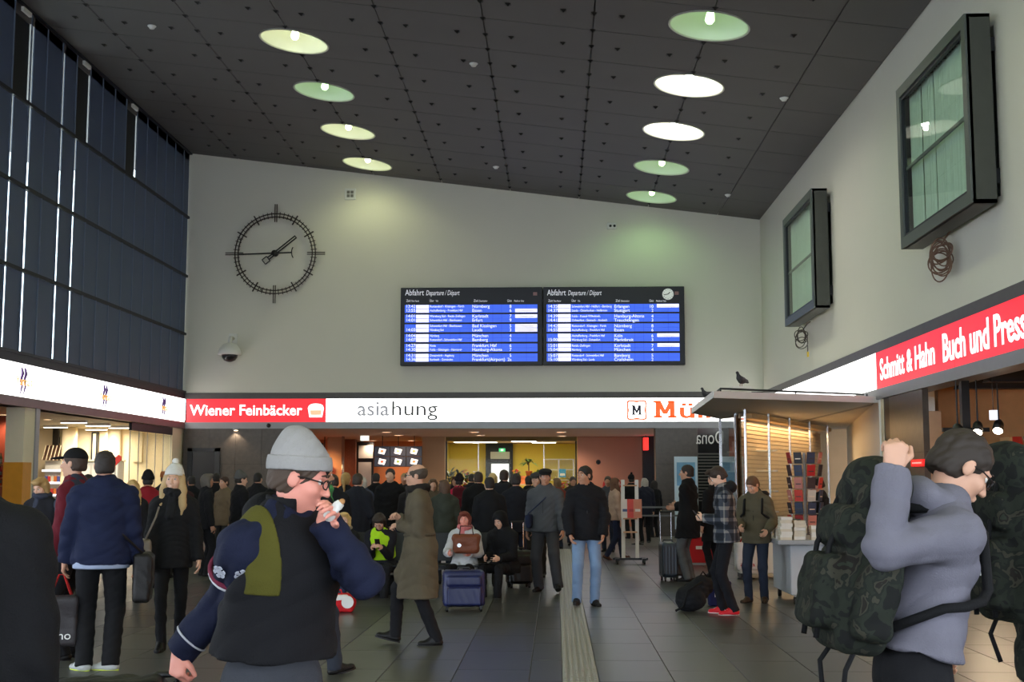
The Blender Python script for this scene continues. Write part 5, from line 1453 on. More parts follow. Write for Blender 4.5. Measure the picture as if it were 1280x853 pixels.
for i in range(60):
    a = 2 * PI * i / 60
    if i % 15 == 0:
        for o_ in (-.028, .028): radial(a, .96, 1.50, .024, o_, 'quarter_bar')
    elif i % 5 == 0: radial(a, 1.0, 1.32, .036, 0, 'hour_bar')
    else: radial(a, 1.075, 1.26, .017, 0, 'minute_tick')
for a in (0.4, 2.0, 3.5, 5.1):
    MB().tube([(1.16 * math.sin(a), .0, 1.16 * math.cos(a)), (1.16 * math.sin(a), .12, 1.16 * math.cos(a))], .02).build('wall_pin', M_CLK, clk)
MB().lathe([(.09, -.05), (.09, .12)], 16).build('hub', M_HAND, clk, smooth=True).rotation_euler = (PI / 2, 0, 0)
a = math.atan2(138, 111); d = Vector((math.sin(a), 0, math.cos(a))); s = Vector((math.cos(a), 0, -math.sin(a)))
hh = MB()
for o_ in (-.035, .035): hh.bar(d * -.25 + s * o_ + Vector((0, -.04, 0)), d * .8 + s * o_ + Vector((0, -.04, 0)), .036, .02, (0, 1, 0))
hh.bar(d * .79 + s * -.048 + Vector((0, -.04, 0)), d * .79 + s * .048 + Vector((0, -.04, 0)), .026, .02, (0, 1, 0))
q = [d * -.25 + s * .085, d * -.42 + s * .085, d * -.42 + s * -.085, d * -.25 + s * -.085]
for i in range(4): hh.bar(q[i] + Vector((0, -.04, 0)), q[(i + 1) % 4] + Vector((0, -.04, 0)), .028, .02, (0, 1, 0))
hh.build('hour_hand', M_HAND, clk)
a = math.atan2(-232, -7); d = Vector((math.sin(a), 0, math.cos(a))); s = Vector((math.cos(a), 0, -math.sin(a)))
mh = MB().bar(d * -.5 + Vector((0, -.07, 0)), d * 1.07 + Vector((0, -.07, 0)), .042, .02, (0, 1, 0))
arc = [d * (-.58 + .07 * math.cos(t)) + s * .17 * math.sin(t) + Vector((0, -.07, 0)) for t in [(-1 + i / 4) * 1.2 for i in range(9)]]
mh.tube(arc, .017, 6); mh.build('minute_hand', M_HAND, clk)

# ---- departures board
YD = YB - .32
def bX(px, py=410): return at_y(px, py, YD).x
def bZ(py, px=678): return at_y(px, py, YD).z
B_CASE = mat('board_case', (14, 15, 30), .45); B_BLUE = glow('flap_blue', (56, 96, 226), .85); B_WH = glow('flap_white', (240, 236, 244), .95); B_TXT = glow('flap_text', (236, 240, 255), 1.1); B_DIM = glow('head_text', (200, 200, 210), .75)
LEFT = [('13:42', 'Rottendorf - Kitzingen - Fürth', 'Nürnberg', '8', 0), ('13:55', 'Aschaffenburg - Frankfurt Hbf', 'Essen', '6', 1), ('14:01', 'Würzburg Süd - Retzb.-Zellingen', 'Karlstadt', '7', 1), ('14:01', 'Schweinfurt Hbf - Ebenhausen', 'Erfurt', '9', 0),
        ('', 'Schweinfurt Hbf - Ebenhausen', 'Bad Kissingen', '5', 1), ('14:03', 'Würzburg Süd', 'Lauda', '3', 1), ('14:04', 'Nürnberg', 'München', '4', 0), ('14:07', 'Rottendorf - Schweinfurt Hbf', 'Bamberg', '5', 0),
        ('14:27', 'Hanau', 'Frankfurt Hbf', '6', 0), ('14:30', 'Fulda - Göttingen - Hannover', 'Hamburg-Altona', '7', 0), ('14:31', 'Donauwörth - Augsburg', 'München', '5', 0), ('14:36', 'Karlstadt - Gemünden', 'Frankfurt(Airport)', '2a', 0)]
RIGHT = [('14:35', 'Schweinfurt Hbf - Haßfurt - Bamberg', 'Erlangen', '10', 1), ('14:37', 'Lauda - Osterburken - Heilbronn', 'Stuttgart', '2', 0), ('14:39', 'Fulda - Kassel-Wilhelmsh.', 'Hamburg-Altona', '4', 0), ('14:41', 'Ochsenfurt - Steinach - Ansbach', 'Treuchtlingen', '3', 0),
         ('14:42', 'Rottendorf - Kitzingen - Fürth', 'Nürnberg', '8', 0), ('14:55', 'Aschaffenburg - Frankfurt Hbf', 'Essen', '6', 0), ('', 'Aschaffenburg - Frankfurt Hbf', 'Köln', '6', 1), ('15:00', 'Würzburg Süd - Ochsenfurt', 'Marktbreit', '3', 0),
         ('15:01', 'Retzb.-Zellingen', 'Karlstadt', '7', 1), ('15:04', 'Nürnberg', 'München', '4', 0), ('15:07', 'Rottendorf - Schweinfurt Hbf', 'Bamberg', '5', 0), ('15:10', 'Würzburg Süd - Lauda', 'Crailsheim', '2', 0)]
bd = thing('departure_board', 'wide dark blue departures board with lit rows of trains', 'departure board', ((bX(501) + bX(856)) / 2, YD, bZ(456.5)))
ox, oz = bd.location.x, bd.location.z
xm = bX(678.5)
b = MB().box(bX(500.5) - ox, xm - ox - .01, 0, .30, 0, bZ(359) - oz).build('case', B_CASE, bd, bevel=.015)
b = MB().box(xm - ox + .01, bX(856) - ox, 0, .30, 0, bZ(359) - oz).build('case', B_CASE, bd, bevel=.015)
for q in (-3, -1.2, 1.2, 3): MB().box(q - .06, q + .06, .29, .32, .3, 1.9).build('bracket', M_DMETAL, bd)
def btext(body, px, py, size, m, wmax=None, align='LEFT', shear=0, name='lettering'):
    o = text(name, body, size, (bX(px, py) - ox, -.018, bZ(py, px) - oz), 0, m, bd, align=align, ext=.001, shear=shear, fit=(bX(px + wmax) - bX(px)) if wmax else None)
    return o
rows = [380.7 + 12.2 * i for i in range(6)]
rows = [350 + v / 6.737 for v in (207, 289, 371, 454, 537, 620)]
for half, (dx, data) in enumerate(((0, LEFT), (177.4, RIGHT))):
    btext('Abfahrt', 506.5 + dx, 369.6, .25, B_DIM, 23.5); btext('Departure / Départ', 532.3 + dx, 369.4, .21, B_DIM, 42, shear=.25)
    for px, s1 in ((508, 'Zeit'), (537, 'Über'), (592, 'Ziel'), (634, 'Gleis')): btext(s1, px + dx, 377.6, .1, B_DIM, 5.5)
    for px, s1 in ((514, 'Time Heure'), (544.5, 'Via'), (598.5, 'Destination'), (642.5, 'Platform Voie')): btext(s1, px + dx, 377.6, .08, B_DIM, len(s1) * .95, shear=.2)
    MB().box(bX(666.5 + dx) - ox, bX(671.5 + dx) - ox, -.012, 0, bZ(369.5) - oz, bZ(365.5) - oz).build('info_tag', mat('tag_rose', (150, 110, 112), .5), bd)
    for ri in range(6):
        for k in range(2):
            y0 = rows[ri] + k * 5.05; y1 = y0 + 4.85
            tm, via, dst, pl, rem = data[ri * 2 + k]
            zb, zt_ = bZ(y1) - oz, bZ(y0) - oz
            r_ = MB().box(bX(505.9 + dx) - ox, bX(671.8 + dx) - ox, -.012, 0, zb, zt_).build('row_panel', B_BLUE, bd)
            for pxx in (563, 575, 588, 616, 627, 658): MB().box(bX(pxx + dx) - ox - .006, bX(pxx + dx) - ox + .006, -.0135, -.012, zb, zt_).build('flap_joint', glow('flap_edge', (40, 76, 196), .7), r_)
            MB().box(bX(520 + dx) - ox, bX(536 + dx) - ox, -.016, 0, zb + .004, zt_ - .004).build('train_number', B_WH, bd)
            if rem: MB().box(bX(644 + dx) - ox, bX(671.5 + dx) - ox, -.016, 0, zb + .006, zt_ - .006).build('remark', B_WH, bd)
            if tm: btext(tm, 507.3 + dx, y1 - .5, .13, B_TXT)
            btext(via, 537.4 + dx, y1 - .9, .095, B_TXT, len(via) * 1.42); btext(dst, 590.2 + dx, y1 - .5, .13, B_TXT); btext(pl, 639.5 + dx, y1 - .5, .13, B_TXT, align='RIGHT')
            if rem: btext('ca. 5 Minuten später', 646 + dx, y1 - 1.4, .06, L_DARK)
cx_, cz_ = bX(835.5) - ox, bZ(368, 835) - oz
MB().lathe([(.165, 0), (.165, .02), (.15, .025)], 28, (0, 0, 0)).build('clock_face', glow('face_grey', (190, 194, 190), .6), bd).matrix_local = Matrix.Translation((cx_, 0, cz_)) @ Matrix.Rotation(PI / 2, 4, 'X')
MB().bar((cx_, -.03, cz_), (cx_ - .12, -.03, cz_ - .02), .02, .01, (0, 1, 0)).build('clock_hand', M_BLACK, bd); MB().bar((cx_, -.03, cz_), (cx_ + .06, -.03, cz_ + .06), .024, .01, (0, 1, 0)).build('clock_hand', M_BLACK, bd)
for i in range(12):
    a = 2 * PI * i / 12; MB().bar((cx_ + .12 * math.sin(a), -.027, cz_ + .12 * math.cos(a)), (cx_ + .145 * math.sin(a), -.027, cz_ + .145 * math.cos(a)), .012, .006, (0, 1, 0)).build('hour_mark', M_BLACK, bd)

# ---- dome camera, vent, loudspeaker
p = at_y(288, 440, YB - .3)
t = thing('dome_camera', 'white surveillance dome camera on a wall arm below the clock', 'camera', (p.x, YB - .375, p.z)); t.scale = (1.25, 1.25, 1.25)
MB().tube([(0, .3, .34), (0, .08, .34), (0, 0, .28), (0, 0, .16)], .045, 10).build('arm', M_WHITE, t, smooth=True)
MB().box(-.1, .1, .27, .3, .22, .46).build('wall_plate', M_WHITE, t, bevel=.01)
MB().lathe([(.06, .2), (.16, .17), (.24, .06), (.28, -.06), (.27, -.08)], 22).build('hood', M_WHITE, t, smooth=True)
MB().lathe([(.19, -.08), (.18, -.14), (.13, -.21), (.05, -.245), (.005, -.25)], 20).build('dome', mat('dome_black', (20, 20, 26), .12), t, smooth=True)
p = at_y(438, 243, YB)
t = thing('wall_vent', 'small white square vent grille on the wall above the clock', 'vent', (p.x, YB, p.z))
b = MB().box(-.17, .17, -.04, -.0, -.17, .17).build('frame', M_WHITE, t, bevel=.008)
for i in (-1, 1):
    for j in (-1, 1): MB().box(i * .055 - .045, i * .055 + .045, -.048, -.04, j * .055 - .045, j * .055 + .045).build('grille', mat('grille_grey', (120, 118, 112), .6), t)
p = at_y(765, 283, YB)
t = thing('wall_speaker', 'tiny two-lens white sensor on the wall above the departures board', 'sensor', (p.x, YB, p.z))
MB().box(-.15, .13, -.07, 0, -.1, .1).build('housing', M_WHITE, t, bevel=.02)
for q in (-.05, .07): MB().lathe([(.04, 0), (.03, .02)], 12).build('lens', M_BLACK, t).matrix_local = Matrix.Translation((q, -.07, 0)) @ Matrix.Rotation(PI / 2, 4, 'X')

# ---- projecting window boxes on the right wall
M_WF = mat('window_frame_grey', (92, 98, 96), .45, .35, noise=.06); M_WF2 = mat('window_side_grey', (74, 76, 70), .5, .3)
M_CURT = mat('curtain_green', (214, 230, 216), .8, noise=.08, scale=5)
XW0, XW1 = 5.66, 5.98
for wi, (y0, y1) in enumerate(WINS):
    w = struct(MB().box(XW0, XW1, y0, y0 + .05, W_Z0, W_Z1).build('window_%d' % (6 + wi), M_WF2), 'grey projecting window box with curtains behind its pane')
    MB().box(XW0, XW1, y1 - .05, y1, W_Z0, W_Z1).build('side_panel', M_WF2, w); MB().box(XW0, XW1, y0, y1, W_Z0, W_Z0 + .05).build('bottom_panel', M_WF2, w); MB().box(XW0, XW1, y0, y1, W_Z1 - .05, W_Z1).build('top_panel', M_WF2, w)
    b = MB()
    fwid = .17
    b.box(XW0 - .03, XW0 + .04, y0, y0 + fwid, W_Z0, W_Z1).box(XW0 - .03, XW0 + .04, y1 - fwid, y1, W_Z0, W_Z1).box(XW0 - .03, XW0 + .04, y0 + fwid, y1 - fwid, W_Z0, W_Z0 + fwid).box(XW0 - .03, XW0 + .04, y0 + fwid, y1 - fwid, W_Z1 - fwid, W_Z1)
    b.build('frame', M_WF, w)
    b = MB(); f2 = fwid + .05
    b.box(XW0 - .0, XW0 + .05, y0 + fwid, y0 + f2, W_Z0 + fwid, W_Z1 - fwid).box(XW0, XW0 + .05, y1 - f2, y1 - fwid, W_Z0 + fwid, W_Z1 - fwid).box(XW0, XW0 + .05, y0 + f2, y1 - f2, W_Z0 + fwid, W_Z0 + f2).box(XW0, XW0 + .05, y0 + f2, y1 - f2, W_Z1 - f2, W_Z1 - fwid)
    b.build('glazing_bead', M_BLUEFRAME, w)
    MB().add([(XW0 + .02, y0 + fwid, W_Z0 + fwid), (XW0 + .02, y1 - fwid, W_Z0 + fwid), (XW0 + .02, y1 - fwid, W_Z1 - fwid), (XW0 + .02, y0 + fwid, W_Z1 - fwid)], [(0, 1, 2, 3)]).build('pane', M_GLASS, w)
    MB().box(XW1, XR, y0 + .1, y0 + .2, W_Z0 + .3, W_Z0 + .5).box(XW1, XR, y1 - .2, y1 - .1, W_Z0 + .3, W_Z0 + .5).box(XW1, XR, y0 + .1, y0 + .2, W_Z1 - .5, W_Z1 - .3).box(XW1, XR, y1 - .2, y1 - .1, W_Z1 - .5, W_Z1 - .3).build('wall_bracket', M_DMETAL, w)
    # room behind, and curtains
    MB().box(XR + .35, XR + 2.0, y0 - .3, y1 + .3, W_Z0 - .4, W_Z0 - .3).box(XR + .35, XR + 2.0, y0 - .3, y1 + .3, W_Z1 + .3, W_Z1 + .4).box(XR + 2.0, XR + 2.1, y0 - .3, y1 + .3, W_Z0 - .4, W_Z1 + .4).box(XR + .35, XR + 2, y0 - .4, y0 - .3, W_Z0 - .4, W_Z1 + .4).box(XR + .35, XR + 2, y1 + .3, y1 + .4, W_Z0 - .4, W_Z1 + .4).build('room_shell', mat('room_grey', (120, 124, 120), .8), w)
    np_ = 5
    for k in range(np_):
        a0 = y0 + .12 + (y1 - y0 - .24) * k / np_; a1 = a0 + (y1 - y0 - .24) / np_ - .05
        n = 22; vs = []; rr = random.Random(k + wi * 9)
        for i in range(n + 1):
            yy = a0 + (a1 - a0) * i / n; xx = XW0 + .14 + .03 * math.sin(i * 1.5 + rr.random()) + .01 * rr.random()
            vs += [(xx, yy, W_Z0 + .2), (xx, yy, W_Z1 - .15)]
        MB().add(vs, [(2 * i, 2 * i + 2, 2 * i + 3, 2 * i + 1) for i in range(n)]).build('curtain', M_CURT, w, smooth=True)
    MB().tube([(XW0 + .14, y0 + .1, W_Z1 - .13), (XW0 + .14, y1 - .1, W_Z1 - .13)], .02).build('curtain_rail', M_DMETAL, w)
    MB().box(XW0 + .03, XW0 + .06, y0 + .17, y1 - .17, 6.6, 6.65).build('transom', M_WF, w)

# ---- coils of cable hanging below the windows
for (px, py, rad, n, lab, tagc) in ((1192, 322, .24, 12, 'thick brown coil of cable hanging below the larger boxed window', (110, 82, 66)), (1012, 424, .22, 6, 'thin cable coil with yellow plug below the boxed window nearer the clock wall', (74, 66, 58))):
    p = at_x(px, py, XR - .05); rr = random.Random(n)
    t = thing('cable_coil', lab, 'cable', p)
    for i in range(n):
        a0 = rr.uniform(0, 6); r1, r2 = rad * rr.uniform(.6, 1.1), rad * rr.uniform(.55, 1.0); cy, cz = rr.uniform(-.1, .1), rr.uniform(-.1, .1); ti = rr.uniform(-.5, .5)
        sw = rr.uniform(.5, 1.0); pts = [(-.20 - r1 * .75 * sw * math.cos(a + a0), cy + r1 * (1.2 - sw) * math.cos(a + a0), cz + r2 * math.sin(a + a0) + ti * .2 * math.cos(a)) for a in [2 * PI * q / 26 for q in range(26)]]
        MB().tube(pts, .011, 5, True).build('loop', mat('cable_%d' % tagc[0], tagc, .6, noise=.25), t, smooth=True)
    MB().tube([(.03, -.1, rad * 1.9), (-.06, -.05, rad * 1.6), (-.2, .0, rad * .7)], .013, 6).build('lead', MATS['cable_%d' % tagc[0]], t, smooth=True)
    MB().box(.0, .05, -.14, -.06, rad * 1.85, rad * 2.0).build('outlet', M_WHITE, t)
    if n == 6: MB().box(-.06, -.02, .02, .08, -.42, -.3).build('plug', mat('plug_yellow', (226, 190, 60), .5), t); MB().tube([(-.04, .05, -.15), (-.04, .05, -.31)], .01, 5).build('lead', MATS['cable_%d' % tagc[0]], t)

# ---- pigeons on the canopy
def pigeon(loc, rz, label, s_=1.0):
    t = thing('pigeon', label, 'pigeon', loc, rz); t.scale = (s_, s_, s_)
    S = SDF((-.2, -.3, 0), (.2, .3, .36), .008)
    S.cone((0, -.05, .14), (0, .05, .17), .065, .062, .03); S.cone((0, .07, .19), (0, .10, .26), .045, .03, .03); S.ell((0, .115, .285), (.028, .034, .028), None, .015)
    S.cone((0, -.08, .13), (0, -.21, .10), .045, .022, .03); S.ell((0, -.02, .12), (.06, .1, .06), None, .02)
    m_ = mat('pigeon_grey', (44, 44, 50), .6, noise=.35, scale=18)
    obj('body', S.mesh('pigeon', folds=.0), m_, t)
    for q in (-1, 1):
        W_ = SDF((-.2, -.3, 0), (.2, .3, .36), .008); W_.cone((.06 * q, .03, .17), (.045 * q, -.16, .13), .035, .014, .01, F=np.eye(3), sc=(.5, 1, 1)); obj('wing', W_.mesh('wing'), mat('pigeon_wing', (56, 57, 64), .6, noise=.3, scale=25), t)
        MB().tube([(.025 * q, .0, .09), (.025 * q, .01, .01)], .006, 6).tube([(.025 * q, -.03, .006), (.025 * q, .05, .006)], .005, 5).build('leg', mat('pigeon_leg', (150, 80, 80), .6), t)
    MB().tube([(0, .14, .282), (0, .175, .272)], [.008, .002], 6).build('beak', M_BLACK, t)
pigeon((N_.x + .6, N_.y + .75, ZK + .24), 2.3, 'dark pigeon standing on the box on the canopy', .9)
pigeon((A.x + rel(L_).x * .55 + rel(N_).x * .45 + .12, A.y + rel(L_).y * .55 + rel(N_).y * .45, ZK + .125), 2.0, 'dark pigeon crouching at the canopy corner', .85)

# ================================================================== things standing about
M_BOOK = [mat('book_paper', (214, 204, 184), .8), mat('book_white', (226, 222, 214), .7), mat('book_red', (176, 44, 44), .5), mat('book_blue', (60, 84, 130), .5), mat('book_dark', (40, 38, 44), .5), mat('book_green', (70, 96, 80), .5)]
# display counter on castors with stacks of books
c0 = on_floor(990, 758); 
dc = thing('display_counter', 'light grey book counter on castors in front of the press shop', 'counter', (c0.x + .34, c0.y + .6, 0), 0)
MB().box(-.32, .55, -.45, .9, .12, .78).build('body', mat('counter_grey', (176, 178, 182), .5, noise=.03), dc, bevel=.015)
MB().box(-.5, .7, -.6, 1.0, .78, .84).build('tray', mat('counter_tray', (150, 152, 156), .5), dc, bevel=.01)
for i in (-.25, .48):
    for j in (-.38, .82): MB().lathe([(.05, -.02), (.05, .02)], 12).build('castor', M_BLACK, dc).matrix_local = Matrix.Translation((i, j, .05)) @ Matrix.Rotation(PI / 2, 4, 'Y'); MB().tube([(i, j, .05), (i, j, .13)], .018).build('castor_stem', M_METAL, dc)
rr = random.Random(4)
def book(loc, sx_, sy_, sz_, m_, lab, rz=0, upright=False, grp='books on the grey counter'):
    t = thing('book', lab, 'book', loc, rz, grp)
    if upright:
        MB().box(-sx_ / 2, sx_ / 2, -sz_ / 2, -sz_ / 2 + .004, 0, sy_).box(-sx_ / 2, sx_ / 2, sz_ / 2 - .004, sz_ / 2, 0, sy_).box(-sx_ / 2, -sx_ / 2 + .004, -sz_ / 2, sz_ / 2, 0, sy_).build('cover', m_, t); MB().box(-sx_ / 2 + .006, sx_ / 2 - .006, -sz_ / 2 + .004, sz_ / 2 - .004, .004, sy_ - .004).build('pages', M_BOOK[0], t)
    else:
        MB().box(-sx_ / 2, sx_ / 2, -sy_ / 2, sy_ / 2, 0, .003).box(-sx_ / 2, sx_ / 2, -sy_ / 2, sy_ / 2, sz_ - .003, sz_).box(-sx_ / 2, sx_ / 2, -sy_ / 2, -sy_ / 2 + .003, 0, sz_).build('cover', m_, t); MB().box(-sx_ / 2 + .004, sx_ / 2 - .006, -sy_ / 2 + .003, sy_ / 2 - .006, .003, sz_ - .003).build('pages', M_BOOK[0], t)
cx0, cy0 = dc.location.x, dc.location.y
for si, (dx, dy, n, m_) in enumerate(((-.38, -.45, 8, 1), (-.2, -.42, 6, 0), (.02, -.46, 5, 1), (.25, -.42, 7, 0), (.5, -.45, 4, 1), (-.38, -.1, 5, 0), (-.12, -.08, 6, 1))):
    z = .84
    nm_ = ('end stack by the aisle', 'second stack from the aisle', 'middle stack at the edge', 'fourth stack from the aisle', 'stack at the shop end', 'rear stack by the aisle', 'rear middle stack')[si]
    for k in range(n):
        h_ = rr.uniform(.028, .045); book((cx0 + dx + rr.uniform(-.006, .006), cy0 + dy, z), .15, .21, h_, M_BOOK[m_ if k % 3 else (m_ + 1) % 2], f'pale paperback lying in the {nm_} on the grey counter', rr.uniform(-.06, .06)); z += h_ + .0005
for k in range(5):
    book((cx0 - .30 + k * .055, cy0 + .2, .84), .16, .25, .035, M_BOOK[(5, 4, 3, 5, 4)[k]], ('green', 'black', 'blue', 'dark green', 'dark')[k] + ' hardback standing upright behind the book stacks', PI / 2 + .02, True)
# revolving rack of cards and paperbacks
p = on_floor(997, 742)
rk = thing('card_rack', 'revolving wire rack packed with red and blue cards beside the book counter', 'rack', (p.x + .25, p.y + .55, 0))
zt_ = 2.02
MB().tube([(0, 0, .05), (0, 0, zt_)], .025).build('pole', M_METAL, rk); MB().lathe([(.3, 0), (.3, .03), (.05, .06)], 20).build('base', M_DMETAL, rk)
rr = random.Random(12)
for lev in range(7):
    z = .75 + lev * .185
    pts = [(.21 * math.cos(2 * PI * i / 20), .21 * math.sin(2 * PI * i / 20), z) for i in range(20)]
    MB().tube(pts, .006, 5, True).build('wire_ring', M_METAL, rk)
    for k in range(8):
        a = 2 * PI * k / 8 + .2; ca, sa = math.cos(a), math.sin(a)
        cc = [(176, 36, 40), (150, 30, 36), (196, 60, 50), (52, 60, 84), (60, 44, 48), (196, 186, 176), (40, 38, 44), (190, 120, 110)][rr.randrange(8)]
        t = thing('greeting_card', f'{ {176: "crimson", 150: "dark red", 196: "red" if cc[1] == 60 else "cream", 52: "slate blue", 60: "brown", 40: "black", 190: "pink"}[cc[0]] } card on tier {("one", "two", "three", "four", "five", "six", "seven")[lev]} of the revolving rack', 'card', (rk.location.x + .235 * ca, rk.location.y + .235 * sa, z + .0), a + PI / 2, 'cards in the revolving rack')
        MB().prism([(0, 0), (.012, 0), (-.018, .165), (-.03, .165)], 0, -.062, .062).build('card', mat('card%d_%d' % (cc[0], cc[1]), cc, .4), t); MB().box(-.04, .04, -.016, -.012, .06, .075).build('print', mat('card_print%d' % rr.randrange(2), (220, 200, 180) if rr.random() < .5 else (60, 50, 50), .5), t)
# red tub with price strip, and a white rack above it
p = on_floor(881, 707)
rt = thing('red_tub', 'red bargain tub with a white price strip by the kiosk', 'tub', (p.x, p.y + .3, 0))
b = MB(); w0_, w1_, hh_ = .24, .31, .52
vs = [(-w0_, -.22, .04), (w0_, -.22, .04), (w0_, .22, .04), (-w0_, .22, .04), (-w1_, -.28, hh_), (w1_, -.28, hh_), (w1_, .28, hh_), (-w1_, .28, hh_)]
b.add(vs, [(0, 3, 2, 1), (0, 1, 5, 4), (1, 2, 6, 5), (2, 3, 7, 6), (3, 0, 4, 7), (4, 5, 6, 7)]).build('body', mat('tub_red', (196, 30, 36), .45), rt, bevel=.012)
MB().box(-.16, .14, -.275, -.262, .30, .36).build('price_strip', M_WHITE, rt); MB().box(-.33, .33, -.30, .30, hh_ - .02, hh_ + .01).build('rim', mat('tub_red2', (170, 24, 30), .4), rt, bevel=.01)
MB().box(-.24, .24, -.22, .22, 0, .04).build('base', M_METAL, rt)
t = thing('white_leaflet_rack', 'white wire rack of leaflets standing in the red tub', 'rack', (rt.location.x, rt.location.y, hh_ + .012))
MB().box(-.28, .28, -.15, .15, 0, .02).build('base', M_WHITE, t)
for i in range(5): MB().tube([(-.26 + i * .13, .12, .02), (-.26 + i * .13, .12, .42)], .008, 6).build('wire', M_WHITE, t)
for i in range(3): MB().box(-.27, .27, -.12 + i * .08, -.11 + i * .08, .02, .16 + i * .1).build('leaflet_row', (M_BOOK[1], M_BOOK[0], M_WHITE)[i], t)
# white display bins further along the kiosk
p = on_floor(956, 728)
t = thing('white_bin', 'low white display bin behind the man in the olive jacket', 'bin', (p.x + .1, p.y + 1.0, 0))
MB().box(-.4, .4, -.3, .3, .08, .62).build('body', M_WHITE, t, bevel=.02); MB().box(-.42, .42, -.32, .32, .62, .66).build('rim', M_METAL, t)
for i in (-.32, .32): MB().box(i - .04, i + .04, -.2, .2, 0, .08).build('foot', M_BLACK, t)
# leaflet stand with two white posts
p = on_floor(789, 706)
ls = thing('leaflet_stand', 'white two-post leaflet stand with wooden shelves on a dark castor base', 'stand', (p.x, p.y + .25, 0))
kx = p.y / FPX
for q in (-8.6, 8.6):
    MB().box(q * kx - .035, q * kx + .035, -.03, .03, .1, 1.62).build('post', M_WHITE, ls, bevel=.008)
for z in (.88, .62, 1.52): MB().box(-8.6 * kx, 8.6 * kx, -.10, .06, z - .025, z).build('shelf', mat('shelf_ply', (196, 150, 112), .6), ls)
MB().box(-.34, .34, -.04, .04, .07, .11).box(-.3, -.22, -.25, .25, .07, .11).box(.22, .3, -.25, .25, .07, .11).build('base', M_DMETAL, ls)
for i in (-.26, .26):
    for j in (-.22, .22): MB().lathe([(.035, -.015), (.035, .015)], 10).build('castor', M_BLACK, ls).matrix_local = Matrix.Translation((i, j, .036)) @ Matrix.Rotation(PI / 2, 4, 'Y')
for i, cc in enumerate(((226, 214, 206), (206, 60, 48), (200, 120, 90))):
    t = thing('leaflet', ('pale', 'red', 'tan')[i] + ' leaflet leaning on the two-post stand', 'leaflet', (ls.location.x - .1 + i * .12, ls.location.y - .12 - i * .012, 1.0 - .115), 0, 'leaflets on the stand')
    MB().prism([(-.05, 0), (-.04, 0), (.0, .36), (-.01, .36)], 0, -.08, .08).build('cover', mat('leaflet%d' % i, cc, .5), t); MB().box(-.05, .05, -.040, -.036, .12, .17).build('print', M_BOOK[3 - i], t)
# belt barrier in front of the stone pillar
p = on_floor(797, 681)
bb = thing('belt_barrier', 'black belt barrier running to the stone pillar', 'barrier', (p.x, p.y, 0))
for q in (0, 1.25):
    MB().lathe([(.16, 0), (.16, .02), (.03, .04), (.028, .95), (.035, .95), (.035, 1.0)], 14, (q, 0, 0)).build('post', M_DMETAL, bb, smooth=True)
for z in (.93, .72): MB().box(0, 1.25, -.004, .004, z - .022, z + .022).build('belt', mat('belt_grey', (110, 110, 112), .6), bb)

# waiting bench for the seated travellers
pb = on_floor(478, 748)
be = thing('waiting_bench', 'dark metal waiting bench under the seated travellers', 'bench', (pb.x, pb.y + .55, 0))
for i in range(5):
    xx = -1.0 + i * .56
    MB().box(xx - .25, xx + .25, -.24, .22, .40, .43).build('seat', M_DMETAL, be, bevel=.012); MB().obox((xx, .26, .66), (.25, 0, 0), (0, .012, 0), (0, .06, .2)).build('backrest', M_DMETAL, be, bevel=.008)
MB().box(-1.25, 1.5, -.03, .03, .35, .40).build('beam', M_BLACK, be)
for xx in (-.9, 1.15):
    MB().box(xx - .03, xx + .03, -.03, .03, .03, .36).build('leg', M_BLACK, be); MB().box(xx - .04, xx + .04, -.25, .25, 0, .035).build('foot', M_BLACK, be)
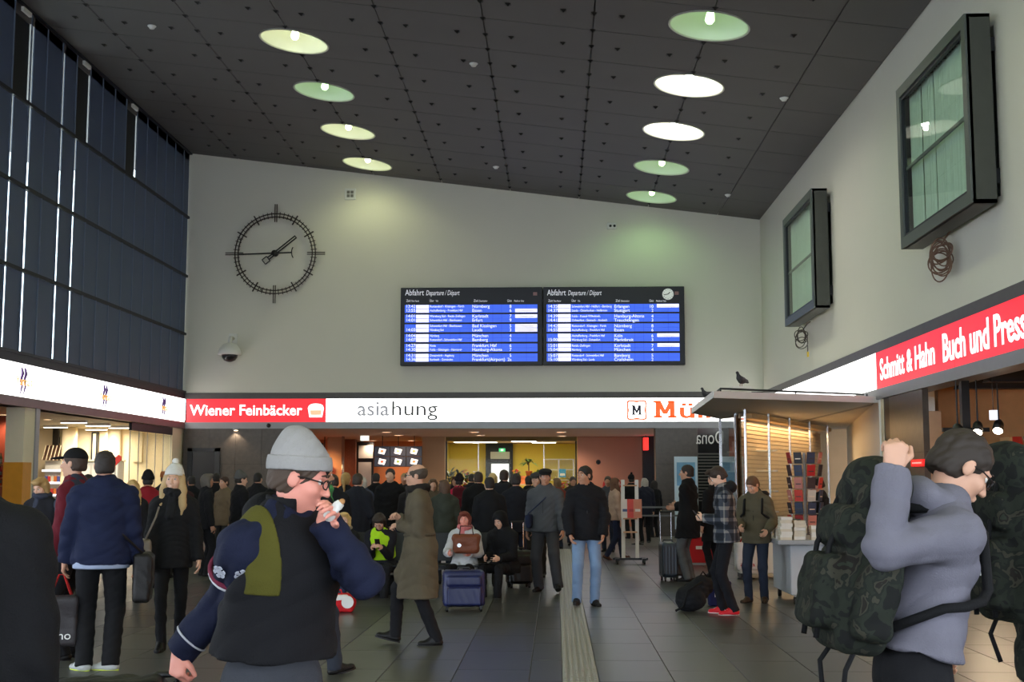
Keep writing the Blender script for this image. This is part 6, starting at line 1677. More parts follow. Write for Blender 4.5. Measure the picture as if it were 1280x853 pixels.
# ================================================================== luggage
def fl_xy(px, py):
    p = on_floor(px, py); return (p.x, p.y)
def dp(px, Y): return (at_y(px, 600, Y).x, Y)
def suitcase(label, loc, rz, w, d, hgt, col, handle=.0, kind='shell', group=None, tilt=0):
    t = thing('suitcase', label, 'suitcase', (loc[0], loc[1], 0), rz, group)
    if tilt: t.rotation_euler = (tilt, 0, rz)
    m_ = mat('case_%d_%d_%d' % col, col, .4, noise=.12, scale=4)
    S = SDF((-w / 2 - .02, -d / 2 - .03, .03), (w / 2 + .02, d / 2 + .03, hgt + .03), .012)
    S.rbox((0, 0, .06 + (hgt - .06) / 2), (w / 2, d / 2, (hgt - .06) / 2), min(.05, d * .2))
    if kind == 'shell':
        for q in range(5): S.cone((-w / 2 + w * (q + .5) / 5, -d / 2 + .002, .12), (-w / 2 + w * (q + .5) / 5, -d / 2 + .002, hgt - .07), .012, .012, .01)
    else:
        S.rbox((0, -d / 2 - .01, hgt * .38), (w * .4, .035, hgt * .22), .02, None, .02); S.rbox((0, -d / 2 - .005, hgt * .75), (w * .4, .025, hgt * .12), .02, None, .02)
    obj('body', S.mesh('case', folds=.003 if kind != 'shell' else 0), m_, t)
    MB().tube([(-w / 2 - .002, -d * .02, .12), (-w / 2 - .002, -d * .02, hgt - .06)], .006, 6).tube([(w / 2 + .002, -d * .02, .12), (w / 2 + .002, -d * .02, hgt - .06)], .006, 6).build('zipper', M_BLACK, t)
    for i in (-1, 1):
        for j in (-1, 1):
            MB().lathe([(.032, -.012), (.032, .012)], 12).build('wheel', M_BLACK, t).matrix_local = Matrix.Translation((i * (w / 2 - .05), j * (d / 2 - .04), .032)) @ Matrix.Rotation(PI / 2, 4, 'Y')
            MB().box(i * (w / 2 - .05) - .018, i * (w / 2 - .05) + .018, j * (d / 2 - .04) - .02, j * (d / 2 - .04) + .02, .045, .09).build('wheel_fork', M_BLACK, t)
    MB().tube([(-.08, 0, hgt - .005), (-.07, 0, hgt + .03), (.07, 0, hgt + .03), (.08, 0, hgt - .005)], .012, 8).build('carry_handle', M_BLACK, t)
    if handle:
        b = MB()
        for q in (-.09, .09): b.tube([(q, d / 2 - .03, hgt - .02), (q, d / 2 - .03, hgt + handle)], .009, 8)
        b.build('telescopic_rod', M_CHROME, t); MB().tube([(-.10, d / 2 - .03, hgt + handle), (.10, d / 2 - .03, hgt + handle)], .016, 8).build('grip', M_BLACK, t)
    return t

def worn_pack(P, label, col, kind='plain', w=.30, d=.18, hgt=.46, up=.0, big=False, name='backpack', off=(0, 0, 0), hang=False, shrink=1.0, drop=0.0):
    """backpack on a figure's back, built in the figure's own frame"""
    t = thing(name, label, 'backpack', P['W']((0, 0, 0)), P['face']); t.scale = (P['sc'],) * 3
    u, fw, sx = P['u'], P['fw'], P['sx']; TF = np.stack([sx, fw, u], axis=1)
    c = P['chest'] - fw * (.125 + d / 2) + u * up + sx * off[0] + fw * off[1] + u * off[2]
    S = SDF(c - .5 * max(1, hgt * 1.3), c + .5 * max(1, hgt * 1.3), .009 if big else .012)
    S.rbox(c, (w / 2, d / 2, hgt / 2), .06, TF, .02)
    if big:
        S.ell(c + u * (hgt / 2), (w * .5, d * .62, .10), TF, .04); S.rbox(c - u * hgt * .18 - fw * (d / 2 + .03), (w * .36, .05, hgt * .22), .035, TF, .02); S.rbox(c + u * hgt * .22 - fw * (d / 2 + .015), (w * .38, .035, hgt * .12), .03, TF, .02)
        for q in (-1, 1): S.rbox(c + sx * q * (w / 2 + .03) - u * .08, (.05, d * .36, hgt * .26), .035, TF, .02); S.rbox(c + sx * q * (w / 2 + .02) + u * hgt * .25, (.04, d * .3, hgt * .12), .03, TF, .02)
    else:
        S.rbox(c - u * hgt * .15 - fw * (d / 2), (w * .38, .04, hgt * .2), .03, TF, .02)
    obj('pack_body', S.mesh('pack', folds=.008 if big else .004, seed=3), cloth(col, kind), t)
    sm = cloth((18, 18, 20))
    for q in (-1, 1):
        if hang and q == -1: continue
        pts = [c + u * hgt * .4 + fw * (d / 2) + sx * q * .08, P['sh'][(q + 1) // 2] * .62 + P['neck'] * .38 + u * .055, P['sh'][(q + 1) // 2] * .75 + P['neck'] * .25 + fw * .10 + u * .0, P['chest'] + sx * q * .13 + fw * .150 - u * .06, P['chest'] + sx * q * .175 + fw * .115 - u * .10, P['chest'] + sx * q * .205 + fw * .05 - u * .13, P['chest'] + sx * q * .205 - fw * .02 - u * .15, c - u * hgt * .3 + fw * d / 2 + sx * q * (w * .45)]
        MB().tube(pts, .018, 6).build('strap', sm, t, smooth=True)
    if big:
        b = MB()
        for q in (-.06, .06):
            b.tube([c + u * hgt * .46 - fw * (d * .5) + sx * q, c + u * .05 - fw * (d / 2 + .055) + sx * q, c - u * hgt * .46 - fw * (d / 2 + .04) + sx * q], .010, 6)
        b.build('compression_strap', sm, t, smooth=True)
        for q in (-1, 1): MB().tube([c - u * hgt * .45 + sx * q * .1, c - u * (hgt * .6) + sx * q * .12 - fw * .03, c - u * (hgt * .78) + sx * q * .09 - fw * .01], .009, 6).build('loose_strap', sm, t, smooth=True)
    else:
        MB().tube([c + u * hgt * .5 - sx * .04, c + u * (hgt * .5 + .05), c + u * hgt * .5 + sx * .04], .010, 6).build('top_loop', sm, t, smooth=True)
    return t
def shoulder_bag(P, label, side, col, w=.30, hgt=.26, d=.10, z=.78, fwd=.0, out=.26, kind='leather', cross=False):
    t = thing('shoulder_bag', label, 'bag', P['W']((0, 0, 0)), P['face']); t.scale = (P['sc'],) * 3
    c = V3((side * out, fwd, z))
    S = SDF(c - .4, c + .4, .011); S.rbox(c, (d / 2, w / 2, hgt / 2), .035, None, .01); S.rbox(c + V3((side * d / 2, 0, hgt * .12)), (.012, w * .46, hgt * .32), .01, None, .01)
    obj('bag_body', S.mesh('bag', folds=.004, seed=2), cloth(col, kind), t)
    i = 0 if (side < 0) != cross else 1
    s_ = P['sh'][i] * .7 + P['neck'] * .3 + P['u'] * .055
    b = MB(); b.tube([c + V3((0, .12, hgt / 2)), c * .35 + s_ * .65 + P['fw'] * .13, s_, c * .35 + s_ * .65 - P['fw'] * .14, c + V3((0, -.12, hgt / 2))], .010, 6); b.build('strap', cloth(col, kind), t, smooth=True)
    MB().box(c[0] + side * (d / 2 + .008) - .006, c[0] + side * (d / 2 + .008) + .006, c[1] - .02, c[1] + .02, c[2] - .03, c[2] + .01).build('buckle', M_CHROME, t)
    return t
def phone(P, label, i=1, hand2=True):
    w = (V3(P['wri'][0]) + V3(P['wri'][1])) / 2 if hand2 else V3(P['wri'][i])
    c = w + unit(P['hd'][i]) * .09 + V3((0, 0, .03))
    t = thing('phone', label, 'phone', P['W'](c), P['face'])
    t.rotation_euler = (.9, 0, P['face'])
    MB().box(-.036, .036, -.070, .070, -.005, .005).build('case', M_BLACK, t, bevel=.003); MB().box(-.032, .032, -.062, .062, .005, .0065).build('display', mat('phone_glass', (40, 44, 52), .15), t)
    return t
def holdall(label, loc, rz, w, d, hgt, col, name='holdall', kind='plain', trim=None, extra=None):
    t = thing(name, label, 'bag', (loc[0], loc[1], 0), rz)
    S = SDF((-w * .6, -d * .7, -.02), (w * .6, d * .7, hgt * 1.3), .010)
    S.cone((-w / 2 + hgt * .4, 0, hgt * .48), (w / 2 - hgt * .4, 0, hgt * .48), hgt * .46, hgt * .46, .02, F=np.eye(3), sc=(1, d / hgt, 1)); S.rbox((0, 0, hgt * .25), (w * .46, d * .42, hgt * .25), .03, None, .03); S.keep((0, 0, -1), (0, 0, .003))
    obj('bag_body', S.mesh('holdall', folds=.006, seed=7), cloth(col, kind), t)
    MB().tube([(-w * .2, -d * .3, hgt * .8), (-w * .15, -d * .1, hgt * 1.12), (w * .15, -d * .1, hgt * 1.12), (w * .2, -d * .3, hgt * .8)], .011, 6).build('handle', cloth(trim or col), t, smooth=True)
    MB().tube([(-w * .4, 0, hgt * .9), (0, 0, hgt * .955), (w * .4, 0, hgt * .9)], .005, 5).build('zipper', M_DMETAL, t)
    return t
def carrier(label, p, rz, w, hgt, col, handle_col, word=None, wcol=M_WHITE):
    """carrier bag hanging by its handles from point p"""
    t = thing('carrier_bag', label, 'bag', p, rz)
    z1 = -.20; z0 = z1 - hgt
    S = SDF((-w * .7, -.15, z0 - .02), (w * .7, .15, z1 + .05), .010); S.rbox((0, 0, (z0 + z1) / 2), (w / 2, .07, hgt / 2), .03); 
    obj('bag_body', S.mesh('carrier', folds=.008, seed=11), cloth(col, 'leather'), t)
    for q in (-.04, .04): MB().tube([(-w * .3, q, z1), (-.02, q * .3, -.02), (.02, q * .3, -.02), (w * .3, q, z1)], .007, 6).build('handle', cloth(handle_col), t, smooth=True)
    if word: text('lettering', word, .1, (-w * .36, -.085, z0 + .06), 0, wcol, t, fit=w * .7)
    return t

# ================================================================== the cast
BLACK, NAVY, CHAR = (17, 17, 20), (24, 29, 52), (34, 35, 38)
DK = dict(col=(24, 24, 28)); JN = dict(col=(44, 54, 78), name='jeans'); SH = dict(col=(20, 18, 18))
walkL = [(-.09, .20, .0, 5, 12), (.09, -.22, .03, -5, -25)]
walkR = [(-.09, -.22, .03, 5, -25), (.09, .20, .0, -5, 12)]

# --- man in the grey knit cap, close by, eating
lx = at_y(345, 600, 4.6).x
hand_r = at_y(224, 815, 4.6); hand_l = at_y(405, 652, 4.45)
BM = person('man in grey knit cap and glasses eating while pulling a trolley', (lx, 4.6), -128, 1.76, 1.2, .0065, 3, lean=7, head=(38, 12), feet=walkL,
            hands=[('w', hand_l, (0.25, .75, .6)), ('w', hand_r, (.15, .1, -1))], poles=[(-.8, .1, -1), ('w', (.35, 1, -.1))], curl=[.8, 1.0],
            top=dict(col=(22, 27, 50), hem=.09, name='sweater', thick=.026, folds=.009, collar=.085, collar_col=(17, 17, 20), hood=True, hood_col=(17, 17, 20), vest=dict(col=(19, 19, 23), hem=.065, thick=.024, patch=(78, 75, 24))), bottom=dict(col=(62, 64, 70), name='jeans', wide=1.15), shoes=SH, hair=('short', (70, 54, 42)), hat=('beanie', (150, 147, 145)), glasses=True)
t = BM['root']
def ringband(P, i, k, r, w_, m_, name='sleeve_stripe', seg='u'):
    a, b_ = (P['sh'][i], P['elb'][i]) if seg == 'u' else (P['elb'][i], P['wri'][i]); c = a + (b_ - a) * k; d = unit(b_ - a); e1 = unit(np.cross(d, (0.3, .5, .8))); e2 = np.cross(d, e1)
    MB().tube([c + (e1 * math.cos(x) + e2 * math.sin(x)) * r for x in [2 * PI * q / 24 for q in range(24)]], w_, 6, True).build(name, m_, P['root'], smooth=True)
ringband(BM, 1, .50, .087, .006, cloth((206, 206, 212))); ringband(BM, 1, .44, .088, .009, cloth((110, 40, 60))); ringband(BM, 1, .75, .064, .004, cloth((190, 190, 200)), seg='f')
a, b_ = BM['sh'][1], BM['elb'][1]; d_ = unit(b_ - a); outv = unit(rotz(-BM['face']) @ (V3((0, 0, 1.5)) - V3(BM['W'](BM['sh'][1])))); outv = unit(outv - d_ * (outv @ d_)); tv = np.cross(d_, outv)
for kk, sgn in ((.10, -.25), (.17, .55)):
    ov = unit(outv + tv * sgn); tv2 = np.cross(d_, ov); c = a + d_ * .295 * kk + ov * .106
    b = MB()
    for q in range(3):
        an = PI * q / 3; dv = d_ * math.cos(an) + tv2 * math.sin(an); b.bar(c - dv * .026, c + dv * .026, .008, .004, ov)
        for e in (-1, 1):
            for s2 in (-1, 1): dd = unit(dv * e + np.cross(ov, dv) * s2 * .8); b.bar(c + dv * e * .013, c + dv * e * .013 + dd * .012, .005, .004, ov)
    b.build('snowflake', cloth((190, 192, 205)), t)
# roll in his hand
c = BM['W'](BM['wri'][0] + unit(BM['hd'][0]) * .10 + BM['fw'] * .01)
t = thing('bread_roll', 'white wrapped roll held to the mouth of the man in the grey cap', 'food', c)
S = SDF((-.1, -.1, -.1), (.1, .1, .1), .006); S.cone((-.02, 0, -.035), (.012, 0, .0), .019, .015, .01); obj('wrapper', S.mesh('roll', folds=.004, fscale=3), cloth((216, 214, 208)), t)
S = SDF((-.1, -.1, -.1), (.1, .1, .1), .006); S.cone((.012, 0, .0), (.024, 0, .012), .013, .011, .01); obj('bread', S.mesh('bread'), mat('bread', (176, 126, 76), .8), t)
hw = BM['W'](BM['wri'][1] + unit(BM['hd'][1]) * .085)
t = thing('trolley_bag', 'black trolley bag pulled by the man in the grey cap', 'suitcase', (hw.x - .18, hw.y - .05, 0), .25)
S = SDF((-.3, -.2, .04), (.3, .2, .95), .012); S.rbox((-.05, 0, .45), (.22, .13, .39), .05); S.rbox((-.05, 0, .86), (.2, .10, .06), .04, None, .05); obj('body', S.mesh('case', folds=.006), cloth((18, 18, 21), 'leather'), t)
MB().tube([(.10, 0, .8), (.17, .03, hw.z - .05), (.20, .04, hw.z), (.12, .05, hw.z), (.02, 0, .86)], .014, 8).build('handle', M_BLACK, t, smooth=True)
for q in (-.2, .1): MB().lathe([(.045, -.015), (.045, .015)], 12).build('wheel', M_BLACK, t).matrix_local = Matrix.Translation((q, .08, .045)) @ Matrix.Rotation(PI / 2, 4, 'Y')
MB().box(-.2, .1, -.06, -.02, 0, .08).build('foot', M_BLACK, t)

# --- dark coat at the picture's edge
person('broad-shouldered figure in a plain long black coat seen from behind', (at_y(-80, 600, 3.3).x, 3.3), 10, 1.85, 1.25, .010, 0, top=dict(col=(12, 12, 15), skirt=.45, collar=.05, thick=.03), bottom=dict(col=(14, 14, 16)), shoes=SH, hair=('short', (24, 20, 18)))

# --- man in the grey hooded top, hoisting a camouflage rucksack
HX = at_y(1132, 600, 4.5).x
HM = person('man in grey hooded top and glasses hoisting a camouflage rucksack', (HX, 4.5), -82, 1.83, 1.06, .0065, 0, lean=13, head=(0, 30), feet=[(-.1, .12, 0), (.1, -.14, 0)],
            hands=[(-.17, .10, .98), ('w', at_y(1116, 588, 4.28), (.1, .15, 1))], poles=[(-.5, -1, 0), ('w', (-1, -.5, -.6))], curl=[.6, 1.2],
            top=dict(col=(108, 106, 117), hem=.05, name='hooded_top', thick=.025, hood=True, folds=.009), bottom=dict(col=(20, 20, 23)), shoes=SH, hair=('short', (44, 34, 26)), glasses=True, thumb=[None, (0, 1, 0)])
t = HM['root']
for q in (-1, 1): MB().tube([HM['neck'] + HM['fw'] * .085 + HM['sx'] * .03 * q - HM['u'] * .02, HM['neck'] + HM['fw'] * .155 + HM['sx'] * .035 * q - HM['u'] * .12, HM['neck'] + HM['fw'] * .165 + HM['sx'] * .03 * q - HM['u'] * .2], .004, 6).build('drawstring', M_WHITE, t)
for q in (-1, 1): MB().tube([HM['knees'][(q + 1) // 2] + V3((.075 * q, 0, .32)), HM['knees'][(q + 1) // 2] + V3((.072 * q, 0, .02)), HM['ank'][(q + 1) // 2] + V3((.066 * q, 0, .02))], .005, 6).build('side_stripe', M_WHITE, t)
worn_pack(HM, 'large camouflage rucksack slung on the grey hooded man', (40, 44, 36), 'camo', .32, .17, .56, -.06, True, 'rucksack', off=(.0, -.03, -.02), hang=True)
# --- second soldier, cut by the frame
CM = person('figure in camouflage jacket with a large rucksack beside the grey hooded man', (at_y(1322, 600, 5.0).x, 5.0), -75, 1.78, 1.12, .009, 0, top=dict(col=(40, 44, 36), kind='camo', hem=-.1, collar=.05), bottom=dict(col=(30, 32, 34), wide=1.1), shoes=SH, hair=('short', (40, 32, 26)), hat=('cap', (40, 44, 36)), feet=walkR)
worn_pack(CM, 'tall camouflage rucksack on the back of the camouflage jacket figure', (40, 44, 36), 'camo', .34, .17, .58, .06, True, 'rucksack')

# --- standing pair by the side shop
NM = person('man in navy quilted jacket seen from behind, white trainers', fl_xy(122, 838), 14, 1.87, 1.18, .009, 2, head=(8, 0), feet=[(-.11, .0, 0, 40), (.10, -.02, 0, 70)], hands=[(-.30, .05, .83), (.28, .05, .83)],
            top=dict(col=(22, 29, 56), hem=-.1, collar=.06, thick=.035, folds=.011), bottom=dict(col=(16, 16, 19), wide=1.2), shoes=dict(col=(170, 172, 170), sole=(196, 214, 60), laces=True), hair=('short', (40, 32, 28)))
S = SDF(NM['pel'] - .35, NM['pel'] + .3, .010); TFn = np.eye(3); S.cone(NM['pel'] - V3((0, 0, .2)), NM['pel'], .225, .225, .02, F=TFn, sc=(1, .8, 1)); S.keep((0, 0, -1), (0, 0, NM['pel'][2] - .135)); S.keep((0, 0, 1), (0, 0, NM['pel'][2] - .07)); obj('shirt_tail', S.mesh('shirt'), cloth((150, 160, 184)), NM['root'])
shoulder_bag(NM, 'dark satchel hanging from the man in the navy jacket', 1, (26, 24, 24), .34, .40, .14, .74, .05, .33, cross=True)
w = NM['W'](NM['wri'][0] + NM['hd'][0] * .09)
carrier('dark printed carrier bag with red handles beside the white trainers', (w.x - .01, w.y, w.z), .2, .30, .42, (46, 42, 44), (170, 36, 34), 'sono')
CAP = person('tall man in black peaked cap and maroon shirt, in profile', dp(94, 11.6), 84, 1.9, 1.0, .009, 0, head=(0, -2), top=dict(col=(96, 24, 36), hem=-.08, name='shirt', thick=.012, collar=.035, vest=dict(col=(46, 52, 66), hem=-.1, thick=.03, open=.11)), bottom=dict(col=(18, 18, 22)), shoes=SH, hair=('short', (60, 44, 34)), hat=('cap', (16, 16, 18)))
WP = person('blond woman in dark coat looking down at her phone', dp(54, 15.0), 165, 1.66, 1.1, .013, 1, head=(0, 26), hands=[(-.05, .27, 1.12), (.06, .27, 1.12)], top=dict(col=(24, 24, 30), skirt=.55, collar=.05), bottom=DK, shoes=SH, hair=('bob', (168, 134, 84)), scarf=(52, 56, 70), curl=.9)
phone(WP, 'phone in the hands of the blond woman in the dark coat')
BW = person('woman with long fair hair and white knit hat, dark jacket', fl_xy(212, 812), -165, 1.74, .98, .009, 1, head=(-12, 0), feet=[(-.08, -.1, 0), (.08, .12, 0)], hands=[(-.26, .06, .84), (.22, .12, .86)],
            top=dict(col=(25, 25, 27), hem=-.16, collar=.06, thick=.03), bottom=dict(col=(16, 16, 19), wide=.85), shoes=dict(col=(18, 17, 18)), hair=('long', (188, 158, 112)), hat=('pompom', (214, 212, 206)), scarf=(30, 30, 32))
shoulder_bag(BW, 'beige handbag on the arm of the woman with the white knit hat', 1, (132, 122, 110), .30, .30, .11, .93, .10, .25)
# --- legs behind the grey cap
GR = person('figure in dark jacket and green scarf behind the man in the grey cap', dp(398, 10.6), -60, 1.78, 1.0, .012, 2, feet=walkL, top=dict(col=(22, 23, 28), hem=-.1, collar=.05), bottom=dict(col=(48, 52, 62), wide=1.1), shoes=dict(col=(24, 22, 22)), hair=('short', (26, 22, 20)), scarf=(70, 140, 84))
# --- balding man in the trench coat
TM = person('balding man with glasses in long olive-brown trench coat striding past', fl_xy(524, 806), 96, 1.78, 1.08, .008, 0, lean=2, head=(-4, 0), feet=[(-.08, -.16, .0, 5, 0), (.08, .24, .03, -5, 14)], hands=[(.02, .20, 1.16), (-.02, .21, 1.24)], poles=[(-.8, -.9, -.6), (.8, -.9, -.6)], curl=.9,
            top=dict(col=(92, 83, 67), skirt=.46, collar=.06, thick=.028, belt=(80, 72, 58), name='trench_coat', folds=.009), bottom=dict(col=(22, 22, 26)), shoes=dict(col=(20, 19, 20)), hair=('bald', (70, 58, 48)), glasses=True, scarf=(34, 30, 28))
# --- seated travellers
bx, by = be.location.x, be.location.y
def seat_at(px, dy=-.04): return (at_y(px, 650, by).x, by + dy, -.085)
SA = person('fair-haired woman in dark coat sitting on the waiting bench', seat_at(431), 172, 1.62, .98, .012, 1, sit=True, head=(6, 2), hands=[(-.12, .32, .68), (.12, .32, .68)], top=dict(col=(26, 25, 26), collar=.05, thick=.035), bottom=JN, shoes=SH, hair=('bob', (206, 172, 110)), scarf=(150, 140, 122))
SB = person('seated person in bright yellow-green vest bent over a phone', seat_at(479), 176, 1.70, 1.05, .010, 0, sit=True, lean=20, head=(0, 36), hands=[(-.07, .40, .80), (.07, .40, .80)], curl=.9, feet=[(-.13, .50, 0), (.13, .52, 0)], top=dict(col=(26, 26, 32), thick=.022, vest=dict(col=(168, 214, 30), thick=.022, hem=.12)), bottom=dict(col=(22, 23, 28)), shoes=dict(col=(150, 146, 144), sole=(190, 190, 186)), hair=('bob', (40, 28, 22)))
phone(SB, 'phone in the hands of the person in the yellow-green vest')
SW = person('red-haired woman in white jacket sitting with a brown handbag', seat_at(581), 170, 1.64, 1.08, .010, 3, sit=True, head=(4, 4), hands=[(-.17, .34, .74), (.15, .36, .74)], top=dict(col=(190, 190, 192), collar=.06, thick=.03, hood=True), bottom=dict(col=(20, 20, 24)), shoes=SH, hair=('bob', (104, 44, 30)), scarf=(206, 120, 120))
t = thing('handbag', 'brown leather handbag on the lap of the woman in white', 'handbag', (at_y(583, 690, by - .42).x, by - .46, .60), .1)
S = SDF((-.25, -.14, -.02), (.25, .14, .4), .009); S.rbox((0, 0, .13), (.18, .085, .125), .05, None, .02); S.cone((-.15, 0, .22), (.15, 0, .22), .05, .05, .04); obj('bag_body', S.mesh('handbag', folds=.006, seed=5), cloth((112, 62, 42), 'leather'), t)
MB().tube([(-.1, -.05, .22), (-.08, -.03, .38), (.08, -.03, .38), (.1, -.05, .22)], .009, 6).build('handle', cloth((60, 36, 28), 'leather'), t, smooth=True); MB().lathe([(.028, 0), (.028, .008)], 12).build('clasp', M_CHROME, t).matrix_local = Matrix.Translation((-.1, -.085, .12)) @ Matrix.Rotation(PI / 2, 4, 'X')
SD = person('seated figure in black hooded coat at the end of the bench', seat_at(632), 150, 1.66, 1.1, .012, 0, sit=True, lean=12, head=(0, 20), hands=[(-.12, .36, .66), (.12, .36, .66)], top=dict(col=(15, 15, 18), collar=.05, thick=.035), bottom=dict(col=(18, 18, 21)), shoes=dict(col=(30, 30, 32), sole=(160, 160, 160)), hair=('short', (24, 20, 18)), hat=('hood', (16, 16, 19)))
# bags at their feet
p = on_floor(416, 767)
holdall('red and white sports bag on the floor beside the seated women', (p.x, p.y + .15), .1, .48, .24, .24, (196, 30, 38), 'sports_bag', trim=(190, 30, 36))
hb = [o for o in bpy.data.objects if o.name.startswith('sports_bag')][-1]
S = SDF((-.3, -.2, -.02), (.3, .2, .4), .008); S.rbox((0, 0, .16), (.17, .105, .055), .03); obj('white_panel', S.mesh('panel'), M_WHITE, hb); MB().lathe([(.075, 0), (.075, .02)], 20).build('badge', M_WHITE, hb).matrix_local = Matrix.Translation((.16, -.118, .13)) @ Matrix.Rotation(PI / 2, 4, 'X')
p = on_floor(578, 766)
hs = suitcase('large soft blue suitcase standing before the woman in white', (p.x, p.y + .2), .12, .52, .30, .50, (22, 30, 78), kind='soft')
p = on_floor(455, 763)
holdall('black holdall on the floor under the waiting bench', (p.x + .05, by + .05), 0, .5, .3, .28, (18, 18, 20))
p = on_floor(648, 737)
suitcase('black trolley case with raised handle behind the man in the flat cap', (p.x, p.y + .3), .3, .38, .24, .56, (20, 20, 24), .42, 'soft')
# --- two men walking
FC = person('man in dark flat cap and grey jacket walking with his companion', fl_xy(682, 740), 166, 1.78, 1.15, .009, 2, head=(14, 2), feet=[(-.24, .22, .04, 18, 18), (.12, -.06, 0)], hands=[(-.30, .14, .82), (.30, -.06, .80)], top=dict(col=(74, 76, 80), hem=-.09, collar=.05, thick=.03, zip=True), bottom=dict(col=(58, 58, 62), wide=1.25), shoes=dict(col=(22, 20, 20)), hair=('short', (60, 54, 50)), hat=('flatcap', (26, 25, 28)))
shoulder_bag(FC, 'navy pouch slung across the man in the flat cap', 1, (30, 38, 62), .2, .2, .07, 1.02, .14, .20, 'plain', cross=True)
JM = person('dark-haired man in black jacket and pale blue jeans walking', fl_xy(733, 757), -174, 1.80, 1.08, .008, 2, head=(-48, 0), feet=[(-.10, .06, 0, 14), (.14, .14, .02, -12, 8)], hands=[(-.20, .16, .90), (.22, .16, .90)], poles=[(-1, -.7, 0), (1, -.7, 0)], top=dict(col=(21, 21, 26), hem=-.12, collar=.05, thick=.035, zip=True, folds=.010), bottom=dict(col=(118, 142, 176), name='jeans', wide=1.06), shoes=dict(col=(24, 21, 20)), hair=('short', (26, 21, 19)))
# --- people by the kiosk
BC_ = person('man in long black coat standing with two suitcases', fl_xy(862, 727), 62, 1.86, 1.02, .010, 2, head=(10, 0), hands=[(.02, .20, 1.16), (-.02, .22, 1.12)], top=dict(col=(15, 15, 18), skirt=.66, collar=.06, thick=.03, name='coat'), bottom=dict(col=(84, 86, 88), wide=1.05), shoes=SH, hair=('short', (36, 28, 24)))
p = on_floor(836, 727)
suitcase('slate blue hard-shell suitcase beside the man in the long black coat', (p.x, p.y + .1), .1, .25, .38, .62, (40, 52, 66), .48)
p = on_floor(853, 727)
suitcase('brown-grey suitcase tucked behind the slate blue one', (p.x, p.y + .45), .1, .24, .36, .52, (92, 84, 78))
BB = person('figure in black coat half hidden behind the man in the plaid jacket', dp(893, 21.5), 40, 1.75, 1.1, .013, 0, top=dict(col=(17, 17, 20), skirt=.6, collar=.05), bottom=DK, shoes=SH, hair=('short', (24, 20, 18)))
PJ = person('young man in plaid jacket and red shoes reading his phone', fl_xy(910, 768), 84, 1.80, 1.0, .008, 1, lean=3, head=(0, 34), feet=[(-.09, -.06, 0), (.1, .06, 0)], hands=[(-.05, .27, 1.14), (.07, .27, 1.14)], curl=.9, top=dict(col=(34, 38, 46), kind='plaid', hem=-.1, hood=True, hood_col=(26, 26, 30), thick=.028), bottom=dict(col=(18, 19, 26)), shoes=dict(col=(196, 24, 38), sole=(226, 224, 220), laces=True), hair=('tuft', (52, 36, 28)))
phone(PJ, 'phone held by the young man in the plaid jacket')
p = on_floor(872, 766)
t = thing('backpack', 'black backpack slumped on the floor by the red shoes', 'backpack', (p.x, p.y + .2, 0), .2)
S = SDF((-.35, -.25, -.02), (.35, .25, .55), .009); S.cone((-.08, 0, .15), (.10, .02, .30), .17, .13, .05, F=np.eye(3), sc=(1, .8, 1)); S.ell((-.05, -.08, .14), (.15, .09, .12), None, .03); S.keep((0, 0, -1), (0, 0, .002)); obj('pack_body', S.mesh('pack', folds=.010, seed=8), cloth((20, 21, 25)), t)
MB().tube([(.05, -.1, .36), (-.14, -.14, .26), (-.2, -.12, .06), (-.3, -.14, .02)], .016, 6).build('strap', cloth((16, 16, 18)), t, smooth=True); MB().tube([(.06, 0, .42), (.1, 0, .48), (.15, 0, .42)], .01, 6).build('top_loop', cloth((16, 16, 18)), t)
p = on_floor(905, 762)
t = thing('blue_bag', 'navy printed bag standing behind the red shoes', 'bag', (p.x, p.y + .42, 0), .1)
S = SDF((-.2, -.12, -.01), (.2, .12, .4), .01); S.rbox((0, 0, .16), (.145, .075, .16), .03); obj('bag_body', S.mesh('bag', folds=.006), cloth((30, 34, 78)), t); MB().tube([(-.07, 0, .31), (-.05, 0, .42), (.05, 0, .42), (.07, 0, .31)], .008, 6).build('handle', cloth((24, 26, 60)), t); MB().box(-.08, .06, -.079, -.074, .12, .2).build('print', M_BOOK[1], t)
OM = person('man in olive jacket looking down at the book counter', fl_xy(947, 753), 158, 1.68, 1.05, .009, 0, lean=4, head=(-18, 30), feet=[(-.1, .0, 0), (.1, .1, 0, -25)], hands=[(-.2, .22, 1.0), (.16, .28, 1.05)], top=dict(col=(84, 78, 62), hem=-.12, collar=.05, thick=.03, zip=(50, 46, 40)), bottom=dict(col=(36, 42, 58), name='jeans'), shoes=dict(col=(62, 46, 34)), hair=('short', (92, 62, 42)))
worn_pack(OM, 'dark backpack on the man in the olive jacket', (24, 24, 26))
w = OM['W']((.36, .0, .75))
p = on_floor(934, 725)
carrier('white and red carrier bag with printed letters by the kiosk bin', (p.x, p.y, .80), 0, .34, .44, (206, 200, 200), (190, 40, 44), 'asia', MATS['book_red'])
t = thing('bag_hook_stand', 'thin grey hook stand holding the white and red carrier bag', 'stand', (p.x, p.y + .12, 0)); MB().tube([(0, 0, .02), (0, 0, .84), (0, -.12, .80)], .01, 6).build('rod', M_METAL, t); MB().lathe([(.14, 0), (.14, .02)], 16).build('base', M_DMETAL, t)
BR = person('dark-haired figure browsing behind the card rack', dp(1025, 19.6), 100, 1.66, 1.0, .013, 0, head=(0, 20), top=dict(col=(30, 28, 30), hem=-.1), bottom=DK, shoes=SH, hair=('short', (30, 24, 22)))
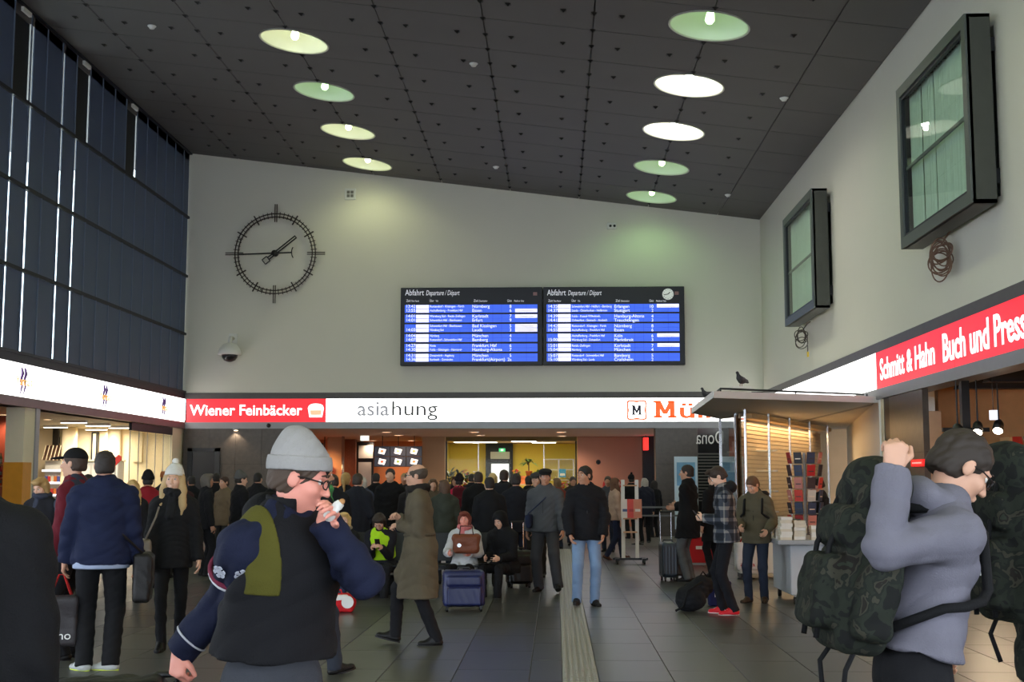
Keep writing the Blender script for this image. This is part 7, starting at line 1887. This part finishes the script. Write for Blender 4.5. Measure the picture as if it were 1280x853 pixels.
# --- around the leaflet stand and the stone pillar
WB = person('woman in pale pink-beige jacket and dark jeans by the leaflet stand', fl_xy(769, 700), -72, 1.66, 1.0, .013, 1, feet=walkL, top=dict(col=(176, 146, 128), hem=-.1), bottom=dict(col=(28, 34, 56), name='jeans'), shoes=dict(col=(84, 52, 40)), hair=('long', (96, 62, 42)))
person('figure in black coat and bobble hat near the salmon wall', dp(789, 35.5), 20, 1.74, 1.05, .016, 0, top=dict(col=(17, 17, 20), hem=-.18), bottom=DK, shoes=SH, hair=('short', (40, 30, 26)), hat=('pompom', (20, 20, 23)), eyes=False)
person('grey-haired person in dark blue jacket by the stone pillar', fl_xy(807, 679), 15, 1.66, 1.12, .016, 1, top=dict(col=(36, 38, 52), hem=-.18), bottom=DK, shoes=dict(col=(90, 88, 84)), hair=('bob', (176, 168, 156)), eyes=False)
person('small dark figure in the passage beside the stone pillar', dp(818, 36.2), 30, 1.6, 1.0, .018, 0, top=dict(col=(20, 20, 24), hem=-.18), bottom=DK, shoes=SH, hair=('long', (30, 24, 22)), eyes=False)
# --- the crowd in the middle
CR = [
 (432, 21.0, 1.74, 5, 1.0, ('pony', (176, 142, 88)), (22, 24, 30), None, 'woman with fair ponytail and dark jacket facing the kitchen screens', 0),
 (453, 25.0, 1.68, 10, 1.0, ('bob', (206, 202, 196)), (60, 66, 86), None, 'white-haired person in slate blue jacket queuing at the kitchen', 0),
 (470, 27.0, 1.76, 0, 1.05, ('short', (36, 28, 24)), (19, 19, 23), None, 'dark-haired man in black seen from behind in the kitchen queue', 0),
 (488, 22.5, 1.82, 178, 1.12, ('short', (40, 30, 26)), (16, 16, 19), None, 'man in black coat facing the hall below the menu screens', 0),
 (506, 27.5, 1.76, 170, 1.0, ('short', (170, 140, 96)), (40, 38, 40), None, 'fair-haired man beyond the balding man', 0),
 (541, 24.0, 1.64, 200, 1.05, ('bob', (110, 84, 60)), (96, 84, 70), None, 'brown-haired woman in a tan coat behind the trench coat', 0),
 (404, 24.5, 1.74, 30, 1.05, ('short', (30, 24, 22)), (20, 20, 24), None, 'dark figure at the bakery edge behind the grey cap', 0),
 (569, 31.5, 1.70, 185, 1.0, ('bob', (70, 44, 32)), (30, 28, 30), None, 'dark-haired woman facing the hall in front of the flower shop', 1),
 (574, 25.0, 1.70, 8, 1.05, ('short', (34, 26, 24)), (196, 34, 74), ('beanie', (30, 24, 28)), 'person in bright pink jacket with a maroon backpack', 2),
 (598, 22.0, 1.76, 12, 1.18, ('short', (58, 42, 34)), (18, 18, 21), None, 'broad man in black coat before the flower shop plants', 0),
 (616, 27.5, 1.76, 0, 1.0, ('bob', (200, 170, 112)), (150, 170, 130), None, 'fair-haired person in pale green jacket by the flower shop door', 0),
 (630, 23.0, 1.80, -10, 1.12, ('short', (52, 38, 30)), (20, 21, 26), None, 'man in dark jacket with a small backpack before the flower shop door', 3),
 (644, 33.0, 1.64, 180, 1.0, ('short', (60, 36, 30)), (26, 24, 28), None, 'small dark figure facing out of the flower shop', 0),
 (661, 26.0, 1.70, 20, 1.02, ('short', (28, 22, 20)), (22, 22, 26), None, 'dark-haired person in black behind the man in the flat cap', 0),
 (671, 21.5, 1.74, 175, 1.0, ('short', (40, 32, 28)), (36, 36, 40), ('flatcap', (60, 58, 60)), 'man in grey cap peering past the man in the flat cap', 1),
 (697, 30.0, 1.66, 30, 1.0, ('bob', (120, 90, 60)), (130, 60, 50), None, 'brown-haired woman in rust jacket between the two walking men', 0),
 (760, 29.0, 1.70, 170, 1.0, ('short', (60, 46, 36)), (70, 70, 76), None, 'grey-jacketed figure behind the man in pale jeans', 0),
 (417, 19.0, 1.70, 20, 1.08, ('short', (40, 30, 26)), (24, 26, 32), None, 'dark-jacketed person behind the fair-haired woman on the bench', 0),
 (447, 20.0, 1.72, -15, 1.1, ('short', (56, 44, 36)), (30, 32, 40), None, 'person in slate jacket between ponytail woman and kitchen queue', 0),
 (517, 20.5, 1.68, 25, 1.1, ('bob', (60, 46, 38)), (28, 26, 28), None, 'dark-haired woman in brown-black coat behind the trench coat', 0),
 (556, 20.0, 1.62, 15, 1.05, ('bob', (84, 60, 44)), (54, 58, 50), None, 'woman in dark green coat behind the white jacket', 0),
 (612, 19.5, 1.66, 10, 1.12, ('short', (30, 24, 22)), (18, 19, 23), None, 'figure in black coat standing behind the bench end', 0),
 (645, 20.5, 1.72, -5, 1.05, ('short', (36, 28, 26)), (26, 28, 36), None, 'dark figure behind the black trolley case', 0),
 (590, 29.5, 1.76, 0, 1.05, ('short', (44, 34, 30)), (34, 36, 44), None, 'dark blue jacket figure deep in the flower shop queue', 0),
 (520, 30.0, 1.74, 175, 1.05, ('short', (80, 70, 60)), (44, 40, 40), None, 'figure by the tan pillar facing the hall', 0),
 (716, 32.0, 1.70, 185, 1.0, ('short', (70, 60, 54)), (52, 46, 44), None, 'figure at the flower stand between the walking men', 0),
 # left of the grey cap
 (140, 23.0, 1.72, 10, 1.05, ('short', (34, 28, 24)), (26, 28, 34), None, 'dark figure at the side shop counter behind the navy jacket', 0),
 (228, 24.0, 1.66, 190, 1.0, ('bob', (60, 46, 40)), (60, 36, 40), None, 'woman in wine-coloured coat beyond the white knit hat', 1),
 (270, 27.0, 1.76, 15, 1.1, ('short', (30, 24, 22)), (20, 20, 24), None, 'tall figure in black before the stone wall', 0),
 (345, 24.0, 1.70, 40, 1.05, ('short', (30, 26, 24)), (22, 24, 30), None, 'figure in black hidden behind the grey knit cap', 0),
 (166, 17.5, 1.62, 200, 1.0, ('long', (190, 158, 100)), (24, 24, 28), None, 'fair-haired girl in dark coat before the side shop counter', 1),
 (185, 19.0, 1.72, 10, 1.12, ('short', (26, 22, 20)), (128, 24, 34), ('beanie', (18, 18, 20)), 'person in dark red jacket and black knit cap', 0),
 (207, 21.0, 1.76, 10, 1.1, ('short', (24, 20, 18)), (22, 22, 26), ('band', (150, 90, 50)), 'figure in black with a brown headband by the glass doors', 0),
 (110, 18.5, 1.70, 20, 1.05, ('short', (34, 26, 22)), (30, 36, 60), None, 'dark-haired person in blue jacket inside the side shop entrance', 0),
 (258, 21.5, 1.72, -60, 1.0, ('bob', (92, 86, 80)), (26, 26, 30), None, 'grey-haired person in dark coat before the display case', 1),
 (281, 24.0, 1.68, 150, 1.0, ('short', (60, 40, 32)), (112, 96, 76), None, 'ruddy-faced person in a mottled tan coat by the stone wall', 1),
 (300, 22.0, 1.74, -50, 1.05, ('short', (40, 34, 30)), (22, 22, 26), ('beanie', (88, 88, 88)), 'figure in dark grey knit cap by the stone wall', 0),
 (240, 26.0, 1.7, 30, 1.0, ('short', (30, 26, 24)), (24, 26, 32), None, 'dark figure beyond the woman with the white knit hat', 0),
 (322, 25.5, 1.76, -20, 1.05, ('short', (30, 26, 24)), (26, 26, 30), None, 'dark-jacketed man near the bakery beside the stone wall', 0),
]
for px, Yd, Hh_, fc, bl, hr, colr, ht, lab, ex in CR:
    q = person(lab, dp(px, Yd), fc, Hh_, bl, .016, NPERSON[0] % 3, head=(random.uniform(-12, 12), random.uniform(-2, 8)), top=dict(col=colr, hem=-.15, collar=.045, thick=.03), bottom=dict(col=random.choice([(24, 24, 28), (36, 42, 58), (40, 38, 36)])), shoes=SH, hair=hr, hat=ht, eyes=(ex == 1), group='travellers in the crowd',
               hands=random.choice([None, [(-.14, .26, 1.08), (.15, .26, 1.1)], [(-.26, .05, .82), (.16, .25, 1.05)]]))
    if ex == 2: worn_pack(q, 'maroon backpack worn over the bright pink jacket', (84, 22, 34))
    if ex == 3: worn_pack(q, 'small dark backpack on the man before the flower shop door', (34, 36, 42))
